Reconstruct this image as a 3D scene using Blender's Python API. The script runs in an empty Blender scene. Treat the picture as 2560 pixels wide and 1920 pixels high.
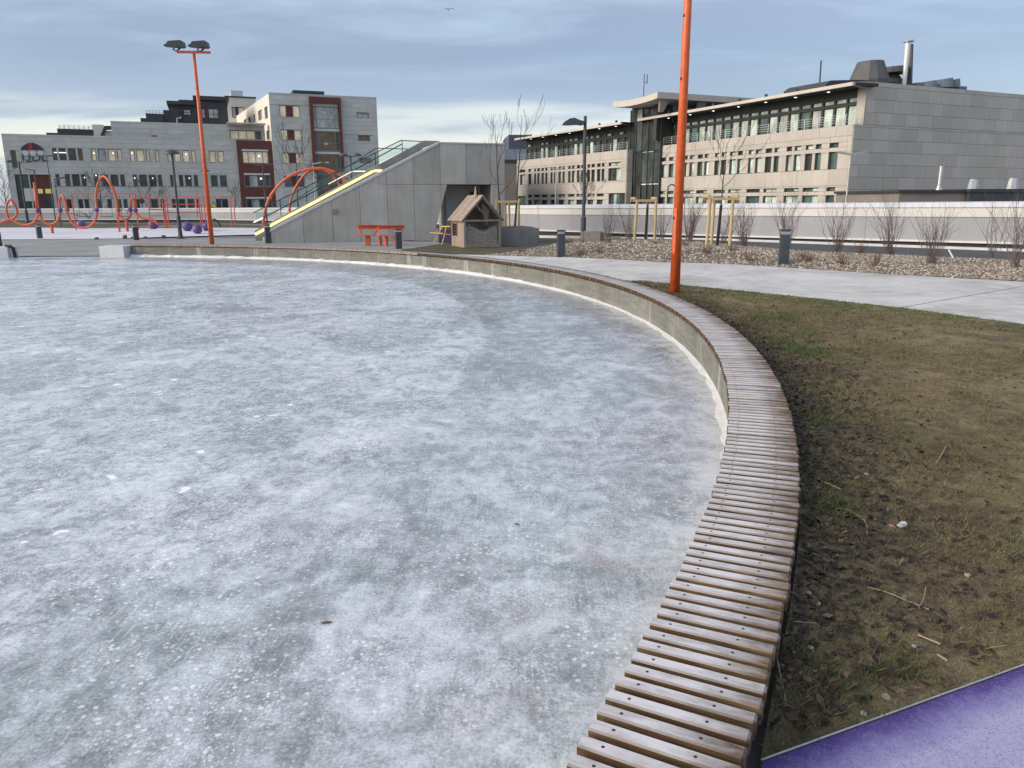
import bpy, bmesh, math, random
import numpy as np
from mathutils import Vector, Matrix
rng = random.Random(7)
C = bpy.context.scene.collection
SC = bpy.context.scene
R = math.radians

# ------------------------------------------------------------------ camera
F_PX, PITCH, ROLL, CAM_Z = 1900.0, R(13.5), R(-0.24), 2.0
cam_d = bpy.data.cameras.new('camera'); cam = bpy.data.objects.new('camera', cam_d); C.objects.link(cam)
cam_d.sensor_width = 36; cam_d.lens = F_PX / 2560 * 36; cam_d.clip_start = 0.05; cam_d.clip_end = 3000
cam.matrix_world = Matrix.Translation((0, 0, CAM_Z)) @ Matrix.Rotation(R(90) - PITCH, 4, 'X') @ Matrix.Rotation(ROLL, 4, 'Z')
SC.camera = cam

# ------------------------------------------------------------------ node helper
class G:
    def __init__(s, nt):
        s.nt = nt
    def n(s, typ, ins=None, **at):
        nd = s.nt.nodes.new(typ)
        for k, v in at.items(): setattr(nd, k, v)
        for k, v in (ins or {}).items():
            if hasattr(v, 'is_linked'): s.nt.links.new(v, nd.inputs[k])
            elif hasattr(v, 'outputs'): s.nt.links.new(v.outputs[0], nd.inputs[k])
            else: nd.inputs[k].default_value = v
        return nd
    def mix(s, f, a, b, blend='MIX'):
        c = lambda v: (*v, 1) if isinstance(v, tuple) and len(v) == 3 else v
        return s.n('ShaderNodeMix', {0: f, 6: c(a), 7: c(b)}, data_type='RGBA', blend_type=blend).outputs[2]
    def m(s, op, a, b=0.0, c=0.0, clamp=False):
        return s.n('ShaderNodeMath', {0: a, 1: b, 2: c}, operation=op, use_clamp=clamp).outputs[0]
    def ramp(s, f, pts, interp='LINEAR'):
        nd = s.n('ShaderNodeValToRGB', {0: f}); r = nd.color_ramp; r.interpolation = interp
        while len(r.elements) < len(pts): r.elements.new(0.5)
        for e, (p, c) in zip(r.elements, pts):
            e.position = p; e.color = (*c, 1) if isinstance(c, tuple) else (c, c, c, 1)
        return nd.outputs[0]
    def mr(s, v, a, b, c=0.0, d=1.0):
        return s.n('ShaderNodeMapRange', {0: v, 1: a, 2: b, 3: c, 4: d}, clamp=True).outputs[0]
    def noise(s, v, sc, det=4.0, ro=0.55, dist=0.0):
        return s.n('ShaderNodeTexNoise', {'Vector': v, 'Scale': sc, 'Detail': det, 'Roughness': ro, 'Distortion': dist}).outputs[0]
    def vor(s, v, sc, feature='F1', out=0, rnd=1.0):
        return s.n('ShaderNodeTexVoronoi', {'Vector': v, 'Scale': sc, 'Randomness': rnd}, feature=feature).outputs[out]
    def mapv(s, v, sc=(1, 1, 1), rot=0.0, loc=(0, 0, 0)):
        return s.n('ShaderNodeMapping', {0: v, 1: loc, 2: (0, 0, rot), 3: sc}).outputs[0]
    def pos(s): return s.n('ShaderNodeNewGeometry').outputs['Position']
    def obj(s): return s.n('ShaderNodeTexCoord').outputs['Object']
    def rnd(s): return s.n('ShaderNodeObjectInfo').outputs['Random']
    def nz(s): return s.n('ShaderNodeSeparateXYZ', {0: s.n('ShaderNodeNewGeometry').outputs['True Normal']}).outputs[2]
    def bump(s, h, strength=0.3, dist=0.01):
        return s.n('ShaderNodeBump', {'Strength': strength, 'Distance': dist, 'Height': h}).outputs[0]

# ------------------------------------------------------------------ world, sun, exposure
SUN_EL, SUN_AZ = R(24), R(250)         # compass bearing of the sun, clockwise from +Y
world = bpy.data.worlds.new('World'); SC.world = world; world.use_nodes = True
wt = world.node_tree; wt.nodes.clear(); g = G(wt)
d = g.n('ShaderNodeTexCoord').outputs['Generated']
sep = g.n('ShaderNodeSeparateXYZ', {0: d}); dx, dy, dz = sep.outputs
el = g.m('MAXIMUM', dz, 0.0)
inv = g.m('DIVIDE', 1.0, g.m('ADD', el, 0.10))
plane = g.n('ShaderNodeCombineXYZ', {0: g.m('MULTIPLY', dx, inv), 1: g.m('MULTIPLY', dy, inv), 2: 0.0}).outputs[0]
rolls = g.mapv(plane, (0.75, 1.5, 1), R(-14))
n1 = g.noise(rolls, 0.55, 5, 0.5, 0.3)
n2 = g.noise(g.mapv(plane, (0.5, 1.0, 1), R(20), (3.1, 1.7, 0)), 1.7, 6, 0.55, 0.4)
elw = g.m('ADD', el, g.m('MULTIPLY', g.m('SUBTRACT', n1, 0.5), 0.17))
base = g.ramp(elw, [(0.0, (0.42, 0.49, 0.62)), (0.035, (0.50, 0.56, 0.64)), (0.060, (0.74, 0.73, 0.67)), (0.088, (0.62, 0.64, 0.64)),
                    (0.116, (0.27, 0.325, 0.46)), (0.165, (0.215, 0.26, 0.385)), (0.235, (0.265, 0.30, 0.40)), (0.34, (0.41, 0.435, 0.495)),
                    (0.60, (0.44, 0.48, 0.57)), (1.0, (0.42, 0.47, 0.57))])
patch = g.mr(n2, 0.47, 0.70)
hi = g.mr(el, 0.12, 0.26)
col = g.mix(g.m('MULTIPLY', g.m('MULTIPLY', patch, hi), 0.9), base, (0.54, 0.66, 0.80))
dark = g.mr(n1, 0.56, 0.72)
col = g.mix(g.m('MULTIPLY', dark, 0.6), col, (0.22, 0.26, 0.36))
# thin warm evening light behind the cloud round the sun
sv = (math.sin(SUN_AZ) * math.cos(SUN_EL), math.cos(SUN_AZ) * math.cos(SUN_EL), math.sin(SUN_EL))
dot = g.n('ShaderNodeVectorMath', {0: d, 1: sv}, operation='DOT_PRODUCT').outputs['Value']
glow = g.m('POWER', g.m('MAXIMUM', dot, 0.0), 3.0)
col = g.mix(g.m('MULTIPLY', glow, 0.55), col, (1.25, 1.02, 0.76))
sky = g.n('ShaderNodeTexSky', sky_type='NISHITA', sun_disc=False, sun_elevation=SUN_EL, sun_rotation=SUN_AZ, altitude=50, air_density=1.0, dust_density=1.5)
b1 = g.n('ShaderNodeBackground', {0: col, 1: 0.68})
b2 = g.n('ShaderNodeBackground', {0: sky, 1: 0.05})
add = g.n('ShaderNodeAddShader', {0: b1, 1: b2})
g.n('ShaderNodeOutputWorld', {0: add})
sun_d = bpy.data.lights.new('sun', 'SUN'); sun = bpy.data.objects.new('sun', sun_d); C.objects.link(sun)
sun_d.energy = 2.2; sun_d.angle = R(34); sun_d.color = (1.0, 0.89, 0.76)
sun.rotation_euler = Vector(sv).to_track_quat('Z', 'Y').to_euler()
vs = SC.view_settings; vs.view_transform = 'Standard'; vs.look = 'None'; vs.gamma = 1; vs.exposure = 0.42; vs.use_curve_mapping = False

# ------------------------------------------------------------------ survey: photograph pixel -> point in the place
_c, _s = math.cos(PITCH), math.sin(PITCH)
CAMM = np.array([[1, 0, 0], [0, _s, _c], [0, _c, -_s]]) @ np.array([[math.cos(ROLL), -math.sin(ROLL), 0], [math.sin(ROLL), math.cos(ROLL), 0], [0, 0, 1]])
def ray(x, y): return CAMM @ np.array([(x - 1280) / F_PX, (960 - y) / F_PX, 1.0])
def atz(x, y, z):
    r = ray(x, y); t = (z - CAM_Z) / r[2]; return Vector((r[0] * t, r[1] * t, z))
def aty(x, y, Y):
    r = ray(x, y); t = Y / r[1]; return Vector((r[0] * t, Y, CAM_Z + r[2] * t))
def sst(t):
    t = min(1.0, max(0.0, t)); return t * t * (3 - 2 * t)
CX, CY = -16.58, 10.71                 # centre of the rink
R_IN, R_WALL, R_OUT = 18.94, 18.99, 19.385
def gz(x, y):                           # ground height outside the rink
    u = x - 0.25 * (y - 2)
    return 0.25 * sst((u + 9) / 9.5) - 0.36 * sst((0.72 * x + 0.69 * y - 24.2) / 5.0)
def atg(x, y, extra=0.0):
    z = 0.1
    for _ in range(12):
        p = atz(x, y, z + extra); z = gz(p.x, p.y)
    return p

# ------------------------------------------------------------------ mesh helper
def root_off(o):
    v = Vector((0, 0, 0))
    while o is not None: v += o.location; o = o.parent
    return v
class MB:
    def __init__(s): s.v = []; s.f = []; s.mi = []; s.cur = 0
    def add(s, vs, fs):
        b = len(s.v); s.v += [tuple(p) for p in vs]
        for f in fs: s.f.append(tuple(b + i for i in f)); s.mi.append(s.cur)
    def box(s, x0, x1, y0, y1, z0, z1):
        s.add([(x, y, z) for z in (z0, z1) for y in (y0, y1) for x in (x0, x1)], [(0, 2, 3, 1), (4, 5, 7, 6), (0, 1, 5, 4), (2, 6, 7, 3), (0, 4, 6, 2), (1, 3, 7, 5)])
    def hexa(s, p): s.add(p, [(0, 3, 2, 1), (4, 5, 6, 7), (0, 1, 5, 4), (1, 2, 6, 5), (2, 3, 7, 6), (3, 0, 4, 7)])
    def beam(s, a, b, w, h, up=(0, 0, 1)):
        a, b = Vector(a), Vector(b); d = (b - a).normalized(); up = Vector(up)
        if abs(d.dot(up)) > 0.99: up = Vector((0, 1, 0))
        x = d.cross(up).normalized() * w / 2; y = x.cross(d).normalized() * h / 2
        s.hexa([a - x - y, a + x - y, a + x + y, a - x + y, b - x - y, b + x - y, b + x + y, b - x + y])
    def prism(s, poly, off):               # planar polygon (3D) extruded by the vector off
        n = len(poly); o = Vector(off); P = [Vector(p) for p in poly]
        s.add(P + [p + o for p in P], [tuple(range(n)), tuple(range(2 * n - 1, n - 1, -1))] + [((i + 1) % n, i, n + i, n + (i + 1) % n) for i in range(n)])
    def tube(s, pts, rad, k=6, cap=True, closed=False):
        P = [Vector(p) for p in pts]; n = len(P); rings = []
        up = None
        for i, p in enumerate(P):
            if closed: t = P[(i + 1) % n] - P[i - 1]
            else: t = P[min(i + 1, n - 1)] - P[max(i - 1, 0)]
            t.normalize()
            if up is None:
                up = Vector((0, 0, 1)) if abs(t.z) < 0.9 else Vector((1, 0, 0))
            x = t.cross(up)
            if x.length < 1e-5: x = t.orthogonal()
            x.normalize(); y = x.cross(t); up = y
            r = rad[i] if hasattr(rad, '__len__') else rad
            rings.append([p + x * (r * math.cos(2 * math.pi * j / k)) + y * (r * math.sin(2 * math.pi * j / k)) for j in range(k)])
        vs = [q for rg in rings for q in rg]; fs = []
        for i in range(n if closed else n - 1):
            a, b = i * k, ((i + 1) % n) * k
            for j in range(k): fs.append((a + j, a + (j + 1) % k, b + (j + 1) % k, b + j))
        if cap and not closed: fs += [tuple(range(k - 1, -1, -1)), tuple((n - 1) * k + j for j in range(k))]
        s.add(vs, fs)
    def lathe(s, base, prof, k=12):        # prof: (radius, height)
        b = Vector(base); s.tube([b + Vector((0, 0, h)) for r, h in prof], [max(r, 1e-4) for r, h in prof], k)
    def ball(s, c, r, k=10, m=7, sz=1.0):
        c = Vector(c); s.lathe(c, [(r * math.sin(math.pi * i / m), -r * sz * math.cos(math.pi * i / m)) for i in range(m + 1)], k)
    def disc(s, c, r, nrm=(0, 0, 1), k=6):
        c = Vector(c); nv = Vector(nrm).normalized(); x = nv.orthogonal().normalized(); y = nv.cross(x)
        s.add([c + x * r * math.cos(2 * math.pi * j / k) + y * r * math.sin(2 * math.pi * j / k) for j in range(k)], [tuple(range(k))])
    def mesh(s, name, mats, off=Vector((0, 0, 0)), smooth=False):
        me = bpy.data.meshes.new(name)
        me.from_pydata([(v[0] - off.x, v[1] - off.y, v[2] - off.z) for v in s.v], [], s.f)
        for m in (mats if isinstance(mats, (list, tuple)) else [mats]): me.materials.append(m)
        if any(s.mi): me.polygons.foreach_set('material_index', s.mi)
        if smooth: me.polygons.foreach_set('use_smooth', [True] * len(s.f))
        me.update(); return me
    def build(s, name, mats, parent=None, smooth=False, loc=None):
        """world-space mesh -> one object; loc gives a top-level object its own origin"""
        off = root_off(parent) if parent else Vector(loc or (0, 0, 0))
        o = bpy.data.objects.new(name, s.mesh(name, mats, off, smooth)); C.objects.link(o)
        if parent: o.parent = parent
        else: o.location = off
        return o
def tag(o, label=None, cat=None, group=None, kind=None):
    if label: o['label'] = label
    if cat: o['category'] = cat
    if group: o['group'] = group
    if kind: o['kind'] = kind
    return o
def thing(name, label, cat, loc=(0, 0, 0), rz=0.0, group=None):
    o = bpy.data.objects.new(name, None); C.objects.link(o); o.location = loc; o.rotation_euler = (0, 0, rz); o.empty_display_size = 0.2
    return tag(o, label, cat, group)
def copy_tree(o, parent=None):
    c = o.copy(); C.objects.link(c)
    if parent: c.parent = parent
    for ch in list(o.children): copy_tree(ch, c)
    return c
def local(parent, name, mb, mats, smooth=False):   # mesh given in the thing's own coordinates
    o = bpy.data.objects.new(name, mb.mesh(name, mats, smooth=smooth)); C.objects.link(o); o.parent = parent; return o
_unit = {}
def piece(name, mat, parent, cen, size, rz=0.0, rot=None):
    key = (name, mat.name)
    if key not in _unit:
        b = MB(); b.box(-.5, .5, -.5, .5, -.5, .5); _unit[key] = b.mesh(name, mat)
    o = bpy.data.objects.new(name, _unit[key]); C.objects.link(o); o.parent = parent
    o.location = Vector(cen) - root_off(parent); o.rotation_euler = rot or (0, 0, rz); o.scale = size
    return o

# ------------------------------------------------------------------ materials
MATS = {}
def newmat(name):
    m = bpy.data.materials.new(name); m.use_nodes = True; m.node_tree.nodes.clear(); MATS[name] = m
    return m, G(m.node_tree)
def out(g, col, rough=0.6, normal=None, spec=0.5, metal=0.0, extra=None):
    ins = {'Base Color': col if hasattr(col, 'is_linked') else (*col, 1), 'Roughness': rough, 'Specular IOR Level': spec, 'Metallic': metal}
    if normal is not None: ins['Normal'] = normal
    ins.update(extra or {})
    p = g.n('ShaderNodeBsdfPrincipled', ins); g.n('ShaderNodeOutputMaterial', {0: p}); return p
def basic(name, c1, c2=None, scale=3.0, rough=0.6, bump=0.0, bscale=None, spec=0.5, metal=0.0, rand=0.0, det=5.0, stretch=(1, 1, 1), dist=0.01, streak=None):
    m, g = newmat(name)
    p = g.mapv(g.pos(), stretch)
    c2 = c2 or tuple(min(1, c * 1.25) for c in c1)
    n = g.noise(p, scale, det, 0.6)
    col = g.mix(g.mr(n, 0.3, 0.7), c1, c2)
    if streak is not None:                 # rain-washed vertical streaks, a stain of the surface itself
        st = g.noise(g.mapv(g.pos(), (1, 1, 0.06)), 5.0, 5, 0.6)
        col = g.mix(g.mr(st, 0.5, 0.75, 0, 0.55), col, streak)
    if rand:
        r = g.rnd(); k = g.m('MULTIPLY_ADD', r, 2 * rand, 1 - rand)
        col = g.mix(1.0, col, g.n('ShaderNodeCombineColor', {0: k, 1: k, 2: k}).outputs[0], 'MULTIPLY')
    nm = g.bump(g.noise(p, bscale or scale * 8, 4, 0.6), bump, dist) if bump else None
    out(g, col, rough, nm, spec, metal); return m
def emit(name, col, st):
    m, g = newmat(name); e = g.n('ShaderNodeEmission', {0: (*col, 1), 1: st}); g.n('ShaderNodeOutputMaterial', {0: e}); return m

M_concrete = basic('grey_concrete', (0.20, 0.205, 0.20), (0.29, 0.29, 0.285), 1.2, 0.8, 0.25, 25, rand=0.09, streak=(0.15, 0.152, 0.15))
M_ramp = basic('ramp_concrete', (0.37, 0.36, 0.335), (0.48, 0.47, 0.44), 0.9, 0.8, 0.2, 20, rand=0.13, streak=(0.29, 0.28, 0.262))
M_coping = basic('pale_coping', (0.50, 0.51, 0.52), (0.62, 0.63, 0.65), 2, 0.6)
M_plaza = basic('plaza_concrete', (0.20, 0.205, 0.205), (0.31, 0.315, 0.31), 0.5, 0.75, 0.2, 30)
M_asphalt = basic('asphalt', (0.045, 0.05, 0.055), (0.075, 0.08, 0.085), 0.8, 0.85, 0.4, 60)
M_ground = basic('far_ground', (0.13, 0.135, 0.135), (0.19, 0.195, 0.19), 0.3, 0.85, 0.2, 20)
M_white = basic('white_panel', (0.56, 0.565, 0.58), (0.65, 0.655, 0.67), 0.8, 0.45)
M_cap = basic('sky_tinted_cap', (0.55, 0.575, 0.66), (0.63, 0.655, 0.73), 1.5, 0.5)  # bright lilac of the reflected sky is painted into the cap colour
M_wallgrey = basic('blue_grey_panel', (0.255, 0.265, 0.295), (0.325, 0.335, 0.36), 0.5, 0.5, streak=(0.27, 0.29, 0.34))
M_orange = basic('orange_paint', (0.52, 0.085, 0.02), (0.70, 0.135, 0.035), 7, 0.42, 0.08, 40, streak=(0.50, 0.12, 0.05))
M_orange2 = basic('orange_paint_worn', (0.46, 0.075, 0.025), (0.60, 0.115, 0.04), 3, 0.45, rand=0.08)
M_redbar = basic('red_paint', (0.42, 0.055, 0.03), (0.5, 0.075, 0.045), 6, 0.5)
M_yellow = basic('yellow_paint', (0.62, 0.42, 0.06), (0.7, 0.5, 0.1), 6, 0.5)
M_dark = basic('anthracite_paint', (0.035, 0.045, 0.055), (0.055, 0.065, 0.078), 4, 0.45)
M_black = basic('black_rubber', (0.012, 0.012, 0.014), (0.02, 0.02, 0.022), 4, 0.6)
M_steel = basic('galvanised_steel', (0.42, 0.43, 0.44), (0.55, 0.56, 0.57), 6, 0.35, metal=0.7)
M_lightsteel = basic('bright_steel', (0.62, 0.62, 0.60), (0.72, 0.72, 0.70), 6, 0.35, metal=0.3)
M_purple = basic('purple_plastic', (0.09, 0.055, 0.20), (0.12, 0.075, 0.25), 5, 0.5)
M_timber = basic('untreated_timber', (0.40, 0.29, 0.14), (0.55, 0.42, 0.23), 6, 0.7, 0.3, 30, rand=0.12, stretch=(1, 1, 0.2))
M_oldwood = basic('weathered_wood', (0.235, 0.19, 0.15), (0.335, 0.28, 0.23), 5, 0.8, 0.3, 30, rand=0.16, stretch=(1, 1, 0.15))
M_greywood = basic('greyed_wood', (0.20, 0.175, 0.15), (0.29, 0.26, 0.22), 5, 0.8, 0.3, 30, rand=0.15)
M_bark = basic('bark', (0.045, 0.036, 0.032), (0.08, 0.066, 0.058), 20, 0.85, 0.3, 60)
M_twig = basic('shrub_bark', (0.10, 0.075, 0.075), (0.17, 0.13, 0.125), 20, 0.8)
M_redtwig = basic('red_brown_bark', (0.12, 0.065, 0.045), (0.19, 0.11, 0.075), 20, 0.8)
M_beige = basic('beige_stone', (0.40, 0.37, 0.335), (0.485, 0.45, 0.41), 0.35, 0.8, rand=0.05, streak=(0.54, 0.505, 0.465))
M_beigegrey = basic('grey_stone', (0.45, 0.45, 0.40), (0.57, 0.505, 0.455), 0.16, 0.75, rand=0.085, streak=(0.62, 0.60, 0.57))
M_joint = basic('stone_joint', (0.16, 0.15, 0.14), (0.2, 0.19, 0.18), 2, 0.9)
M_lstone = basic('pale_grey_stone', (0.45, 0.475, 0.46), (0.55, 0.565, 0.545), 0.3, 0.75, rand=0.06)
M_ljoint = basic('pale_joint', (0.22, 0.235, 0.235), (0.27, 0.285, 0.285), 2, 0.9)
M_lwhite = basic('white_render', (0.66, 0.62, 0.55), (0.74, 0.70, 0.63), 0.3, 0.8)
M_redclad = basic('oxblood_cladding', (0.105, 0.03, 0.022), (0.135, 0.04, 0.03), 1, 0.6)
M_darkclad = basic('charcoal_cladding', (0.035, 0.04, 0.047), (0.055, 0.06, 0.068), 0.7, 0.6)
M_frame = basic('dark_window_frame', (0.03, 0.035, 0.035), (0.045, 0.05, 0.05), 3, 0.5)
M_lframe = basic('grey_window_frame', (0.22, 0.22, 0.21), (0.28, 0.28, 0.27), 3, 0.5)
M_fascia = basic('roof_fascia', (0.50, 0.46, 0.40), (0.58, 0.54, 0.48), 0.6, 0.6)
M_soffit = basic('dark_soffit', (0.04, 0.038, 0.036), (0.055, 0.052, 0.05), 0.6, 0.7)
M_bluebldg = basic('blue_grey_cladding', (0.17, 0.20, 0.26), (0.22, 0.25, 0.31), 0.3, 0.6)
M_navy = basic('navy_cladding', (0.05, 0.07, 0.10), (0.07, 0.09, 0.12), 0.3, 0.6)
M_brownwall = basic('brown_render', (0.20, 0.175, 0.155), (0.25, 0.22, 0.195), 0.4, 0.85)
M_led = emit('led_tube', (1.0, 0.88, 0.36), 1.35)
M_led2 = emit('led_tube_pale', (1.0, 0.90, 0.66), 1.2)
M_spot = emit('soffit_spot', (1.0, 0.93, 0.8), 2.2)
M_signy = emit('lit_sign', (0.75, 0.68, 0.22), 0.45)

def glassmat(name, col, rough=0.06, lit=None, st=0.0, var=0.35):
    m, g = newmat(name)
    r = g.rnd(); k = g.m('MULTIPLY_ADD', r, 2 * var, 1 - var)
    n = g.noise(g.mapv(g.pos(), (1, 1, 0.6)), 1.1, 5, 0.65)
    k = g.m('MULTIPLY', k, g.mr(n, 0.3, 0.7, 0.45, 1.5))
    c = g.mix(1.0, col, g.n('ShaderNodeCombineColor', {0: k, 1: k, 2: k}).outputs[0], 'MULTIPLY')
    ex = {}
    if lit: ex = {'Emission Color': (*lit, 1), 'Emission Strength': st}
    out(g, c, rough, None, 0.4, 0.0, ex); return m
M_gdark = glassmat('dark_glass', (0.06, 0.075, 0.076))
M_ggreen = glassmat('green_glass', (0.07, 0.125, 0.115))
M_gblind = glassmat('glass_with_pale_blind', (0.50, 0.62, 0.56), 0.15, var=0.18)
M_gglow = glassmat('glass_with_cream_sky_glow', (0.70, 0.62, 0.46), 0.15, (1.0, 0.82, 0.52), 0.10, 0.14)  # warm sky reflection painted into the pane colour, plus faint room light
M_gwarm = glassmat('lit_room_glass', (0.085, 0.066, 0.045), 0.08, (1.0, 0.72, 0.4), 0.012)
M_gsky = glassmat('clear_sky_glass', (0.42, 0.45, 0.44), 0.05, var=0.05)
M_winlight = emit('room_lamp', (1.0, 0.92, 0.75), 1.6)

def mat_clear_glass():
    m, g = newmat('clear_glass')
    t = g.n('ShaderNodeBsdfTransparent', {0: (0.86, 0.93, 0.92, 1)}); gl = g.n('ShaderNodeBsdfGlossy', {0: (0.9, 0.95, 1, 1), 1: 0.03})
    fr = g.n('ShaderNodeFresnel', {0: 1.45})
    mx = g.n('ShaderNodeMixShader', {0: fr, 1: t, 2: gl}); g.n('ShaderNodeOutputMaterial', {0: mx}); return m
M_clear = mat_clear_glass()

def mat_ice():
    m, g = newmat('rink_ice')
    p = g.pos()
    sp = g.n('ShaderNodeSeparateXYZ', {0: p})
    def rad(cx, cy):
        a = g.m('SUBTRACT', sp.outputs[0], cx); b = g.m('SUBTRACT', sp.outputs[1], cy)
        return g.m('SQRT', g.m('ADD', g.m('MULTIPLY', a, a), g.m('MULTIPLY', b, b)))
    r_edge = rad(CX, CY); r_arc = rad(-17.45, 10.92)
    cloud = g.noise(p, 0.62, 8, 0.66, 0.7)
    mid = g.noise(p, 4.2, 8, 0.68, 0.35)
    fine = g.noise(p, 17.0, 6, 0.7)
    wob = g.m('MULTIPLY', g.m('SUBTRACT', g.noise(p, 1.2, 4), 0.5), 0.35)
    inside = g.mr(g.m('ADD', r_arc, g.m('MULTIPLY', wob, 0.5)), 17.0, 17.10, 1, 0)
    s1 = g.noise(g.mapv(p, (16, 0.55, 1), R(-42)), 5.0, 4, 0.6, 0.15)
    s2 = g.noise(g.mapv(p, (18, 0.5, 1), R(-62)), 5.0, 4, 0.6, 0.15)
    wisp = g.noise(g.mapv(p, (1.55, 1.0, 1), R(-40)), 2.3, 9, 0.74, 1.1)
    grit = g.noise(p, 60.0, 4, 0.75)
    val = g.m('ADD', g.m('MULTIPLY', cloud, 0.36), g.m('ADD', g.m('MULTIPLY', mid, 0.28), g.m('MULTIPLY', wisp, 0.36)))
    val = g.m('ADD', val, g.m('MULTIPLY', g.m('SUBTRACT', fine, 0.5), g.m('MULTIPLY_ADD', inside, 0.20, 0.16)))
    val = g.m('ADD', val, g.m('MULTIPLY', g.m('SUBTRACT', grit, 0.5), 0.30))
    val = g.m('ADD', val, g.m('MULTIPLY_ADD', inside, 0.012, 0.004))
    val = g.m('SUBTRACT', val, g.m('MULTIPLY', g.m('MULTIPLY', g.m('SUBTRACT', 1.0, inside), g.mr(sp.outputs[1], 8.0, 12.0)), 0.05))
    col = g.ramp(val, [(0.36, (0.165, 0.185, 0.20)), (0.44, (0.255, 0.285, 0.31)), (0.495, (0.40, 0.43, 0.465)), (0.55, (0.56, 0.605, 0.665)), (0.63, (0.78, 0.815, 0.88))])
    tintn = g.noise(p, 0.35, 3)
    col = g.mix(g.mr(tintn, 0.45, 0.65, 0, 0.6), col, g.mix(1.0, col, (0.90, 1.0, 0.94), 'MULTIPLY'))
    sc = g.m('MULTIPLY', g.m('MAXIMUM', g.mr(s1, 0.58, 0.66), g.mr(s2, 0.62, 0.69)), g.mr(g.noise(p, 0.8, 2), 0.40, 0.60, 0, 0.6))
    col = g.mix(sc, col, (0.70, 0.73, 0.77))
    # hoar-frost crumbs: small ragged white specks, denser in patches
    pw = g.n('ShaderNodeVectorMath', {0: p, 1: g.n('ShaderNodeVectorMath', {0: g.n('ShaderNodeTexNoise', {'Vector': p, 'Scale': 38.0, 'Detail': 3.0}).outputs[1], 1: (0.022, 0.022, 0)}, operation='MULTIPLY').outputs[0]}, operation='ADD').outputs[0]
    v1 = g.vor(pw, 24.0); k1 = g.n('ShaderNodeSeparateColor', {0: g.vor(pw, 24.0, out=1)}).outputs[0]
    m1 = g.mr(g.noise(p, 0.9, 4, 0.6), 0.44, 0.60)
    crumb = g.m('MULTIPLY', g.m('MULTIPLY', g.mr(v1, 0.19, 0.31, 1, 0), g.mr(k1, 0.28, 0.42)), g.m('MULTIPLY_ADD', m1, 0.80, 0.20))
    v2 = g.vor(pw, 58.0); k2 = g.n('ShaderNodeSeparateColor', {0: g.vor(pw, 58.0, out=1)}).outputs[0]
    crumb2 = g.m('MULTIPLY', g.m('MULTIPLY', g.mr(v2, 0.24, 0.40, 1, 0), g.mr(k2, 0.25, 0.45)), g.m('MULTIPLY', g.mr(g.noise(p, 1.3, 5, 0.65), 0.45, 0.60), 0.8))
    crumb = g.m('MAXIMUM', crumb, crumb2)
    crumb = g.m('MULTIPLY', crumb, g.m('MULTIPLY_ADD', inside, 0.25, 0.75))
    # a few larger flakes of old snow frozen in
    vv = g.vor(g.mapv(g.n('ShaderNodeVectorMath', {0: p, 1: g.n('ShaderNodeVectorMath', {0: g.n('ShaderNodeTexNoise', {'Vector': p, 'Scale': 7.0, 'Detail': 4.0}).outputs[1], 1: (0.22, 0.22, 0)}, operation='MULTIPLY').outputs[0]}, operation='ADD').outputs[0], (1.0, 1.5, 1), 0.4), 2.1)
    flake = g.m('MULTIPLY', g.mr(vv, 0.085, 0.125, 1, 0), g.m('MULTIPLY', g.mr(r_arc, 16.2, 16.6, 1, 0), g.mr(g.noise(p, 0.25, 2), 0.30, 0.42)))
    crumb = g.m('MAXIMUM', crumb, flake)
    col = g.mix(crumb, col, (0.92, 0.94, 0.97))
    # white slush and reddish dye near the wall
    en = g.noise(p, 5.0, 6, 0.7)
    edge = g.m('MULTIPLY', g.mr(r_edge, 18.15, 18.95), 1.0)
    edge = g.mr(g.m('ADD', edge, g.m('MULTIPLY', g.m('SUBTRACT', en, 0.5), 1.3)), 0.62, 0.95)
    col = g.mix(g.m('MULTIPLY', edge, 0.85), col, (0.72, 0.73, 0.74))
    pk = g.m('MULTIPLY', g.mr(r_edge, 17.9, 18.2), g.mr(r_edge, 18.5, 18.8, 1, 0))
    pk = g.m('MULTIPLY', pk, g.mr(g.noise(p, 1.4, 4), 0.5, 0.68, 0, 0.20))
    col = g.mix(pk, col, (0.50, 0.24, 0.27))
    rn = g.m('ADD', g.m('MULTIPLY', val, 0.75), g.m('MULTIPLY', crumb, 0.3))
    rough = g.mr(rn, 0.30, 0.62, 0.20, 0.52)
    h = g.m('ADD', g.m('MULTIPLY', fine, 0.5), g.m('ADD', g.m('MULTIPLY', crumb, 0.6), mid))
    out(g, col, rough, g.bump(h, 0.28, 0.01), 0.5); return m
M_ice = mat_ice()

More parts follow.
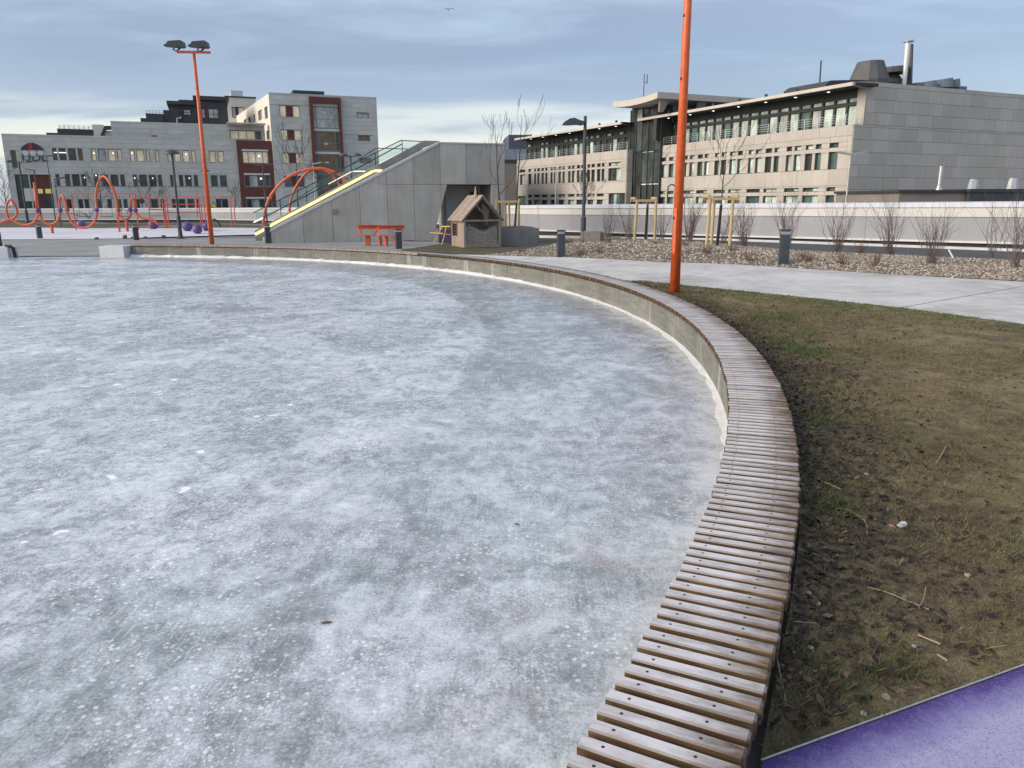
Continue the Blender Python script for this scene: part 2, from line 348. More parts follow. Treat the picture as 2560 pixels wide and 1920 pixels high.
def mat_lawn():
    m, g = newmat('winter_lawn_soil')
    p = g.pos(); a = g.noise(p, 1.1, 6, 0.65, 0.5); b = g.noise(p, 9.0, 6, 0.7); c = g.noise(p, 70, 4, 0.7)
    v = g.m('ADD', g.m('MULTIPLY', a, 0.36), g.m('ADD', g.m('MULTIPLY', b, 0.34), g.m('MULTIPLY', c, 0.30)))
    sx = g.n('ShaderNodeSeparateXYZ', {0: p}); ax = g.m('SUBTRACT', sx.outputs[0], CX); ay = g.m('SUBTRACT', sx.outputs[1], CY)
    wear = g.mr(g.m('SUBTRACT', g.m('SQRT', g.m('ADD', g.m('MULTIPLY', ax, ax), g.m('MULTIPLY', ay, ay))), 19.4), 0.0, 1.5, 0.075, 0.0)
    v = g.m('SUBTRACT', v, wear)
    col = g.ramp(v, [(0.36, (0.06, 0.045, 0.035)), (0.44, (0.14, 0.108, 0.07)), (0.52, (0.26, 0.21, 0.118)), (0.64, (0.38, 0.32, 0.185))])
    gr = g.m('MULTIPLY', g.mr(g.noise(p, 0.55, 4, 0.6), 0.47, 0.65, 0, 0.75), g.mr(sx.outputs[0], 3.0, 8.0, 0.6, 1.0))
    col = g.mix(gr, col, (0.075, 0.078, 0.032))
    out(g, col, 0.9, g.bump(g.m('ADD', b, c), 0.8, 0.03), 0.2); return m
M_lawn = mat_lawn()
def mat_blade(name, stops):
    m, g = newmat(name)
    a = g.n('ShaderNodeAttribute', attribute_name='tone').outputs['Fac']
    out(g, g.ramp(a, stops), 0.75, None, 0.25); return m
M_blade = mat_blade('grass_blades', [(0.0, (0.055, 0.043, 0.025)), (0.3, (0.16, 0.128, 0.062)), (0.55, (0.235, 0.20, 0.10)), (0.72, (0.34, 0.30, 0.17)), (0.73, (0.055, 0.085, 0.026)), (1.0, (0.10, 0.15, 0.05))])
M_leaf = mat_blade('dead_leaves', [(0.0, (0.022, 0.017, 0.015)), (0.6, (0.06, 0.042, 0.033)), (0.9, (0.105, 0.075, 0.055)), (1.0, (0.15, 0.125, 0.10))])
M_stone = mat_blade('mixed_gravel', [(0.0, (0.12, 0.088, 0.066)), (0.35, (0.27, 0.215, 0.165)), (0.7, (0.43, 0.365, 0.29)), (0.9, (0.58, 0.52, 0.44)), (1.0, (0.70, 0.66, 0.60))])
M_gravelbed = basic('gravel_bed_soil', (0.09, 0.078, 0.066), (0.19, 0.165, 0.14), 14, 0.9, 0.7, 60)
M_backlawn = basic('back_lawn', (0.045, 0.042, 0.022), (0.095, 0.085, 0.04), 1.2, 0.9, 0.6, 30)

def mat_path():
    m, g = newmat('frosted_path_concrete'); p = g.pos()
    a = g.noise(p, 0.45, 6, 0.6, 0.5); b = g.noise(p, 3, 6, 0.65); c = g.noise(p, 60, 3, 0.7)
    v = g.m('ADD', g.m('MULTIPLY', a, 0.5), g.m('ADD', g.m('MULTIPLY', b, 0.35), g.m('MULTIPLY', c, 0.15)))
    col = g.ramp(v, [(0.36, (0.33, 0.32, 0.305)), (0.45, (0.47, 0.46, 0.44)), (0.53, (0.57, 0.56, 0.54)), (0.64, (0.67, 0.66, 0.64))])
    spk = g.m('MULTIPLY', g.mr(g.vor(p, 5.0), 0.06, 0.09, 1, 0), g.mr(g.noise(p, 1.1, 2), 0.5, 0.6))
    col = g.mix(g.m('MULTIPLY', spk, 0.6), col, (0.16, 0.14, 0.11))
    out(g, col, 0.75, g.bump(c, 0.25, 0.004), 0.4); return m
M_path = mat_path()
M_play = basic('frosted_play_rubber', (0.53, 0.535, 0.60), (0.66, 0.665, 0.71), 0.7, 0.85, 0.2, 30, det=6)

def mat_slat():
    m, g = newmat('frosted_larch_slat')
    o = g.obj(); s = g.n('ShaderNodeSeparateXYZ', {0: o}); r = g.rnd()
    ofs = g.n('ShaderNodeCombineXYZ', {0: g.m('MULTIPLY', r, 50.0), 1: g.m('MULTIPLY', r, 31.0), 2: 0.0}).outputs[0]
    q = g.n('ShaderNodeVectorMath', {0: o, 1: ofs}, operation='ADD').outputs[0]
    grain = g.noise(g.mapv(q, (6, 60, 60)), 1.0, 5, 0.6, 0.5)
    wood = g.ramp(grain, [(0.3, (0.045, 0.026, 0.014)), (0.5, (0.10, 0.064, 0.036)), (0.7, (0.20, 0.145, 0.088))])
    k = g.m('MULTIPLY_ADD', r, 0.5, 0.72)
    wood = g.mix(1.0, wood, g.n('ShaderNodeCombineColor', {0: k, 1: k, 2: k}).outputs[0], 'MULTIPLY')
    wet = g.mix(g.mr(g.noise(g.mapv(q, (5, 14, 14)), 1.0, 3), 0.45, 0.65, 0, 0.6), wood, (0.10, 0.055, 0.03))
    fn = g.noise(g.mapv(q, (9, 26, 26)), 1.0, 6, 0.65, 0.3)
    fade = g.mr(s.outputs[0], 0.22, 0.43, 0.0, 1.0)
    fr = g.m('ADD', g.m('MULTIPLY', g.m('SUBTRACT', fn, 0.5), 1.3), g.m('SUBTRACT', g.m('MULTIPLY_ADD', g.m('FRACT', g.m('MULTIPLY', r, 17.3)), 0.30, 0.70), g.m('MULTIPLY', fade, g.m('MULTIPLY_ADD', r, 0.45, 0.42))))
    top = g.mr(g.nz(), 0.55, 0.95)
    fr = g.m('MULTIPLY', g.m('MULTIPLY', fr, top, clamp=True), 0.96, clamp=True)
    col = g.mix(fr, wet, (0.66, 0.65, 0.675))
    out(g, col, 0.7, g.bump(g.m('ADD', grain, fn), 0.3, 0.003), 0.3); return m
M_slat = mat_slat()
M_screw = basic('screw_hole', (0.02, 0.016, 0.014), (0.035, 0.028, 0.024), 30, 0.6)

def mat_rinkwall():
    m, g = newmat('board_marked_concrete'); p = g.pos()
    z = g.n('ShaderNodeSeparateXYZ', {0: p}).outputs[2]
    a = g.noise(p, 1.1, 6, 0.6); b = g.noise(g.mapv(p, (1.5, 1.5, 14)), 1.5, 5, 0.6)
    st = g.noise(g.mapv(p, (2.2, 2.2, 0.15)), 1.6, 3, 0.55)
    col = g.ramp(g.m('ADD', g.m('MULTIPLY', a, 0.5), g.m('MULTIPLY', b, 0.5)), [(0.35, (0.115, 0.12, 0.108)), (0.5, (0.175, 0.178, 0.16)), (0.68, (0.25, 0.25, 0.23))])
    col = g.mix(g.mr(st, 0.60, 0.66, 0, 0.55), col, (0.40, 0.40, 0.375))
    bd = g.m('FRACT', g.m('DIVIDE', z, 0.1)); line = g.mr(g.m('ABSOLUTE', g.m('SUBTRACT', bd, 0.5)), 0.44, 0.5)
    out(g, col, 0.85, g.bump(g.m('SUBTRACT', b, g.m('MULTIPLY', line, 0.8)), 0.4, 0.01), 0.3); return m
M_rinkwall = mat_rinkwall()
M_snow = basic('slush_snow', (0.66, 0.645, 0.64), (0.80, 0.80, 0.82), 8, 0.7, 0.6, 40)

# ------------------------------------------------------------------ ground
def poly_drape(name, poly, mat, dz, step=0.6, hf=None, kind='structure', parent=None):
    bm = bmesh.new(); vs = [bm.verts.new((x, y, 0)) for x, y in poly]; bm.faces.new(vs)
    bmesh.ops.triangulate(bm, faces=bm.faces[:])
    xs = [p[0] for p in poly]; ys = [p[1] for p in poly]
    if step:
        for ax, lo, hi in ((0, min(xs), max(xs)), (1, min(ys), max(ys))):
            t = math.ceil(lo / step) * step
            while t < hi:
                co = [0, 0, 0]; no = [0, 0, 0]; co[ax] = t; no[ax] = 1
                bmesh.ops.bisect_plane(bm, geom=bm.verts[:] + bm.edges[:] + bm.faces[:], plane_co=co, plane_no=no, dist=1e-5)
                t += step
    for v in bm.verts: v.co.z = (hf(v.co.x, v.co.y) if hf else gz(v.co.x, v.co.y)) + dz
    bmesh.ops.recalc_face_normals(bm, faces=bm.faces[:])
    if sum(f.normal.z for f in bm.faces) < 0: bmesh.ops.reverse_faces(bm, faces=bm.faces[:])
    me = bpy.data.meshes.new(name); bm.to_mesh(me); bm.free(); me.materials.append(mat)
    me.polygons.foreach_set('use_smooth', [True] * len(me.polygons))
    o = bpy.data.objects.new(name, me); C.objects.link(o)
    if parent: o.parent = parent
    else: o['kind'] = kind
    return o
def arc(r, a0, a1, n):
    return [(CX + r * math.cos(R(a0 + (a1 - a0) * i / n)), CY + r * math.sin(R(a0 + (a1 - a0) * i / n))) for i in range(n + 1)]
def in_poly(x, y, poly):
    c = False; j = len(poly) - 1
    for i in range(len(poly)):
        xi, yi = poly[i]; xj, yj = poly[j]
        if (yi > y) != (yj > y) and x < (xj - xi) * (y - yi) / (yj - yi) + xi: c = not c
        j = i
    return c
def edge_dist(x, y, poly):
    best = 1e9
    for i in range(len(poly)):
        ax, ay = poly[i - 1]; bx, by = poly[i]; ex, ey = bx - ax, by - ay
        t = max(0, min(1, ((x - ax) * ex + (y - ay) * ey) / (ex * ex + ey * ey + 1e-9)))
        best = min(best, math.hypot(x - ax - t * ex, y - ay - t * ey))
    return best

mb = MB(); rads = [0.0, 10, 18.9, 19.15, 20, 22, 24, 27, 30, 35, 42, 50, 62, 80, 110, 160, 260, 500, 1200]; K = 144
for r in rads:
    for k in range(K):
        x = CX + r * math.cos(2 * math.pi * k / K); y = CY + r * math.sin(2 * math.pi * k / K)
        mb.v.append((x, y, -0.12 if r < 19 else gz(x, y) - 0.05))
for i in range(len(rads) - 1):
    for k in range(K): mb.f.append((i * K + k, (i + 1) * K + k, (i + 1) * K + (k + 1) % K, i * K + (k + 1) % K)); mb.mi.append(0)
mb.build('ground', M_ground, smooth=True)['kind'] = 'structure'

mb = MB(); mb.add([(x, y, 0) for x, y in arc(18.995, 0, 360, 240)[:-1]], [tuple(range(240))])
mb.build('ice', M_ice)['kind'] = 'structure'

P2 = lambda pts: [tuple(atg(x, y)[:2]) for x, y in pts]
path_front = P2([(1600, 703), (1698, 713), (1852, 729), (2000, 744), (2249, 771), (2407, 792), (2560, 813)])
path_back = P2([(2560, 705.5), (2347, 693.6), (2168, 683), (2000, 672), (1850, 662), (1650, 656), (1534, 649), (1395, 643), (1213, 638), (1129, 636)])
pf_end = (path_front[-1][0] + 5.0, path_front[-1][1] - 8.15)
pb_end = (path_back[0][0] + 9.0, path_back[0][1] - 11)
def ang(p): return math.degrees(math.atan2(p[1] - CY, p[0] - CX))
a_f, a_b = ang(path_front[0]), ang(path_back[-1])
# path in two slabs with an open joint between them
full_path = arc(R_OUT + 0.02, a_f, a_b, 14)[::-1] + path_front[0:] + [pf_end, pb_end] + path_back
j0, j1 = atg(2249, 771), atg(2560, 717); jd = (j1 - j0); jd.z = 0; jd.normalize(); jn = Vector((-jd.y, jd.x, 0))
def clip2(poly, p, n):                   # keep the side where (q-p).n <= 0
    outp = []
    for i in range(len(poly)):
        a, b = Vector((*poly[i - 1], 0)), Vector((*poly[i], 0)); da, db = (a - p).dot(n), (b - p).dot(n)
        if da <= 0: outp.append((a.x, a.y))
        if (da < 0) != (db < 0): q = a + (b - a) * (da / (da - db)); outp.append((q.x, q.y))
    return outp
pa = thing('path', None, None); pa['kind'] = 'structure'
jc = Vector((j0.x, j0.y, 0))
sgn = 1 if (Vector((*path_front[1], 0)) - jc).dot(jn) > 0 else -1
poly_drape('slab', clip2(full_path, jc + jn * sgn * 0.012, -jn * sgn), M_path, 0.012, 0.7, parent=pa)
poly_drape('slab', clip2(full_path, jc - jn * sgn * 0.012, jn * sgn), M_path, 0.012, 0.7, parent=pa)

# purple running surface at lower right; the frost on it thins out along the edging strip
pu0, pu1 = atg(1900, 1912), atg(2560, 1671)
pd = (pu1 - pu0); pd.z = 0; pd.normalize(); pn = Vector((pd.y, -pd.x, 0))
def purple_pt(t, off=0.0): q = pu0 + pd * t + pn * off; return (q.x, q.y)
def bench_hit(off):
    lo, hi = -6.0, 0.0
    for _ in range(40):
        mid = (lo + hi) / 2; q = purple_pt(mid, off)
        if math.hypot(q[0] - CX, q[1] - CY) < R_OUT + 0.02: lo = mid
        else: hi = mid
    return hi
t0 = bench_hit(0.012)
a0 = ang(purple_pt(t0, 0.012))
def mat_track():
    m, g = newmat('frosted_purple_rubber'); p = g.pos()
    n3 = (pn.x, pn.y, 0.0); dd = g.n('ShaderNodeVectorMath', {0: p, 1: n3}, operation='DOT_PRODUCT').outputs['Value']
    e = g.m('SUBTRACT', dd, pu0.x * pn.x + pu0.y * pn.y)
    a = g.noise(p, 3.2, 7, 0.68, 0.4); a2 = g.noise(p, 22.0, 5, 0.7)
    fr = g.m('ADD', g.mr(e, 0.0, 0.20, 0.05, 1.05), g.m('ADD', g.m('MULTIPLY', g.m('SUBTRACT', a, 0.5), 0.55), g.m('MULTIPLY', g.m('SUBTRACT', a2, 0.5), 0.45)))
    col = g.ramp(fr, [(0.0, (0.045, 0.022, 0.15)), (0.25, (0.085, 0.055, 0.24)), (0.55, (0.21, 0.185, 0.40)), (0.85, (0.31, 0.295, 0.50)), (1.0, (0.38, 0.37, 0.56))])
    gr = g.vor(p, 230.0, out=1); gs = g.n('ShaderNodeSeparateColor', {0: gr}).outputs[0]
    col = g.mix(g.mr(gs, 0.72, 1.0, 0, 0.55), col, (0.10, 0.085, 0.20)); col = g.mix(g.mr(gs, 0.0, 0.22, 0.18, 0), col, (0.55, 0.55, 0.68))
    out(g, col, 0.85, g.bump(gs, 0.5, 0.003), 0.3); return m
M_track = mat_track()
poly_drape('purple_track', [purple_pt(t0, 0.012)] + [purple_pt(14, 0.012), (22, -3), (22, -16), (2, -16)] + arc(R_OUT + 0.02, -52, a0, 16)[:-1], M_track, 0.02, 0.8)
mb = MB()
for i in range(28):
    a, b = purple_pt(t0 + (14 - t0) * i / 28, 0.004), purple_pt(t0 + (14 - t0) * (i + 1) / 28, 0.004)
    mb.beam((*a, gz(*a) - 0.02), (*b, gz(*b) - 0.02), 0.007, 0.085)
tag(mb.build('edging_strip', M_steel, loc=(1.2, 2.2, 0.25)), 'thin steel edging strip between the lawn and the frosty purple surface', 'edging')

# lawn
lawn_poly = arc(R_OUT + 0.01, ang(purple_pt(t0)), a_f, 40) + path_front + [(path_front[-1][0] + 2.6, path_front[-1][1] - 4.24), purple_pt(9.0)]
def lawn_h(x, y):                      # the turf is banked up a little against the bench
    e = -((x - pu0.x) * pn.x + (y - pu0.y) * pn.y)
    return gz(x, y) + 0.10 * math.exp(-max(0.0, math.hypot(x - CX, y - CY) - R_OUT) / 0.35) * sst(e / 0.16)
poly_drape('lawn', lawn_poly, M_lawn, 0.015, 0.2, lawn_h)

# grey paving behind the rink, playground surface, lawns, road, gravel bed
bl = P2([(1000, 626), (1129, 635), (1213, 637.5), (1314, 629), (1420, 620), (1530, 610), (1640, 600), (1480, 590), (1350, 598), (1100, 611), (1060, 617)])
poly_drape('plaza', arc(R_OUT + 0.03, a_b, 150, 40) + [(-60, 38), (-60, 47), (-40, 45), (-11, 44.5), (3, 52), (6, 40)] + [path_back[-1]], M_plaza, 0.0, 2.0)
poly_drape('back_lawn', bl, M_backlawn, 0.02, 0.7)
GB = path_back[::-1][1:]
tip = GB[0]
grav_poly = GB + [pb_end, (24, 14), (18.5, 19.3), (13.5, 24.6), (9.2, 29.3), (5.0, 32.5), (1.2, 31.0)]
def grav_h(x, y): return gz(x, y) + (0.31 - 0.22 * sst((x - 5.0) / 5.5)) * sst(edge_dist(x, y, grav_poly) / 2.0)
poly_drape('gravel_bed', grav_poly, M_gravelbed, 0.02, 0.4, grav_h)
poly_drape('road', [(5.5, 33), (9.7, 29.8), (14, 25), (19, 19.7), (26, 13), (40, 8), (40, 20), (22, 31), (8, 46), (1, 52), (-2, 50)], M_asphalt, 0.0, 1.5)
front = [tuple(atz(x, y, 0)[:2]) for x, y in [(-700, 606), (-100, 600), (100, 599), (300, 597), (380, 594), (525, 590), (640, 587)]]
play_poly = front + [(-9, 48), (-9, 58), (-30, 63), (-60, 66), (-95, 62)]
def play_h(x, y):
    e = sst(edge_dist(x, y, play_poly) / 6)
    return 0.02 + e * (0.14 + 0.10 * math.sin(x * 0.33 + 1.2) + 0.12 * math.exp(-((x + 24) / 4) ** 2))
poly_drape('play_surface', play_poly, M_play, 0.0, 1.2, play_h)
poly_drape('grass_strip', [(-100, 63), (-60, 66.5), (-30, 63.5), (-9, 58.5), (-7, 66), (-37, 92), (-60, 93), (-110, 93)], M_backlawn, -0.02, 6.0)

# ------------------------------------------------------------------ curved bench round the rink
SL_W, SL_L, SL_T, PITCH_S = 0.054, 0.445, 0.062, 0.082
bench = thing('curved_bench', 'long curved bench of frosted timber slats on a concrete wall round the ice', 'bench', (CX + R_OUT, CY, 0))
def arc_wall(mb, r0, r1, z0, z1, a0, a1, n):
    A = [R(a0 + (a1 - a0) * i / n) for i in range(n + 1)]
    vs = []
    for a in A:
        c, s = math.cos(a), math.sin(a)
        vs += [(CX + r0 * c, CY + r0 * s, z0), (CX + r1 * c, CY + r1 * s, z0), (CX + r1 * c, CY + r1 * s, z1), (CX + r0 * c, CY + r0 * s, z1)]
    fs = []
    for i in range(n):
        b = 4 * i
        for j in range(4): fs.append((b + j, b + (j + 1) % 4, b + 4 + (j + 1) % 4, b + 4 + j))
    fs += [(3, 2, 1, 0), (4 * n, 4 * n + 1, 4 * n + 2, 4 * n + 3)]
    mb.add(vs, fs)
A0, A1 = -48.0, 84.0
a = A0
while a < A1 - 0.1:                     # wall cast in lengths with open joints
    b = min(a + 6.0, A1); mb = MB(); arc_wall(mb, R_WALL, R_OUT - 0.13, -0.12, 0.37, a, b - 0.03, 12); mb.build('wall_length', M_rinkwall, bench); a = b
mb = MB(); arc_wall(mb, R_WALL + 0.03, R_WALL + 0.09, 0.371, 0.40, A0, A1, 160); mb.build('bearer', M_bark, bench)
mb = MB(); arc_wall(mb, R_OUT - 0.15, R_OUT - 0.09, 0.371, 0.40, A0, A1, 160); mb.build('bearer', M_bark, bench)
def slat_mesh(mb, M=None):
    ch = 0.006; L, w, t = SL_L, SL_W / 2, SL_T
    b = len(mb.v)
    prof = [(-w, 0), (w, 0), (w, t - ch), (w - ch, t), (-w + ch, t), (-w, t - ch)]
    for x, ins, dz in ((0, 0, 0), (0.002, 0, 0), (L - 0.008, 0, 0), (L, 0.004, 0.006)):
        for y, z in prof: mb.v.append((x, y * (1 - ins / w), z - (dz if z > t / 2 else 0)))
    n = 6
    for i in (0, 1, 2):
        for j in range(n): mb.f.append((b + i * n + j, b + i * n + (j + 1) % n, b + (i + 1) * n + (j + 1) % n, b + (i + 1) * n + j)); mb.mi.append(0)
    mb.f.append(tuple(b + j for j in range(n - 1, -1, -1))); mb.mi.append(0)
    mb.f.append(tuple(b + 3 * n + j for j in range(n))); mb.mi.append(0)
    mb.cur = 1
    for x in (0.07, 0.315): mb.disc((x, 0.004 * math.sin(x * 90), t + 0.0008), 0.0058, k=6)
    mb.cur = 0
    if M is not None:
        for i in range(b, len(mb.v)): mb.v[i] = tuple(M @ Vector(mb.v[i]))
smb = MB(); slat_mesh(smb); slat_me = smb.mesh('slat', [M_slat, M_screw])
dth = PITCH_S / (R_IN + SL_L / 2); th0 = R(-29.6)
off = root_off(bench)
for i in range(300):
    a = th0 + i * dth + rng.uniform(-0.00018, 0.00018); rr = R_IN + rng.uniform(-0.006, 0.006)
    o = bpy.data.objects.new('slat', slat_me); C.objects.link(o); o.parent = bench
    o.location = Vector((CX + rr * math.cos(a), CY + rr * math.sin(a), 0.4005 + rng.uniform(0, 0.003))) - off
    o.rotation_euler = (rng.uniform(-.01, .01), 0, a + rng.uniform(-0.005, 0.005))
mb = MB(); a = th0 - dth
def far_slat(a):
    slat_mesh(mb, Matrix.Translation((CX + R_IN * math.cos(a), CY + R_IN * math.sin(a), 0.4005)) @ Matrix.Rotation(a, 4, 'Z'))
while a > R(A0): far_slat(a); a -= dth
a = th0 + 300 * dth
while a < R(A1): far_slat(a); a += dth
M_slatfar = basic('frosted_larch_far', (0.24, 0.15, 0.08), (0.48, 0.44, 0.44), 9.0, 0.7)
tag(mb.build('slat_row', [M_slatfar, M_screw], bench), kind='stuff')
# slush ridge at the foot of the wall
mb = MB(); N = 900; a_s = np.linspace(R(-40), R(84), N + 1)
rs = np.random.RandomState(3)
nz = np.convolve(rs.rand(N + 21), np.ones(5) / 5, 'same')[:N + 1]; nw = np.convolve(rs.rand(N + 41), np.ones(15) / 15, 'same')[:N + 1]
for i, a in enumerate(a_s):
    c, s = math.cos(a), math.sin(a); deg = math.degrees(a)
    big = 0.12 + 0.88 * sst((deg - 8) / 38)
    w = max(0.03, (0.07 + 0.30 * (nw[i] - 0.42) + 0.10 * (nz[i] - 0.5))) * (0.75 + 0.85 * big); h = (0.012 + 0.085 * nz[i]) * big
    for rr, z in ((R_WALL + 0.002, h + 0.01), (R_WALL - w * 0.35, h), (R_WALL - w * 0.75, h * 0.45), (R_WALL - w, -0.004)):
        mb.v.append((CX + rr * c, CY + rr * s, z))
for i in range(N):
    for j in range(3): mb.f.append((4 * i + j, 4 * i + j + 1, 4 * i + 5 + j, 4 * i + 4 + j)); mb.mi.append(0)
tag(mb.build('snow_ridge', M_snow, smooth=True), kind='stuff')
# white blocks at the rink entrance
def arc_block(name, label, mat, a0, a1, z1, n, cat='block', r0=18.55):
    mb = MB(); arc_wall(mb, r0, 19.35, -0.05, z1, a0, a1, n); m = math.radians((a0 + a1) / 2)
    return tag(mb.build(name, mat, loc=(CX + 19 * math.cos(m), CY + 19 * math.sin(m), 0)), label, cat)
M_block = basic('white_block', (0.52, 0.54, 0.58), (0.62, 0.64, 0.69), 1.5, 0.6)
arc_block('entrance_block', 'white concrete block at the end of the curved bench beside the rink entrance', M_block, 84.15, 87.1, 0.42, 3)
lw = arc_block('rink_wall', 'low pale wall on the far left edge of the ice beyond the entrance gap', M_block, 97.6, 140, 0.40, 24, 'wall')
mb = MB(); a = R(97.3); p = Vector((CX + 18.7 * math.cos(a), CY + 18.7 * math.sin(a), 0))
mb.tube([p + Vector((-0.22, 0.0, 0.43)), p + Vector((-0.05, 0, 0.43)), p + Vector((0.05, 0, 0.36)), p + Vector((0.09, 0, 0))], 0.065, 8)
mb.build('bumper', M_black, lw)

# ------------------------------------------------------------------ facades
class Fac:                                # vertical plane: origin p0, direction u to the right as seen from outside, outward normal n
    def __init__(s, p0, ang_deg):
        s.p = Vector((p0[0], p0[1], 0)); a = R(ang_deg); s.u = Vector((math.cos(a), math.sin(a), 0)); s.n = Vector((math.sin(a), -math.cos(a), 0)); s.a = a
    def uz(s, px, py, o=0.0):
        r = Vector(ray(px, py)); q = s.p + s.n * o; cp = Vector((0, 0, CAM_Z))
        t = (q - cp).dot(s.n) / r.dot(s.n); h = cp + r * t; return (h - s.p).dot(s.u), h.z
    def pt(s, u, z, o=0.0): return s.p + s.u * u + s.n * o + Vector((0, 0, z))
    def box(s, mb, u0, u1, z0, z1, o0, o1):
        P = s.pt; mb.hexa([P(u0, z0, o1), P(u1, z0, o1), P(u1, z0, o0), P(u0, z0, o0), P(u0, z1, o1), P(u1, z1, o1), P(u1, z1, o0), P(u0, z1, o0)])
    def rect(s, xl, xr, yt, yb, o=0.0):
        ym, xm = (yt + yb) / 2, (xl + xr) / 2
        return s.uz(xl, ym, o)[0], s.uz(xr, ym, o)[0], s.uz(xm, yb, o)[1], s.uz(xm, yt, o)[1]
    def piece(s, name, mat, parent, u0, u1, z0, z1, o0, o1):
        return piece(name, mat, parent, s.pt((u0 + u1) / 2, (z0 + z1) / 2, (o0 + o1) / 2), (abs(u1 - u0), abs(o1 - o0), abs(z1 - z0)), s.a)
def sub_rects(r, holes):
    outr = [r]
    for h in holes:
        nxt = []
        for (a, b, c, d) in outr:
            if h[0] >= b or h[1] <= a or h[2] >= d or h[3] <= c: nxt.append((a, b, c, d)); continue
            if h[2] > c: nxt.append((a, b, c, h[2]))
            if h[3] < d: nxt.append((a, b, h[3], d))
            lo, hi = max(c, h[2]), min(d, h[3])
            if h[0] > a: nxt.append((a, h[0], lo, hi))
            if h[1] < b: nxt.append((h[1], b, lo, hi))
        outr = nxt
    return outr
def wall_sheet(mb, F, u0, u1, z0, z1, holes, o=0.0, depth=0.3):
    hs = [(max(u0, h[0]), min(u1, h[1]), max(z0, h[2]), min(z1, h[3])) for h in holes]
    hs = [h for h in hs if h[1] > h[0] and h[3] > h[2]]
    us = sorted({u0, u1, *[h[0] for h in hs], *[h[1] for h in hs]}); zs = sorted({z0, z1, *[h[2] for h in hs], *[h[3] for h in hs]})
    for i in range(len(us) - 1):
        for j in range(len(zs) - 1):
            um, zm = (us[i] + us[i + 1]) / 2, (zs[j] + zs[j + 1]) / 2
            if any(h[0] < um < h[1] and h[2] < zm < h[3] for h in hs): continue
            mb.add([F.pt(us[i], zs[j], o), F.pt(us[i + 1], zs[j], o), F.pt(us[i + 1], zs[j + 1], o), F.pt(us[i], zs[j + 1], o)], [(0, 1, 2, 3)])
    for a, b, c, d in hs:
        P = F.pt; q = o - depth
        for A, B in (((a, c), (b, c)), ((b, c), (b, d)), ((b, d), (a, d)), ((a, d), (a, c))):
            mb.add([P(*A, o), P(*B, o), P(*B, q), P(*A, q)], [(0, 1, 2, 3)])
        mb.add([P(a, c, q), P(b, c, q), P(b, d, q), P(a, d, q)], [(0, 1, 2, 3)])
def window(F, parent, r, o, mframe, mpane, fw=0.07, mull=(), trans=(), sill=None):
    u0, u1, z0, z1 = r
    if u1 < u0: u0, u1 = u1, u0
    mb = MB()
    F.box(mb, u0, u1, z0, z0 + fw, o - 0.06, o); F.box(mb, u0, u1, z1 - fw, z1, o - 0.06, o)
    F.box(mb, u0, u0 + fw, z0 + fw, z1 - fw, o - 0.06, o); F.box(mb, u1 - fw, u1, z0 + fw, z1 - fw, o - 0.06, o)
    for t in mull: m = u0 + (u1 - u0) * t; F.box(mb, m - fw * .45, m + fw * .45, z0 + fw, z1 - fw, o - 0.055, o - 0.004)
    for t in trans: m = z0 + (z1 - z0) * t; F.box(mb, u0 + fw, u1 - fw, m - fw * .4, m + fw * .4, o - 0.05, o - 0.008)
    fr = mb.build('window', mframe, parent)
    cuts = [0.0, *mull, 1.0]
    mp = mpane if isinstance(mpane, list) else [mpane] * (len(cuts) - 1)
    for k in range(len(cuts) - 1):
        a, b = u0 + (u1 - u0) * cuts[k], u0 + (u1 - u0) * cuts[k + 1]
        F.piece('pane', mp[k % len(mp)], fr, a, b, z0 + fw * .5, z1 - fw * .5, o - 0.04, o - 0.03)
    return fr
def clad(F, parent, name, mat, u0, u1, z0, z1, holes, ch, cw, o, th=0.03, gap=0.025, jit=0.0, limit=300, joint_mat=None, seed=1):
    """cladding panels laid in courses, cut round the openings; the largest as single parts, the rest joined"""
    rr = random.Random(seed); rects = []; z = z0; k = 0
    while z < z1 - 0.05:
        zt = min(z + ch, z1); u = u0 - (cw * 0.5 if k % 2 else 0) * (1 if jit else 0) - rr.random() * jit
        while u < u1:
            w = cw * (1 + rr.uniform(-jit, jit) * 0.6)
            a, b = max(u, u0), min(u + w, u1)
            if b - a > 0.1:
                for q in sub_rects((a, b, z, zt), holes):
                    if q[1] - q[0] > 0.08 and q[3] - q[2] > 0.08: rects.append(q)
            u += w
        z = zt; k += 1
    rects.sort(key=lambda q: -(q[1] - q[0]) * (q[3] - q[2]))
    for a, b, c, d in rects[:limit]: F.piece(name, mat, parent, a + gap / 2, b - gap / 2, c + gap / 2, d - gap / 2, o - 0.005, o + th + rr.uniform(-.004, .004))
    if len(rects) > limit:
        mb = MB()
        for a, b, c, d in rects[limit:]: F.box(mb, a + gap / 2, b - gap / 2, c + gap / 2, d - gap / 2, o - 0.005, o + th)
        tag(mb.build(name + '_field', mat, parent), kind='stuff')
def Z(s, ox, oy): return lambda x, y: (ox + x / s, oy + y / s)

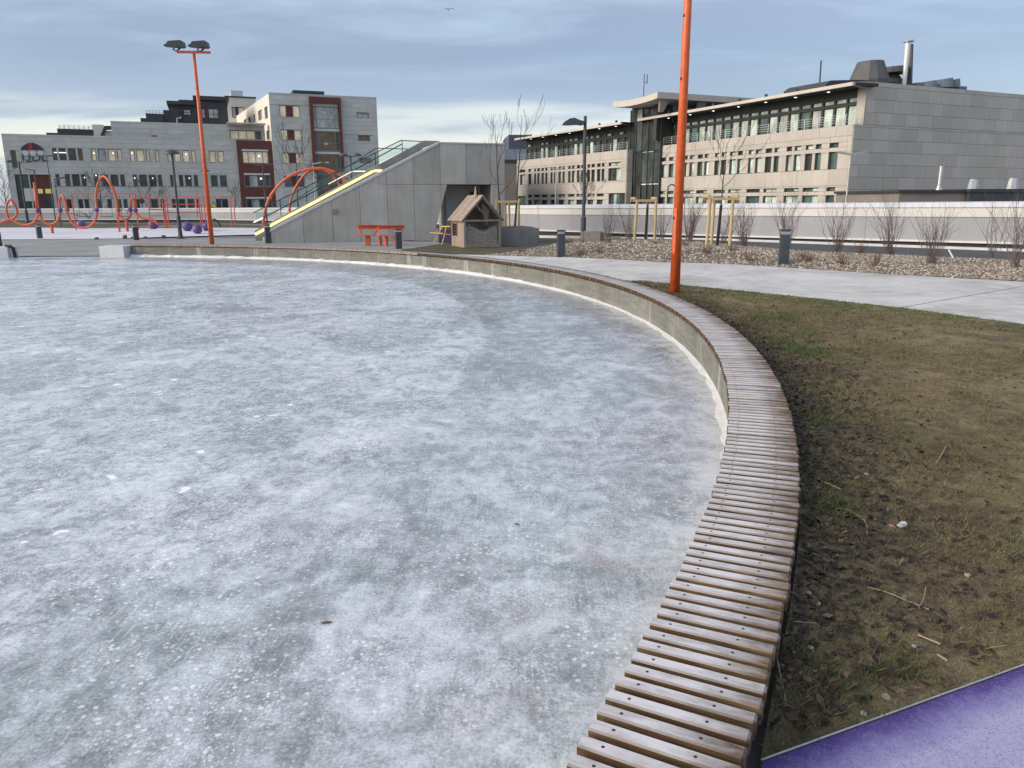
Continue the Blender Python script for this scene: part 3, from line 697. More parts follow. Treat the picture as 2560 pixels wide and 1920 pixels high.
# ------------------------------------------------------------------ white perimeter wall
WALL = [(30.0, 24.0, .14, 2.0), (22.1, 32.8, 0.13, 1.93), (12.5, 42.9, 0.05, 1.86), (1.96, 54.0, 0.0, 1.77), (-5.6, 70.5, 0.0, 1.62), (-18, 82, 0.0, 1.5), (-37, 95, 0.0, 1.40), (-58, 96.5, 0, 1.40), (-90, 93, 0, 1.40)]
pw = thing('perimeter_wall', 'long white parapet wall with a sloping cap running behind the gravel bed and the playground', 'wall', (1.96, 54, 0))
M_warmwhite = basic('cream_panel', (0.52, 0.515, 0.505), (0.60, 0.595, 0.585), 0.5, 0.5)
def wl(i, f, a): return WALL[i][a] + (WALL[i + 1][a] - WALL[i][a]) * f
for i in range(len(WALL) - 1):
    L = math.hypot(WALL[i + 1][0] - WALL[i][0], WALL[i + 1][1] - WALL[i][1]); n = max(1, round(L / 3.2))
    for k in range(n):
        f0, f1 = k / n, (k + 1) / n - 0.012 / (L / n) / n
        A, B = [Vector((wl(i, f, 0), wl(i, f, 1), 0)) for f in (f0, f1)]
        t = (B - A).normalized(); nn = Vector((-t.y, t.x, 0))
        if nn.dot(-A) < 0: nn = -nn
        zb = [wl(i, f, 2) for f in (f0, f1)]; zt = [wl(i, f, 3) for f in (f0, f1)]
        def strip(name, mat, lo, hi, o0, o1, slope=0.0):
            mb = MB(); v = []
            for P, b, T in ((A, zb[0], zt[0]), (B, zb[1], zt[1])):
                h = T - b; v.append([P + nn * o1 + Vector((0, 0, b + h * lo)), P + nn * o0 + Vector((0, 0, b + h * lo)), P + nn * o0 + Vector((0, 0, b + h * hi)), P + nn * o1 + Vector((0, 0, b + h * hi - slope))])
            mb.hexa(v[0] + v[1]); mb.build(name, mat, pw)
        strip('cap', M_cap, 0.862, 1.0, -0.42, 0.16, 0.04)
        strip('upper_panel', M_warmwhite, 0.63, 0.86, -0.10, 0.10)
        strip('lower_panel', M_wallgrey, 0.055, 0.628, -0.10, 0.05)
        strip('ledge', M_white, 0.0, 0.053, -0.10, 0.17)
        strip('gap_shade', M_black, -0.22, -0.002, -0.10, -0.02)  # black strip painting the shade of the open gap below the ledge
mb = MB()
for i in range(0, 3):
    A, B = Vector(WALL[i][:2]), Vector(WALL[i + 1][:2]); t = (B - A).normalized(); nn = Vector((-t.y, t.x));
    if nn.dot(-A) < 0: nn = -nn
    a, b = A + nn * 1.25, B + nn * 1.25
    mb.beam((a.x, a.y, gz(*a) + 0.03), (b.x, b.y, gz(*b) + 0.03), 0.16, 0.16)
mb.build('kerb', M_coping)['kind'] = 'structure'

# ------------------------------------------------------------------ stair ramp of concrete panels
def clip_poly(poly, a, b):                # keep the left side of the line a->b (u, z space)
    outp = []
    f = lambda p: (b[0] - a[0]) * (p[1] - a[1]) - (b[1] - a[1]) * (p[0] - a[0])
    for i in range(len(poly)):
        p, q = poly[i - 1], poly[i]; fp, fq = f(p), f(q)
        if (fp >= 0) != (fq >= 0): t = fp / (fp - fq); outp.append((p[0] + (q[0] - p[0]) * t, p[1] + (q[1] - p[1]) * t))
        if fq >= 0: outp.append(q)
    return outp
RP = Fac(atz(680.6, 608, 0)[:2], 19.8)
z3, z4 = Z(4.096, 600, 320), Z(4.254, 1040, 320)
ramp = thing('stair_ramp', 'big grey concrete stair block with a lit sloping handrail and a passage underneath', 'stair', RP.pt(6, 0))
sl0, sl1 = RP.uz(676, 581), RP.uz(1098, 360)
zt = RP.uz(1180, 360)[1]; u_end = RP.uz(1262, 480)[0]; zj = RP.uz(973, 460.5)[1]
o_top = RP.uz(*z4(330, 602)); o_bot = RP.uz(*z4(178, 1188)); u_pier = RP.uz(*z4(802, 700))[0]; u_niche = RP.uz(*z4(416, 640))[0]
us = [RP.uz(676, 600)[0]] + [RP.uz(x, 560)[0] for x in (683, 758, 832, 902.5, 971, 1037)] + [RP.uz(x, 420)[0] for x in (1100.5, 1165, 1227.8)] + [u_end]
def panel(poly, o0=0.0, th=0.14, name='concrete_panel', mat=None):
    if len(poly) < 3: return
    mb = MB(); mb.prism([RP.pt(u, z, o0) for u, z in poly], RP.n * -th); mb.build(name, mat or M_ramp, ramp)
G_ = 0.008
for i in range(len(us) - 1):
    a, b = us[i] + G_, us[i + 1] - G_
    for lo, hi in ((0.0, zj - G_), (zj + G_, zt)):
        p = [(a, lo), (b, lo), (b, hi), (a, hi)]
        p = clip_poly(p, (sl1[0], sl1[1]), (sl0[0], sl0[1]))       # below the slope
        if not p: continue
        if lo == 0.0 and a < u_pier - 0.1:
            if a > o_bot[0] and a > o_top[0]: continue
            p = clip_poly(p, (o_bot[0], 0), (o_top[0], zj))          # left of the slanted edge
        if len(p) > 2: panel(p)
# far stair wall, floor of the stair, deck, pier, niche
W = 3.0
ft0, ft1 = RP.uz(636.6, 577, -W), RP.uz(1020, 372.5, -W)
zfar = zt + 0.35
tt = (zfar - ft0[1]) / (ft1[1] - ft0[1]); ft2 = (ft0[0] + (ft1[0] - ft0[0]) * tt, zfar)
fp = clip_poly([(ft0[0], 0), (ft2[0] + 1.2, 0), (ft2[0] + 1.2, zfar), ft2, ft0], (o_bot[0] - .3, 0), (o_top[0] - .3, zj))
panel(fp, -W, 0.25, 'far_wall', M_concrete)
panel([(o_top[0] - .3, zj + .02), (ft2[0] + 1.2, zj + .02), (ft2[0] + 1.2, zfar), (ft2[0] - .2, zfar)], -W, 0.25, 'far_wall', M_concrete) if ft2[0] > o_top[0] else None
mb = MB(); q = [(us[1], 0.0), (sl1[0] - 0.6, 0.0), (sl1[0] - 0.6, zj), (sl1[0] - 0.6, sl1[1] - 0.9), (us[1], 0.05)]
mb = MB(); n_st = 26
for k in range(n_st):                     # the steps themselves
    f0, f1 = k / n_st, (k + 1) / n_st
    ua, ub = sl0[0] - 0.3 + (sl1[0] + 0.3 - sl0[0]) * f0, sl0[0] - 0.3 + (sl1[0] + 0.3 - sl0[0]) * f1
    zz = (sl1[1] - 0.75) * f1 + 0.05
    P = RP.pt; RP.box(mb, ua, ub - 0.004, max(0, zz - 0.5), zz, -W + 0.02, -0.16)
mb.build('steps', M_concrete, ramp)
mb = MB(); RP.box(mb, sl1[0] - 0.2, u_end, zj + 0.02, zt - 0.05, -W - 2.2, -0.16); mb.build('deck', M_ramp, ramp)
mb = MB(); RP.box(mb, u_niche, u_pier, 0, zj, -3.6, -2.0); mb.build('back_wall', M_ramp, ramp)
mb = MB(); RP.box(mb, u_niche + 1.4, u_pier - 0.15, 0, zj - 0.35, -2.0, -1.96); mb.build('door', M_dark, ramp)  # dark sheet standing in for the shade deep in the recess
mb = MB(); RP.box(mb, u_pier + 0.02, u_end, 0, zj, -3.6, -0.16); mb.build('pier', M_brownwall, ramp)
mb = MB(); th = Vector((0, 0, 0.14))
mb.prism([RP.pt(sl0[0] - 0.05, sl0[1], 0.03), RP.pt(sl1[0], sl1[1], 0.03), RP.pt(sl1[0], sl1[1], -0.34), RP.pt(sl0[0] - 0.05, sl0[1], -0.34)], (0, 0, 0.13)); mb.build('coping', M_coping, ramp)
mb = MB(); RP.box(mb, sl1[0] + 0.01, u_end, zt + 0.002, zt + 0.07, -0.4, 0.03); mb.build('coping', M_coping, ramp)
def rail(name, pts, o, r, mat, k=6):
    mb = MB(); mb.tube([RP.pt(*RP.uz(x, y, o), o) for x, y in pts], r, k); return mb.build(name, mat, ramp)
rail('led_tube', [(637.5, 586), (664, 572)], -W + 0.12, 0.075, M_led)
rail('led_tube', [(674, 565), (933.5, 427.5)], -W + 0.12, 0.075, M_led)
rail('led_tube', [(936, 427), (955, 427)], -W + 0.12, 0.075, M_led)
O2 = -W - 2.6
rail('handrail', [(658, 544), (820, 461)], O2, 0.035, M_dark); rail('handrail', [(880, 428), (1005, 360)], O2, 0.035, M_dark)
rail('led_tube', [(634, 556), (657, 544.5)], O2, 0.04, M_led2); rail('led_tube', [(821, 460), (879, 429)], O2, 0.022, M_led2); rail('led_tube', [(881, 428), (913, 428)], O2, 0.03, M_led2)
rail('top_rail', [(633, 532), (1002, 351), (1091, 355.5)], O2, 0.03, M_dark)
rail('top_rail', [(730, 505), (940, 370.5), (1020, 372.5)], O2 - 1.2, 0.028, M_dark)
for x, y0_, y1_ in ((700, 500, 560), (765, 468, 520), (840, 431, 470), (938, 383, 410), (1005, 352, 397)):
    mb = MB(); a, b = RP.uz(x, y0_, O2), RP.uz(x, y1_, O2); mb.tube([RP.pt(a[0], b[1] - 0.5, O2), RP.pt(a[0], a[1], O2)], 0.025, 6); mb.build('post', M_dark, ramp)
q = [RP.uz(x, y, O2) for x, y in ((640, 560), (1002, 380), (1089, 378), (1089, 357), (1002, 352.5), (640, 530))]
mb = MB(); mb.prism([RP.pt(u, z, O2 - 0.03) for u, z in q], RP.n * -0.012); mb.build('glass_balustrade', M_clear, ramp)
mb = MB(); RP.box(mb, RP.uz(836, 530)[0] - .12, RP.uz(836, 530)[0] + 0.16, RP.uz(838, 535)[1], RP.uz(838, 523)[1], 0.0, 0.06); mb.build('scupper', M_greywood, ramp)

# ------------------------------------------------------------------ right-hand stone office building
rb = thing('stone_office', 'long beige stone office building with a flat overhanging roof and rows of narrow windows', 'building', (22, 76, 0))
FA = Fac((28.25, 63.0), -65.1)
z6 = Z(4.096, 1640, 180)
uL, zTop = FA.uz(*z6(-95, 752))[0], FA.uz(*z6(2020, 535))[1]
holes = []; wins = []
small = [(-42, 0), (10, 45), (62, 107), (137, 182), (217, 262), (293, 328), (350, 398), (432, 482), (502, 545), (607, 650), (675, 725), (760, 820), (842, 887), (953, 1000), (1025, 1085), (1127, 1190), (1217, 1267), (1342, 1395), (1423, 1490), (1537, 1610), (1640, 1697), (1780, 1872)]
low = [(-140, -60), (5, 95), (120, 180), (200, 262), (280, 385), (415, 525), (590, 705), (742, 865), (930, 1060), (1103, 1240), (1315, 1465), (1505, 1663), (1748, 1835)]
def ymid(x, xa, ya, xb, yb): return ya + (yb - ya) * (x - xa) / (xb - xa)
zs_s = (FA.uz(*z6(1826, 775))[1], FA.uz(*z6(1826, 725))[1]); zs_t = (FA.uz(*z6(1812, 995))[1], FA.uz(*z6(1820, 818))[1])
zl_s = (FA.uz(*z6(1790, 1221))[1], FA.uz(*z6(1790, 1180))[1]); zl_t = (FA.uz(*z6(1788, 1262))[1] - 2.3, FA.uz(*z6(1788, 1262))[1])
for xl, xr in small:
    y = ymid(xl, 10, 905, 1826, 750); a, b = FA.uz(*z6(xl, y))[0], FA.uz(*z6(xr, y))[0]
    y = ymid(xl, 10, 1020, 1826, 905)
    wins.append(((a, b, *zs_s), (a, b, *zs_t)))
for xl, xr in low:
    y = ymid(xl, 5, 1245, 1790, 1200); a, b = FA.uz(*z6(xl, y))[0], FA.uz(*z6(xr, y))[0]
    wins.append(((a, b, *zl_s), (a, b, *zl_t)))
holes = [r for pr in wins for r in pr]
uR = FA.uz(*z6(2026, 535))[0]; zB = -2.0
mb = MB(); wall_sheet(mb, FA, uL, uR, zB, zTop, holes, 0, 0.32); mb.build('facade', M_joint, rb)
clad(FA, rb, 'stone_panel', M_beige, uL, uR, 0.6, zTop, holes, 1.30, 2.05, 0.0, 0.04, 0.022, 0.25, 190, seed=5)
rw = random.Random(11); panes = [M_gdark, M_gblind, M_gblind, M_ggreen, M_gblind, M_gblind, M_ggreen]
for up, lo in wins:
    w = up[1] - up[0]; mu = (0.5,) if w > 1.3 and up[2] < zs_s[0] - 1 else ()
    window(FA, rb, up, -0.20, M_frame, [rw.choice(panes) for _ in range(2)], 0.05, mu)
    window(FA, rb, lo, -0.20, M_frame, [rw.choice(panes) for _ in range(2)], 0.055, mu if w > 1.3 else ())
# top floor set back behind a railing
SB = -1.3
zr = FA.uz(*z6(2026, 180), 0.9)[1]
uT0 = FA.uz(*z6(55, 600), SB)[0]; uT1 = FA.uz(*z6(2078, 400), SB)[0]
zrf = FA.uz(*z6(2075, 200), SB)[1]
zw_s = (FA.uz(*z6(2025, 308), SB)[1], FA.uz(*z6(2025, 262), SB)[1]); zw_t = (zTop + 0.12, FA.uz(*z6(2020, 342), SB)[1])
nW = 21; tw = []
for k in range(nW):
    a = uT0 + (uT1 - uT0) * (k + 0.08) / nW; b = uT0 + (uT1 - uT0) * (k + 0.92) / nW; tw.append(((a, b, *zw_s), (a, b, *zw_t)))
mb = MB(); wall_sheet(mb, FA, uT0 - 0.3, uT1 + 0.02, zTop - 0.2, zrf + 0.25, [r for t in tw for r in t], SB, 0.2); mb.build('top_floor_wall', M_frame, rb)
for up, lo in tw:
    window(FA, rb, up, SB - 0.12, M_frame, rw.choice([M_gblind, M_gblind, M_gblind, M_gsky]), 0.04)
    window(FA, rb, lo, SB - 0.12, M_frame, rw.choice([M_gblind, M_gblind, M_gsky, M_gsky, M_ggreen]), 0.045)
def railing(F, parent, u0, u1, z, n, h=0.85, o=-0.12):
    mb = MB()
    for k in range(4): F.box(mb, u0, u1, z + h * (0.30 + 0.23 * k) - 0.018, z + h * (0.30 + 0.23 * k) + 0.018, o - 0.02, o + 0.02)
    mb.build('rail_bars', M_steel, parent)
    for k in range(n + 1):
        u = u0 + (u1 - u0) * k / n; F.piece('rail_post', M_lightsteel, parent, u - 0.03, u + 0.03, z + 0.002, z + h, o + 0.022, o + 0.07)
railing(FA, rb, uL + 0.2, uR + 0.5, zTop, 20)
# return wall and end wall (perpendicular), corner pier
dE = 34.0
FE = Fac(FA.pt(uR + 0.01, 0)[:2], 24.9)
mb = MB(); wall_sheet(mb, FE, 0, dE, zB, zTop, [], 0); mb.build('end_wall', M_joint, rb)
FE2 = Fac(FE.pt(1.15, 0, 0.02)[:2], 24.9)
zRoofE = FE2.uz(*z6(2142, 94))[1]; zWedge = FE2.uz(*z6(2142, 178))[1]
mb = MB(); wall_sheet(mb, FE2, 0.0, dE, zTop - 0.1, zRoofE, [], 0.0); mb.build('end_wall', M_joint, rb)
clad(FE, rb, 'grey_stone_panel', M_beigegrey, 0, dE, 0.9, zTop, [], 0.98, 1.9, 0.0, 0.05, 0.022, 0.45, 170, seed=3)
clad(FE2, rb, 'grey_stone_panel', M_beigegrey, 0, dE, zTop, zRoofE, [], 0.98, 1.9, 0.0, 0.05, 0.022, 0.45, 130, seed=4)
mb = MB(); FA.box(mb, uT1 + 0.02, uT1 + 0.85, zTop, zrf + 0.2, SB - 0.6, SB + 0.35); mb.build('corner_pier', M_beige, rb)
# roof slab with pale fascia, dark soffit and spotlights
uF0 = FA.uz(*z6(-190, 465), 1.0)[0]; zF = FA.uz(*z6(2015, 100), 1.0)[1]; uF1 = FA.uz(*z6(2015, 95), 1.0)[0]
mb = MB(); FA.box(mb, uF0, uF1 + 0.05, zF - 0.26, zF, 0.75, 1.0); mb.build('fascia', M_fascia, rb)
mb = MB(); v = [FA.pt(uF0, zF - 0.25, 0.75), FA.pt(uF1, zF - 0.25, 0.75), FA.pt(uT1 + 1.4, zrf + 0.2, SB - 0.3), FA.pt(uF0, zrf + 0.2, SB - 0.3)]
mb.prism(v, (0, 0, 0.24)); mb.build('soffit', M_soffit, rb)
mb = MB(); mb.prism([FA.pt(uF1 + 0.06, zF - 0.26, 1.0), FA.pt(uF1 + 0.06, zF, 1.0), FE2.pt(0, zRoofE, 0.02), FE2.pt(0, zWedge, 0.02)], FA.u * -0.08); mb.build('fascia', M_beigegrey, rb)
mb = MB(); mb.prism([FA.pt(uF0, zF - 0.005, 0.9), FA.pt(uF1 - .3, zF - 0.005, 0.9), FE2.pt(0, zRoofE - .1, -0.3), FE2.pt(dE, zRoofE - .1, -0.3), FA.pt(uF0, zF - 0.005, -30)], (0, 0, -0.05)); mb.build('roof', M_darkclad, rb)
for x, y in ((130, 456), (350, 420), (588, 383), (845, 341), (1125, 297), (1430, 246), (1767, 193)):
    o = -0.2; u = FA.uz(*z6(x, y), o)[0]; zz = zF - 0.25 + (zrf + 0.45 - zF) * (0.75 - o) / (0.75 - SB + 0.3) - 0.03
    mb = MB(); mb.disc(FA.pt(u, zz - 0.02, o), 0.13, (0, 0, -1), 10); mb.tube([FA.pt(u, zz + 0.0, o), FA.pt(u, zz - 0.012, o)], 0.11, 10); mb.build('spotlight', M_spot, rb)
for x, y in ((1128, 228), (1440, 172), (855, 270), (590, 315), (135, 395)):
    u = FA.uz(*z6(x, y), 0.6)[0]; FA.piece('snow_guard', M_dark, rb, u - 0.1, u + 0.1, zF + 0.001, zF + 0.28, 0.5, 0.7)
# roof plant
z7 = Z(3.317, 2040, 60)
def roofpos(x, y, o=-7.0): return FA.uz(*z7(x, y), o)
def wpt(x, y, o=-7.0): u, z = roofpos(x, y, o); return FA.pt(u, z, o)
mb = MB(); a, b = wpt(75, 520), wpt(840, 520)
RF = Fac(FE2.pt(2.0, 0, -6)[:2], 24.9)
def rfp(x, y, o=0.0): return RF.uz(*z7(x, y), o)
u0, zz = rfp(80, 505); u1, _ = rfp(840, 497); zt_ = rfp(600, 462)[1]
mb = MB(); um, _ = rfp(330, 480); ue, _ = rfp(700, 470); zl1 = rfp(200, 474)[1]
mb.prism([RF.pt(u0, zRoofE - 1, 0), RF.pt(u0, zl1 - .35, 0), RF.pt(u0 + .6, zl1, 0), RF.pt(um, rfp(330, 462)[1], 0), RF.pt(ue, zt_ - .1, 0), RF.pt(u1, zRoofE - .1, 0), RF.pt(u1, zRoofE - 1, 0)], RF.n * -5); mb.build('plant_base', M_darkclad, rb)
def frustum(name, xb0, xb1, yb, xt0, xt1, yt, mat, o=-1.5, k=14, down=0.8):
    ub0, zb = rfp(xb0, yb, o); ub1, _ = rfp(xb1, yb, o); ut0, ztp = rfp(xt0, yt, o); ut1, _ = rfp(xt1, yt, o)
    c0 = RF.pt((ub0 + ub1) / 2, zb, o); c1 = RF.pt((ut0 + ut1) / 2, ztp, o)
    mb = MB(); mb.tube([c0 - Vector((0, 0, down)), c0, c1], [abs(ub1 - ub0) / 2, abs(ub1 - ub0) / 2, abs(ut1 - ut0) / 2], k); return mb.build(name, mat, rb, smooth=False)
M_cowl = basic('vent_cowl', (0.07, 0.073, 0.075), (0.10, 0.103, 0.105), 1.5, 0.6)
frustum('cowl', 325, 555, 462, 378, 528, 306, M_cowl)
frustum('cowl', 570, 690, 470, 600, 655, 402, M_cowl, -2.5); frustum('cowl', 540, 712, 400, 545, 712, 352, M_cowl, -2.5, 14, 0.05)
frustum('flue', 722, 746, 468, 750, 782, 140, M_lightsteel, -1.0, 10)
frustum('flue_cap', 738, 797, 142, 742, 793, 132, M_steel, -1.0, 10, 0.03)
frustum('flue_support', 748, 790, 490, 777, 803, 165, M_cowl, -1.4, 4)
frustum('fan_drum', 880, 972, 500, 882, 970, 472, M_bluebldg, -1.0, 14, 0.3); frustum('fan_drum', 1012, 1108, 500, 1014, 1106, 452, M_bluebldg, -1.0, 14, 0.3); frustum('fan_drum', 1095, 1172, 500, 1097, 1170, 458, M_bluebldg, -1.0, 14, 0.3)
ua, zz = rfp(850, 500, -.8); ub, _ = rfp(1085, 500, -.8); ztp = rfp(1000, 497, -.8)[1]
mb = MB(); RF.box(mb, ua, ub + 3, zRoofE - 0.8, ztp, -3, -0.8); mb.build('fan_housing', M_bluebldg, rb)
mb = MB(); u, zz = rfp(30, 508, -4); u2, zt2 = rfp(43, 303, -4); mb.tube([RF.pt(u, zz - 1, -4), RF.pt(u2, zt2, -4)], 0.07, 6); mb.build('mast', M_dark, rb)

# left wing, a few metres proud
z5 = Z(4.608, 1240, 200)
FB = Fac(aty(1565.5, 400, 92.0)[:2], -62.5)
lw_ = thing('stone_wing', 'lower beige stone wing behind the bare trees with spotlights under its roof', 'building', FB.pt(-9, 0))
uL2, zT2 = FB.uz(*z5(240, 935))[0], FB.uz(*z5(1500, 800))[1]
uR2 = FB.uz(*z5(1505, 1000))[0]
sm2 = [(280, 340), (375, 410), (443, 463), (478, 508), (527, 557), (572, 595), (632, 655), (670, 693), (722, 755), (770, 795), (835, 862), (877, 913), (935, 972), (985, 1010), (1058, 1087), (1103, 1142), (1168, 1207), (1222, 1252), (1300, 1437)]
lo2 = [(375, 410), (443, 505), (527, 593), (632, 697), (722, 792), (833, 905), (930, 1000), (1058, 1135), (1165, 1243)]
rows = lambda xq, yl, yr, xa=310, xb=1368: yl + (yr - yl) * (xq - xa) / (xb - xa)
zz_s = (FB.uz(*z5(1368, 988))[1], FB.uz(*z5(1368, 947))[1]); zz_t = (FB.uz(*z5(1368, 1160))[1], FB.uz(*z5(1368, 1015))[1])
zl2s = (FB.uz(*z5(1204, 1340))[1], FB.uz(*z5(1204, 1308))[1]); zl2t = (FB.uz(*z5(1204, 1378))[1] - 2.4, FB.uz(*z5(1204, 1378))[1])
wins = []
for xl, xr in sm2:
    y = rows(xl, 1060, 967); a, b = FB.uz(*z5(xl, y))[0], FB.uz(*z5(xr, y))[0]; wins.append(((a, b, *zz_s), (a, b, *zz_t)))
for xl, xr in lo2:
    y = rows(xl, 1350, 1320); a, b = FB.uz(*z5(xl, y))[0], FB.uz(*z5(xr, y))[0]; wins.append(((a, b, *zl2s), (a, b, *zl2t)))
a, b = FB.uz(*z5(1300, 1360))[0], uR2 - 0.1; gl = (a, b, -1.0, FB.uz(*z5(1400, 1303))[1])
dr = (FB.uz(*z5(258, 1400))[0], FB.uz(*z5(345, 1400))[0], -1.0, FB.uz(*z5(300, 1338))[1])
holes = [r for t in wins for r in t] + [gl, dr]
mb = MB(); wall_sheet(mb, FB, uL2, uR2, -2, zT2, holes, 0, 0.32); mb.build('facade', M_joint, lw_)
clad(FB, lw_, 'stone_panel', M_beige, uL2, uR2, 0.3, zT2, holes, 1.3, 2.1, 0, 0.04, 0.022, 0.25, 160, seed=9)
for up, lo in wins:
    w = up[1] - up[0]; mu = (0.5,) if w > 1.25 else ()
    window(FB, lw_, up, -0.26, M_frame, [rw.choice([M_gdark, M_gblind, M_ggreen]) for _ in range(2)], 0.05, mu)
    window(FB, lw_, lo, -0.26, M_frame, [rw.choice([M_gdark, M_gblind, M_ggreen, M_gblind]) for _ in range(2)], 0.055, mu)
window(FB, lw_, gl, -0.2, M_frame, [M_gdark, M_gblind, M_ggreen, M_gdark], 0.09, (0.2, 0.4, 0.6, 0.8), (0.72,))
window(FB, lw_, dr, -0.2, M_frame, M_ggreen, 0.08, (0.5,))
zrB = FB.uz(*z5(1440, 480), 1.0)[1]
zsB = FB.uz(*z5(1540, 580), -1.3)[1] + 0.5
u0, u1 = FB.uz(*z5(352, 800), -1.3)[0], FB.uz(*z5(1545, 650), -1.3)[0]
tS = (FB.uz(*z5(1516, 620), -1.3)[1], FB.uz(*z5(1516, 585), -1.3)[1]); tT = (zT2 + 0.1, FB.uz(*z5(1516, 655), -1.3)[1])
tw = []
for k in range(20):
    a = u0 + (u1 - u0) * (k + 0.12) / 20; b = u0 + (u1 - u0) * (k + 0.88) / 20; tw.append(((a, b, *tS), (a, b, *tT)))
mb = MB(); wall_sheet(mb, FB, u0 - 0.15, u1 + 0.02, zT2 - 0.2, zsB + 0.4, [r for t in tw for r in t], -1.3, 0.2); mb.build('top_floor_wall', M_frame, lw_)
for up, lo in tw:
    window(FB, lw_, up, -1.42, M_frame, rw.choice([M_gblind, M_gdark, M_gblind]), 0.05); window(FB, lw_, lo, -1.42, M_frame, rw.choice([M_gdark, M_gblind, M_gdark, M_ggreen]), 0.06)
railing(FB, lw_, uL2 + 0.3, uR2 - 0.1, zT2, 16)
uF0, uF1 = FB.uz(*z5(212, 668), 1.0)[0], FB.uz(*z5(1442, 470), 1.0)[0]
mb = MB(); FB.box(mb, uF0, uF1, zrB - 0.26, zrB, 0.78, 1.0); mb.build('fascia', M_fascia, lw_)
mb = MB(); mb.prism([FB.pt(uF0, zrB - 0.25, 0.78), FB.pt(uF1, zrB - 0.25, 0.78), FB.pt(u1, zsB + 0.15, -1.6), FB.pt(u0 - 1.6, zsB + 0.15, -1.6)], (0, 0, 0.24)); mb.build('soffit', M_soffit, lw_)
mb = MB(); mb.prism([FB.pt(uF0, zrB - 0.01, 0.9), FB.pt(uF1, zrB - 0.01, 0.9), FB.pt(u1 - .2, zrB - 0.01, -12), FB.pt(uF0, zrB - 0.01, -12)], (0, 0, -0.05)); mb.build('roof', M_darkclad, lw_)
mb = MB(); mb.prism([FB.pt(uF1 + .01, zrB - 0.24, 1.0), FB.pt(uF1 + .01, zrB, 1.0), FB.pt(u1 + .1, zrB, -1.5), FB.pt(u1 + .1, zrB - .3, -1.5)], FB.u * -0.08); mb.build('fascia', M_beigegrey, lw_)
for x, y in ((402, 680), (541, 657), (690, 634), (847, 608), (1190, 551), (1381, 520)):
    o = -0.1; u = FB.uz(*z5(x, y), o)[0]; zz = zrB - 0.25 + (zsB + 0.4 - zrB) * (0.78 - o) / 2.38 - 0.04
    mb = MB(); mb.disc(FB.pt(u, zz - 0.02, o), 0.13, (0, 0, -1), 10); mb.tube([FB.pt(u, zz, o), FB.pt(u, zz - 0.012, o)], 0.13, 10); mb.build('spotlight', M_spot, lw_)
for x, y in ((402, 630), (1192, 492), (1387, 458)):
    u = FB.uz(*z5(x, y), 0.6)[0]; FB.piece('snow_guard', M_dark, lw_, u - 0.1, u + 0.1, zrB + 0.001, zrB + 0.28, 0.5, 0.7)
FBE = Fac(FB.pt(uR2 + 0.01, 0)[:2], -62.5 + 90)
mb = MB(); wall_sheet(mb, FBE, 0, 0.8, -2, zT2, [], 0); mb.build('end_wall', M_joint, lw_)
clad(FBE, lw_, 'grey_stone_panel', M_beigegrey, 0, 0.8, 0.3, zT2, [], 1.3, 0.8, 0, 0.04, 0.02, 0.0, 40, seed=2)
FBL = Fac(FB.pt(uL2 - 0.01, 0, -10)[:2], -62.5 - 90)
mb = MB(); wall_sheet(mb, FBL, 0, 10, -2, zT2, [], 0); mb.build('end_wall', M_beige, lw_)

# glazed stair tower with the upswept roof between the wings
gt = thing('glass_tower', 'dark glazed stair tower with an upswept pale roof between the two stone wings', 'building', FB.pt(uR2 + 3, 0))
FT = Fac(FB.pt(uR2, 0, -0.85)[:2], -64.0)
ua, ub = FT.uz(*z5(1540, 900))[0], FT.uz(*z5(1888, 900))[0]
ztw = FT.uz(*z5(1700, 325))[1]
mb = MB(); FT.box(mb, ua, ub, -2, ztw + 0.5, -9, -0.12); mb.build('core', M_frame, gt)
nx = 5; zrows = [-2.0, FT.uz(*z5(1680, 1215))[1], FT.uz(*z5(1680, 1190))[1], FT.uz(*z5(1680, 845))[1], FT.uz(*z5(1680, 825))[1], FT.uz(*z5(1680, 475))[1], ztw]
for j in range(len(zrows) - 1):
    if j in (0,): continue
    for i in range(nx):
        a, b = ua + (ub - ua) * i / nx, ua + (ub - ua) * (i + 1) / nx
        thin = zrows[j + 1] - zrows[j] < 1.2
        FT.piece('glass_pane', (M_gblind if rw.random() < .7 else M_gdark) if thin else (rw.choice([M_gsky, M_gdark]) if j == 5 else M_gdark), gt, a + 0.07, b - 0.07, zrows[j] + 0.06, zrows[j + 1] - 0.06, -0.11, -0.04)
for i in range(nx + 1):
    a = ua + (ub - ua) * i / nx; FT.piece('mullion', M_frame, gt, a - 0.06, a + 0.06, -2, ztw, -0.1, 0.04)
# upper glazed storey to the right of the tower, under the roof
FU = Fac(FT.pt(ub, 0, 0.6)[:2], 24.9)
zu0, zu1 = FU.uz(*z6(20, 400))[1], FU.uz(*z6(20, 275))[1]
mb = MB(); FU.box(mb, 0.05, 16, zu0 - 3, zu1 + 0.3, -0.7, -0.1); mb.build('core', M_frame, gt)
for k in range(10): FU.piece('glass_pane', rw.choice([M_gdark, M_gblind, M_gdark, M_ggreen]), gt, 0.2 + k * 1.55, 1.6 + k * 1.55, zu0 - 1, zu1, -0.09, -0.04)
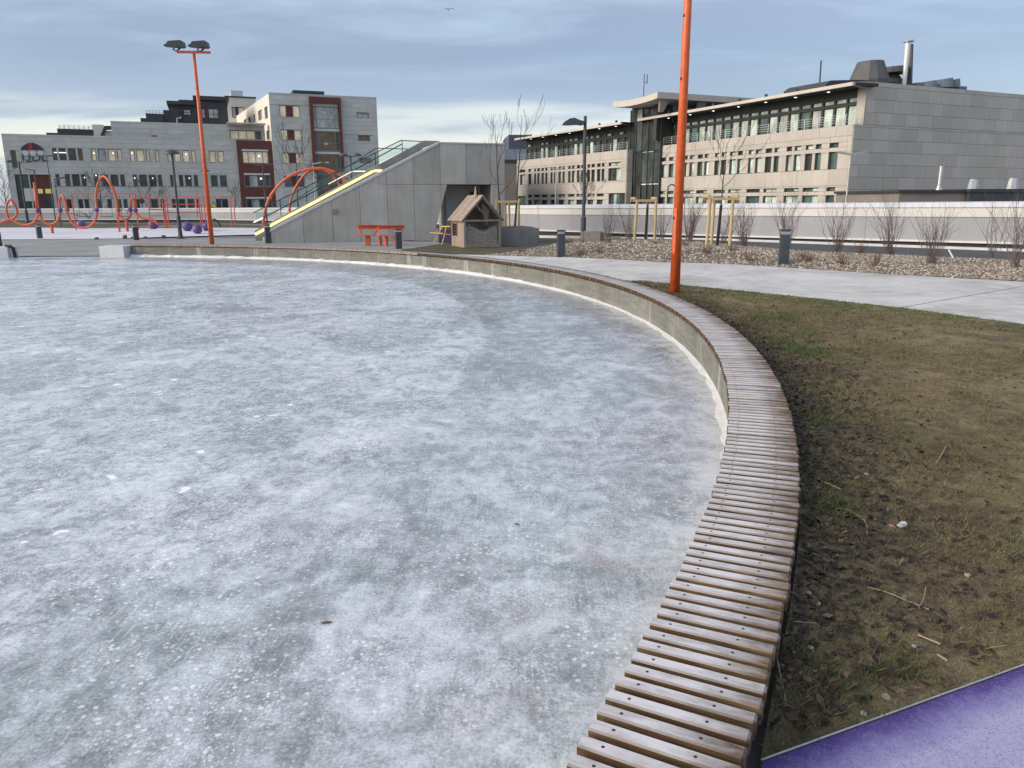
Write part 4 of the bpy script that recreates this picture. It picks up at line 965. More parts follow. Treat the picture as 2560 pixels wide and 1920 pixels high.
# roof: upswept edge along the facade, carried back
cor = Vector(aty(1643.5, 240, 84.0)); FR = Fac(cor[:2], -64.0)
prof = []
for x, y in ((1345, 280), (1430, 277), (1520, 268), (1620, 248), (1720, 222), (1800, 195), (1860, 172)):
    prof.append(FR.uz(*z5(x, y)))
FRr = Fac(cor[:2], 24.9)
ur, zr_ = FRr.uz(*z6(1100, 246))
zc = prof[-1][1]
back = FRr.u * 26.0
mb = MB(); TH = 0.62
for i in range(len(prof) - 1):
    A, B = FR.pt(prof[i][0], prof[i][1]), FR.pt(prof[i + 1][0], prof[i + 1][1]); up = Vector((0, 0, TH / 2))
    mb.hexa([A - up, B - up, B - up + back, A - up + back, A + up, B + up, B + up + back, A + up + back])
mb.build('roof', M_fascia, gt)
for x in (60, 450): 
    u, zq = FRr.uz(*z6(x, 330)); mb = MB(); mb.prism([FRr.pt(u, zc - 1.6, -0.4), FRr.pt(u + 0.5, zc - 1.6, -0.4), FRr.pt(u + 1.2, zc - 0.35, 0.0 - 0.3), FRr.pt(u, zc - 0.35, -0.3)], FRr.n * -0.25); mb.build('roof_bracket', M_greywood, gt)
mb = MB(); q = FR.pt(*FR.uz(*z5(1700, 215), -3), -3)
mb.tube([q - Vector((0, 0, 1)), q + Vector((0, 0, 2.6))], 0.05, 5); mb.tube([q + Vector((0.35, 0.1, 1.6)), q + Vector((0.35, 0.1, 2.6))], 0.05, 5); mb.beam(q + Vector((0, 0, 1.7)), q + Vector((0.35, 0.1, 1.7)), .05, .05); mb.build('antenna', M_dark, gt)

# low annex behind the ramp, blue-grey block beyond, low plant buildings on the right
def blockbldg(name, label, mat, Y, ang_, xl, xr, yt, depth, cap=None, capmat=None, group=None):
    F = Fac(aty(xl, 500, Y)[:2], ang_); a, zt0 = F.uz(xl, yt); b, _ = F.uz(xr, yt); zt0 = F.uz(xl, yt)[1]
    t = thing(name, label, 'building', F.pt((a + b) / 2, 0), group=group)
    mb = MB(); F.box(mb, a, b, -2, zt0, -depth, 0); mb.build('wall', mat, t)
    if cap: mb = MB(); F.box(mb, a - 0.1, b + 0.1, zt0 + 0.002, zt0 + cap, -depth - 0.1, 0.1); mb.build('roof_edge', capmat, t)
    return t, F, a, b, zt0
t, F, a, b, zt0 = blockbldg('low_annex', 'low brown rendered annex with a dark roof edge just left of the stone wing', M_brownwall, 100, 12, 1218, 1291, 407, 12, 0.4, M_frame)
t, F, a, b, zt0 = blockbldg('blue_office', 'blue-grey office block with a navy top floor seen in the gap beyond the bare trees', M_bluebldg, 170, 5, 1255, 1330, 373, 20)
mb = MB(); F.box(mb, a + 1.5, b, zt0 + 0.01, zt0 + 3.0, -16, -0.4); mb.build('top_storey', M_navy, t)
t, F, a, b, zt0 = blockbldg('plant_building', 'low dark plant building with steel roof vents before the grey stone wall', M_dark, 52, 8, 2425, 2760, 481, 10, 0.22, M_frame)
mb = MB(); F.box(mb, a - 4.8, a - 0.01, -2, zt0 + 0.0, -8, -0.4); mb.build('wall', M_brownwall, t)
mb = MB(); F.box(mb, a - 5.0, a - 0.11, zt0 + 0.005, zt0 + 0.17, -8, -0.25); mb.build('roof_edge', M_frame, t)
def vent(x0, x1, yb, yt, tall=False):
    u0, z0 = F.uz(*z7(x0, yb), -2); u1, _ = F.uz(*z7(x1, yb), -2); _, z1 = F.uz(*z7(x0, yt), -2); mb = MB(); w = abs(u1 - u0)
    c = F.pt((u0 + u1) / 2, zt0 + 0.1, -2); h = z1 - zt0
    if tall: mb.lathe(c, [(0.28, 0), (0.14, 0.35), (0.14, h), (0.16, h + .01), (0.16, h + 0.1)], 10)
    else: mb.tube([c, c + Vector((0, 0, 0.1)), c + Vector((0.03, 0, h * 0.85)), c + Vector((0.05, 0, h))], [w * 0.72, w * 0.6, w * 0.5, w * 0.44], 8)
    mb.build('roof_vent', M_steel, t)
vent(1005, 1038, 1360, 1205, True); vent(1265, 1332, 1360, 1302); vent(1590, 1662, 1362, 1295); vent(1800, 1870, 1362, 1298)

# ------------------------------------------------------------------ left-hand buildings
z1, z2 = Z(3.7712, 0, 200), Z(3.457, 400, 80)
zc4 = Z(6.9125, 640, 260)
FL = Fac(aty(680, 400, 112.0)[:2], 21.5)
hl = thing('grey_clinic', 'long three-storey pale grey building on the far left with an oxblood bay and grouped windows', 'building', FL.pt(-25, 0))
rA = [(497, 540), (557, 627), (645, 720), (737, 782), (862, 908), (925, 1000), (1018, 1088), (1105, 1150), (1225, 1268), (1285, 1360), (1375, 1415), (1462, 1500), (1578, 1615), (1640, 1700), (1720, 1785), (1805, 1843)]
rB = [(528, 565), (617, 665), (680, 755), (768, 815), (890, 930), (960, 1025), (1045, 1118), (1135, 1180), (1255, 1295), (1315, 1388), (1405, 1475), (1490, 1530), (1605, 1645), (1688, 1728), (1745, 1808), (1828, 1868)]
rC = [(620, 680), (738, 785), (797, 843), (920, 960), (1012, 1055), (1115, 1145), (1165, 1203), (1285, 1320), (1425, 1492), (1515, 1550), (1622, 1662), (1685, 1750), (1768, 1835), (1850, 1880)]
w2A = [(425, 482), (500, 553)]; w2B = [(440, 500), (518, 578)]; w2C = [(483, 530), (535, 590)]
def levels(fn, x, yt, yb, F=FL): return F.uz(*fn(x, yb))[1], F.uz(*fn(x, yt))[1]
zA, zB_, zC = levels(z1, 1400, 657, 770), levels(z1, 1400, 893, 1004), levels(z1, 1450, 1122, 1215)
zC = (zC[1] - 2.1, zC[1])
wl_ = []
def addrow(lst, fn, y, zz):
    for xl, xr in lst: wl_.append((FL.uz(*fn(xl, y))[0], FL.uz(*fn(xr, y))[0], *zz))
addrow(rA, z1, 710, zA); addrow(w2A, z2, 1080, zA); addrow(rB, z1, 945, zB_); addrow(w2B, z2, 1285, zB_); addrow(rC, z1, 1160, zC); addrow(w2C, z2, 1470, zC)
uw0 = FL.uz(*z1(40, 700))[0]; uw1 = FL.uz(684, 420)[0]; zW = FL.uz(*z1(1000, 528))[1]
bay = (FL.uz(*z2(664, 1000))[0], uw1 - 0.02)
cw = (FL.uz(*z1(108, 745))[0], FL.uz(*z1(158, 745))[0], *levels(z1, 130, 662, 828))
ent = (FL.uz(*z1(300, 1050))[0], FL.uz(*z1(495, 1050))[0], -1.5, FL.uz(*z1(400, 892))[1])
ent2 = (FL.uz(*z1(160, 1050))[0], FL.uz(*z1(285, 1050))[0], -1.5, FL.uz(*z1(220, 892))[1])
wl_.append(cw)
holes = wl_ + [ent, ent2]
mb = MB(); wall_sheet(mb, FL, uw0, bay[0], -2, zW, holes, 0, 0.3); mb.build('wall', M_ljoint, hl)
clad(FL, hl, 'cladding_panel', M_lstone, uw0, bay[0], 1.0, zW, holes, 0.62, 2.1, 0.0, 0.035, 0.02, 0.2, 290, seed=21)
rl = random.Random(5)
for k, r in enumerate(wl_):
    top = r[2] == zA[0]
    pm = rl.choice([M_gglow] * 5 + [M_gsky]) if top and r[0] > FL.uz(*z1(850, 700))[0] else rl.choice([M_gdark, M_gdark, M_gdark, M_gwarm])
    window(FL, hl, r, -0.14, M_lframe, pm, 0.08)
for x, y in ((1065, 690), (1245, 690), (1755, 700), (885, 690), (905, 900), (795, 920), (1270, 925), (1440, 925), (1785, 925)):
    u, z = FL.uz(*z1(x, y), -0.08); mb = MB(); mb.disc(FL.pt(u, z, -0.10), 0.085, FL.n, 8); mb.build('room_lamp', M_winlight, hl)
u, z = FL.uz(*z1(592, 686), -0.08); mb = MB(); FL.box(mb, u - 1.0, u + 0.5, z - 0.03, z + 0.07, -0.115, -0.10); mb.build('room_lamp', M_winlight, hl)
# entrance: oxblood recess, glass, stone piers
mb = MB(); FL.box(mb, ent[0] + .02, ent[1] - .02, ent[2], ent[3] - .02, -0.28, -0.12); mb.build('entrance_panel', M_redclad, hl)
window(FL, hl, (ent[0] + 1.2, ent[1] - 0.1, -1.4, levels(z1, 400, 1060, 1200)[1]), -0.05, M_frame, M_gdark, 0.1, (0.33, 0.66))
u, z = FL.uz(*z1(420, 1048), -0.04); 
for k in range(4): FL.piece('lit_letter_block', M_signy, hl, u - 2.2 + k * 1.15, u - 1.35 + k * 1.15, z - 0.28, z + 0.28, -0.11, -0.03)
window(FL, hl, ent2, -0.1, M_frame, [M_gdark, M_ggreen], 0.12, (0.5,), (0.5,))
FL.piece('sign_plate', M_white, hl, ent2[0] + 0.6, ent2[0] + 1.9, 2.3, 3.9, -0.05, 0.02)
# canopy mark on the wall: umbrella shape, three pale discs and letters
su, sz = FL.uz(*z1(305, 660), 0.06)
mb = MB(); prof = [(-1.3, 0), (-1.05, 0.4), (-.62, 0.72), (-0.2, 0.88), (0.2, 0.88), (.62, .72), (1.05, 0.4), (1.3, 0)]
mb.prism([FL.pt(su + a, sz + b, 0.05) for a, b in prof], FL.n * 0.08); mb.build('sign_canopy', basic('sign_plum', (0.045, 0.035, 0.07), (0.06, 0.045, 0.09), 2), hl)
mb = MB(); mb.prism([FL.pt(su + a, sz + b, 0.14) for a, b in ((-0.45, 0.0), (0.06, 0.0), (0.06, .86), (-0.18, .84), (-0.4, .5))], FL.n * 0.02); mb.build('sign_stripe', basic('sign_red', (0.30, 0.03, 0.03), (0.35, 0.04, 0.04), 2), hl)
for k in (-.8, 0.02, .85):
    mb = MB(); c = FL.pt(su + k, sz - 0.4, 0.05); mb.tube([c, c + FL.n * 0.1], 0.34, 14); mb.build('sign_disc', M_white, hl)
fc = bpy.data.curves.new('sign_letters', 'FONT'); fc.body = 'DDL'; fc.size = 1.45; fc.extrude = 0.05; fc.align_x = 'CENTER'; fc.materials.append(M_dark)
_t = bpy.data.objects.new('sign_letters', fc); fo = bpy.data.objects.new('sign_letters', bpy.data.meshes.new_from_object(_t)); bpy.data.objects.remove(_t); C.objects.link(fo); fo.parent = hl; fo.location = FL.pt(su + 0.1, FL.uz(*z1(305, 765))[1], 0.09) - root_off(hl); fo.rotation_euler = (R(90), 0, FL.a)
# oxblood bay
zbt = FL.uz(*z2(800, 937), 0.35)[1]
bw = []
for yt, yb in ((1030, 1137), (1235, 1340), (1440, 1540)):
    zz = (FL.uz(*z2(830, yb), 0.35)[1], FL.uz(*z2(830, yt), 0.35)[1]); y = (yt + yb) / 2; dx_ = (yt - 1030) * 0.085
    bw.append((FL.uz(*z2(712 + dx_, y), 0.35)[0], FL.uz(*z2(938 + dx_, y), 0.35)[0], *zz))
mb = MB(); wall_sheet(mb, FL, bay[0], bay[1], -2, zbt, bw, 0.35, 0.25); FL.box(mb, bay[0], bay[1], -2, zbt - 0.001, -0.5, 0.09); mb.build('bay', M_redclad, hl)
for k, r in enumerate(bw):
    window(FL, hl, r, 0.22, M_lframe, ([M_gglow, M_gglow, M_gglow, M_gglow] if k == 0 else [M_gdark, M_gsky, M_gdark, M_gdark]), 0.12, (0.22, 0.5, 0.78))
    FL.piece('blind_box', M_white, hl, r[0], r[1], r[3] + 0.001, r[3] + 0.22, 0.30, 0.42)
for k, (x, y) in enumerate(((856, 1072), (873, 1267))):
    u, z = FL.uz(*z2(x, y), 0.26); mb = MB(); mb.disc(FL.pt(u, z, 0.262), 0.14, FL.n, 8); mb.build('room_lamp', M_winlight, hl)
# recessed upper storey
OB = -2.2
us0, us1 = FL.uz(*z1(1050, 470), OB)[0], FL.uz(*z2(905, 860), OB)[0]
zU = FL.uz(*z2(300, 790), OB)[1]
rib = (FL.uz(*z2(604, 890), OB)[0], us1 - 0.5, FL.uz(*z2(750, 932), OB)[1], FL.uz(*z2(750, 850), OB)[1])
mb = MB(); wall_sheet(mb, FL, us0, us1, zW - 1, zU, [rib], OB, 0.3); mb.build('upper_wall', M_ljoint, hl)
clad(FL, hl, 'upper_panel', M_lstone, us0, us1, zW, zU, [rib], 0.62, 2.1, OB, 0.035, 0.02, 0.2, 90, seed=23)
window(FL, hl, rib, OB - 0.15, M_lframe, [M_gglow, M_gglow, M_gglow, M_gdark], 0.12, (0.27, 0.53, 0.8))
FL.piece('canopy', M_lstone, hl, rib[0] - 0.3, us1 + 0.1, rib[3] + 0.9, zU + 0.01, OB + 0.04, OB + 1.5)
mb = MB(); FL.box(mb, uw0, bay[0], zW - 0.4, zW - 0.1, -16, -0.31); mb.build('roof', M_darkclad, hl)
FL.piece('grille', M_greywood, hl, FL.uz(*z1(1425, 527), OB)[0], FL.uz(*z1(1482, 527), OB)[0], FL.uz(*z1(1450, 537), OB)[1], FL.uz(*z1(1450, 518), OB)[1], OB + 0.03, OB + 0.06)
# roof terrace on the left: dark box, rail, white parapet with a slanted black frame
for xl, xr, yt, yb, mt, nm in ((435, 545, 497, 525, M_darkclad, 'roof_box'), (542, 885, 462, 525, M_darkclad, 'roof_box'), (876, 980, 420, 530, M_lwhite, 'roof_parapet'), (985, 1048, 478, 530, M_white, 'roof_parapet')):
    a, b = FL.uz(*z1(xl, 500), -5)[0], FL.uz(*z1(xr, 500), -5)[0]; mb = MB(); FL.box(mb, a, b, zW - 0.5, FL.uz(*z1((xl + xr) / 2, yt), -5)[1], -9, -5); mb.build(nm, mt, hl)
mb = MB(); mb.prism([FL.pt(*FL.uz(*z1(x, y), -4.6), -4.6) for x, y in ((945, 525), (975, 525), (1000, 470), (1048, 470), (1048, 432), (985, 432))], FL.n * -0.3); mb.build('slanted_frame', M_frame, hl)
a, b = FL.uz(*z1(556, 440), -5.2), FL.uz(*z1(880, 440), -5.2); zl = FL.uz(*z1(700, 462), -5.2)[1]; zh = FL.uz(*z1(700, 428), -5.2)[1]
mb = MB()
for f in (1.0, 0.6, 0.25): FL.box(mb, a[0], b[0], zl + (zh - zl) * f - .04, zl + (zh - zl) * f, -5.22, -5.18)
mb.build('rail_bars', M_steel, hl)
for k in range(8): u = a[0] + (b[0] - a[0]) * k / 7; FL.piece('rail_post', M_steel, hl, u - .04, u + .04, zl, zh, -5.3, -5.23)

# tower with the oxblood window frame
tw_ = thing('grey_tower', 'tall pale grey block with a tall oxblood framed window column rising behind the stair ramp', 'building', FL.pt(8, 0))
OT = 0.45
zTw = FL.uz(*z2(1400, 552), OT)[1]
uT0 = FL.uz(*z2(942, 600), OT)[0] ; uT1 = FL.uz(*z2(1875, 700), OT)[0]
tr = []; panes_t = []
for k, (yt, yb, xs) in enumerate(((635, 738, (1032, 1085, 1152, 1210)), (843, 938, (1046, 1100, 1164, 1222)), (1042, 1137, (1060, 1115, 1177, 1235)), (1242, 1340, (1075, 1130, 1196, 1250)))):
    zz = (FL.uz(*z2(1130, yb), OT)[1], FL.uz(*z2(1130, yt), OT)[1]); y = (yt + yb) / 2
    tr.append((FL.uz(*z2(xs[0], y), OT)[0], FL.uz(*z2(xs[3], y), OT)[0], *zz))
sl = []
for xl, xr, yt, yb in ((1700, 1805, 697, 745), (1712, 1815, 893, 942), (1722, 1825, 1088, 1135)):
    sl.append((FL.uz(*z2(xl, yt), OT)[0], FL.uz(*z2(xr, yt), OT)[0], FL.uz(*z2(1750, yb), OT)[1], FL.uz(*z2(1750, yt), OT)[1]))
fr0, fr1 = FL.uz(*z2(1318, 700), OT)[0], FL.uz(*z2(1545, 700), OT)[0]
col_h = (fr0, fr1, -1.0, FL.uz(*z2(1430, 625), OT)[1])
holes = tr + sl + [col_h]
mb = MB(); wall_sheet(mb, FL, uT0, uT1, -2, zTw, holes, OT, 0.35); mb.build('front_wall', M_ljoint, tw_)
clad(FL, tw_, 'cladding_panel', M_lstone, uT0, uT1, 1.0, zTw, holes, 0.62, 2.1, OT, 0.035, 0.02, 0.2, 290, seed=31)
for k, r in enumerate(tr):
    window(FL, tw_, r, OT - 0.1, M_lframe, [M_gglow if k < 3 else M_gdark, M_redclad, M_gglow if k < 3 else M_gdark], 0.09, (0.31, 0.66))
    if k: FL.piece('sill_band', M_white, tw_, r[0], r[1], r[3] + 0.005, r[3] + 0.14, OT + 0.04, OT + 0.10)
for k, r in enumerate(sl): window(FL, tw_, r, OT - 0.14, M_lframe, [M_gsky, M_gwarm, M_gwarm][k], 0.08)
mb = MB(); zft = FL.uz(*z2(1430, 566), OT)[1]; e0 = FL.uz(*z2(1292, 700), OT)[0]; e1 = FL.uz(*z2(1562, 700), OT)[0]
zbm = FL.uz(*z2(1470, 1210), OT)[1]
FL.box(mb, e0, fr0 + .01, zbm, zft, OT, OT + 0.55); FL.box(mb, fr1 - .01, e1, zbm, zft, OT, OT + 0.55); FL.box(mb, fr0 + .01, fr1 - .01, col_h[3] + 0.05, zft - 0.002, OT, OT + 0.548)
mb.build('oxblood_frame', M_redclad, tw_)
ylv = [(628, 842), (842, 1040), (1040, 1200)]
for k, (yt, yb) in enumerate(ylv):
    zz = (FL.uz(*z2(1440, yb), OT)[1] + 0.15, FL.uz(*z2(1440, yt), OT)[1] - 0.25)
    window(FL, tw_, (fr0 + 0.05, fr1 - 0.05, *zz), OT - 0.12, M_lframe, [M_gsky, M_gsky, M_gsky] if k == 0 else [M_gdark, M_gwarm, M_gdark], 0.10, (0.12, 0.84), (0.42,))
    FL.piece('floor_band', M_white, tw_, fr0 + 0.05, fr1 - 0.05, zz[1] + 0.002, zz[1] + 0.34, OT - 0.1, OT + 0.06)
    FL.piece('radiator', M_white, tw_, fr0 + 1.4, fr1 - 1.8, zz[0] + (1.9 if k == 0 else 0.9), zz[0] + (2.3 if k == 0 else 1.15), OT - 0.11, OT - 0.07)
window(FL, tw_, (fr0 + 0.05, fr1 - 0.05, -0.6, zbm - 0.3), OT - 0.12, M_lframe, [M_gdark, M_gwarm, M_gdark], 0.1, (0.3, 0.7))
mb = MB(); a, b = FL.uz(*z2(1150, 530), -4)[0], FL.uz(*z2(1420, 530), -4)[0]; FL.box(mb, a, b, zTw - 0.5, FL.uz(*z2(1300, 508), -4)[1], -9, -4); mb.build('roof_box', M_darkclad, tw_)
mb = MB(); FL.box(mb, uT0 - 0.02, uT1 + .02, zTw + .002, zTw + 0.14, OT - 0.25, OT + 0.06); mb.build('parapet_cap', M_steel, tw_)
# pale side wall going away to the left, lit warm
FS = Fac(FL.pt(uT0, 0, OT)[:2], -63.0); dS = 34.0
FSb = Fac(FS.pt(-dS, 0)[:2], -63.0)
sw = []
for xl, xr, yt, yb in ((725, 752, 752, 800), (763, 786, 735, 790), (807, 823, 712, 780), (848, 884, 674, 762), (903, 933, 643, 752), (920, 945, 850, 930)):
    u0, _ = FS.uz(*z2(xl, (yt + yb) / 2)); u1, _ = FS.uz(*z2(xr, (yt + yb) / 2)); zm = FS.uz(*z2((xl + xr) / 2, yb))[1], FS.uz(*z2((xl + xr) / 2, yt))[1]
    if u0 > -dS: sw.append((u0, min(u1, -0.3), *zm))
mb = MB(); wall_sheet(mb, FS, -dS, -0.01, -2, zTw, sw, 0, 0.3); mb.build('side_wall', M_lwhite, tw_)
for r in sw: window(FS, tw_, r, -0.15, M_lframe, [M_gwarm, M_gsky], 0.09, (0.5,))
mb = MB(); mb.prism([FL.pt(uT0 + .1, zTw - .05, OT - .2), FL.pt(uT1, zTw - .05, OT - .2), FL.pt(uT1, zTw - .05, -14), FS.pt(-dS, zTw - .05, -6), FS.pt(-dS, zTw - .05, -.2)], (0, 0, -0.3)); mb.build('roof', M_darkclad, tw_)
# white stair block with its chimney, and the charcoal penthouse beyond the low roof
OW = -31.0
wb = thing('white_block', 'white rendered rooftop block with a square chimney between the tower and the charcoal penthouse', 'building', FL.pt(-3, 0, OW))
def ur(x, y, o): return FL.uz(*z2(x, y), o)
a, b = ur(572, 660, OW)[0], ur(832, 660, OW)[0]; zt_ = ur(700, 568, OW)[1]
wr = (ur(622, 700, OW)[0], ur(732, 700, OW)[0], ur(680, 742, OW)[1], ur(680, 648, OW)[1])
mb = MB(); wall_sheet(mb, FL, a, b, 2, zt_, [wr], OW, 0.3); FL.box(mb, a + 0.01, b, 2, zt_ - 0.01, -40, OW - 0.31); mb.build('wall', M_lwhite, wb)
mb = MB(); FL.box(mb, a - 0.1, b + 0.1, zt_ + .002, zt_ + 0.22, -40, OW + 0.1); mb.build('roof_edge', M_frame, wb)
window(FL, wb, wr, OW - 0.12, M_frame, [M_gsky, M_redclad, M_gglow], 0.1, (0.33, 0.5))
mb = MB(); c0, c1 = ur(630, 550, -34)[0], ur(698, 550, -34)[0]; zc_ = ur(660, 508, -34)[1]
FL.box(mb, c0, c1, zt_ + .22, zc_ - 1.2, -36.5, -34); FL.box(mb, c0 - 0.35, c1 + 0.35, zc_ - 1.199, zc_, -36.8, -33.7); mb.build('chimney', M_white, wb)
ph = thing('charcoal_penthouse', 'charcoal clad penthouse with terrace rails on top of the long grey building', 'building', FL.pt(-12, 0, -12))
OP = -12.0
pw_ = [(ur(202, 690, OP)[0], ur(265, 690, OP)[0], ur(230, 718, OP)[1], ur(230, 668, OP)[1]), (ur(357, 700, OP)[0], ur(390, 700, OP)[0], ur(370, 745, OP)[1], ur(370, 660, OP)[1]), (ur(416, 700, OP)[0], ur(506, 700, OP)[0], ur(460, 748, OP)[1], ur(460, 662, OP)[1])]
a, b = ur(168, 690, OP)[0], ur(585, 690, OP)[0]; zt_ = ur(440, 592, OP)[1]
mb = MB(); wall_sheet(mb, FL, a, b, 3, zt_ - 0.05, pw_, OP, 0.3); FL.box(mb, a + .01, b, 3, zt_ - .06, -20, OP - 0.31); mb.build('wall', M_darkclad, ph)
mb = MB(); FL.box(mb, ur(285, 590, OP)[0], b + 0.3, zt_, zt_ + 0.55, -20, OP + 0.6); FL.box(mb, a - 1.6, ur(300, 590, OP)[0], zt_ - 0.8, zt_ - 0.35, -20, OP + 0.9); mb.build('roof', M_frame, ph)
for k, r in enumerate(pw_): window(FL, ph, r, OP - 0.1, M_frame, M_gsky, 0.09, (0.5,) if k != 1 else (), (0.45,))
FL.piece('red_infill', M_redclad, ph, pw_[1][1] + 0.05, pw_[2][0] - 0.05, pw_[1][2], pw_[1][3], OP - 0.2, OP + 0.03)
x0, x1 = ur(30, 700, OP)[0], ur(170, 700, OP)[0]; mb = MB(); FL.box(mb, x0, x1, 3, ur(100, 678, OP)[1], -18, OP + 0.3); mb.build('terrace_block', M_darkclad, ph)
x0 = FL.uz(*z1(1325, 380), OP)[0]; x1 = FL.uz(*z1(1545, 380), OP)[0]; zl = FL.uz(*z1(1450, 320), OP)[1]
mb = MB(); FL.box(mb, x0, x1, 3, FL.uz(*z1(1400, 360), OP)[1], -18, OP); FL.box(mb, x0 + 0.8, x1, zl - 1.3, zl, -18, OP + 0.6); mb.build('terrace_block', M_darkclad, ph)
mb = MB(); zh = FL.uz(*z1(1450, 290), OP)[1]
for f in (1.0, 0.5): FL.box(mb, x0 + 0.9, x1, zl + (zh - zl) * f - .04, zl + (zh - zl) * f, OP + 0.52, OP + 0.56)
mb.build('rail_bars', M_steel, ph)
for k in range(6): u = x0 + 0.9 + (x1 - x0 - 0.9) * k / 5; FL.piece('rail_post', M_steel, ph, u - .035, u + .035, zl, zh, OP + 0.45, OP + 0.51)
mb = MB(); p = [FL.pt(*ur(x, y, OP + 0.4), OP + 0.4) for x, y in ((148, 785), (148, 745), (178, 745), (178, 730))]; mb.tube(p, 0.09, 6); mb.build('drain_pipe', M_white, ph)

# ------------------------------------------------------------------ floodlight masts
def mast(name, label, base, H, r0, r1, doors=True, yaw=0.0):
    t = thing(name, label, 'floodlight mast', base, yaw, 'orange floodlight masts by the rink')
    mb = MB(); mb.tube([(0, 0, -0.1), (0, 0, H * .5), (0, 0, H)], [r0, (r0 + r1) / 2, r1], 20); local(t, 'pole', mb, M_orange, True)
    mb = MB(); mb.beam((-0.75, 0, H + 0.06), (0.75, 0, H + 0.06), 0.10, 0.10); local(t, 'crossbar', mb, M_orange)
    for sx in (-0.80, 0.27):
        mb = MB(); x = sx
        prof = [(-0.48, 0.06), (-0.30, 0.17), (-0.26, 0.25), (0.28, 0.30), (0.40, 0.25), (0.43, 0.06), (0.34, 0.0), (-.2, 0.03)]
        mb.prism([(x + a, -0.22, H + 0.24 + b) for a, b in prof], (0, 0.44, 0)); hd = local(t, 'floodlight', mb, M_dark)
        mb = MB()
        for sy in (-0.235, 0.235): mb.beam((x - 0.05, sy, H + 0.12), (x + 0.16, sy, H + 0.30), 0.03, 0.05)
        mb.beam((x - 0.05, -0.235, H + 0.125), (x - 0.05, 0.235, H + 0.125), 0.05, 0.03); o = local(t, 'bracket', mb, M_dark); 
        mb = MB(); mb.tube([(x + 0.25, 0, H + 0.26), (x + 0.2, 0, H + 0.18), (x + 0.1, 0, H + 0.13)], 0.014, 6); local(t, 'cable', mb, M_black)
    if doors:
        d = MB(); n = 6; z0, z1 = 0.78, 1.62
        A = [R(205 + 8 * k) for k in range(n)]
        rr = r0 * 0.985 + 0.004
        for i in range(n - 1):
            for (a, b) in ((A[i], A[i + 1]),): d.add([(rr * math.cos(a), rr * math.sin(a), z0 + (0.03 if i in (0, n - 2) else 0)), (rr * math.cos(b), rr * math.sin(b), z0 + (0.03 if i in (0, n - 2) else 0)), (rr * math.cos(b), rr * math.sin(b), z1), (rr * math.cos(a), rr * math.sin(a), z1)], [(0, 1, 2, 3)])
        dr = local(t, 'service_door', d, M_orange); d = MB(); a = R(212); d.beam((rr * math.cos(a), rr * math.sin(a), 1.44), ((rr + .012) * math.cos(a), (rr + .012) * math.sin(a), 1.44), 0.03, 0.05); 
        o = local(dr, 'lock', d, M_black)
        d = MB(); a = R(212)
        for hz in (3.9, 4.95, 7.2): rz = r0 + (r1 - r0) * hz / H; d.beam((rz * math.cos(a) * .99, rz * math.sin(a) * .99, hz), ((rz + .006) * math.cos(a), (rz + .006) * math.sin(a), hz), 0.04, 0.045)
        local(t, 'bolt_hole', d, M_black)
    return t
pR = atz(1686, 735, 0.25); mast('floodlight_mast', 'tall orange mast rising from the lawn beside the curved bench, top out of sight', (pR.x, pR.y, gz(pR.x, pR.y)), 8.9, 0.098, 0.052)
pL = atz(530, 612, 0); m2 = mast('floodlight_mast', 'orange mast on the left with two dark floodlights on a short crossbar', (pL.x, pL.y, 0), 8.72, 0.118, 0.064, yaw=R(6))

# ------------------------------------------------------------------ bollards
def bollard(label, px, py, z, h, w):
    p = atz(px, py, z); t = thing('bollard', label, 'bollard', (p.x, p.y, z), math.atan2(p.y, p.x) - R(90) + R(12), 'dark light bollards along the paths')
    mb = MB(); mb.box(-w / 2, w / 2, -w / 2, w / 2, -0.05, h - 0.135); local(t, 'post', mb, M_dark)
    mb = MB(); mb.box(-w / 2 + .025, w / 2 - .025, -w / 2 + .025, w / 2 - .025, h - 0.135, h - 0.055); local(t, 'lamp_slot', mb, M_steel)
    mb = MB(); mb.box(-w / 2 - .006, w / 2 + .006, -w / 2 - .006, w / 2 + .006, h - 0.055, h); local(t, 'cap', mb, M_dark)
for lb, px, py, z, h, w in (('dark square bollard in front of the gravel bed to the right of the orange mast', 1957, 665, .25, .99, .24), ('dark square bollard at the gravel tip in front of the wooden platform', 1402, 644, .11, .94, .25), ('dark square bollard just right of the orange bench seats', 997, 622, .0, .86, .25),
    ('dark square bollard at the low foot of the lit stair ramp', 671, 608, 0, .93, .26), ('dark square bollard on the paving below the smallest hoop of the orange climbing tube', 341, 600, 0, .84, .26), ('dark square bollard on the left below the upright orange post', 100, 597, 0, .82, .26), ('dark square bollard cut by the left edge of the photo', -2, 619, 0, .86, .24)):
    bollard(lb, px, py, z, h, w)

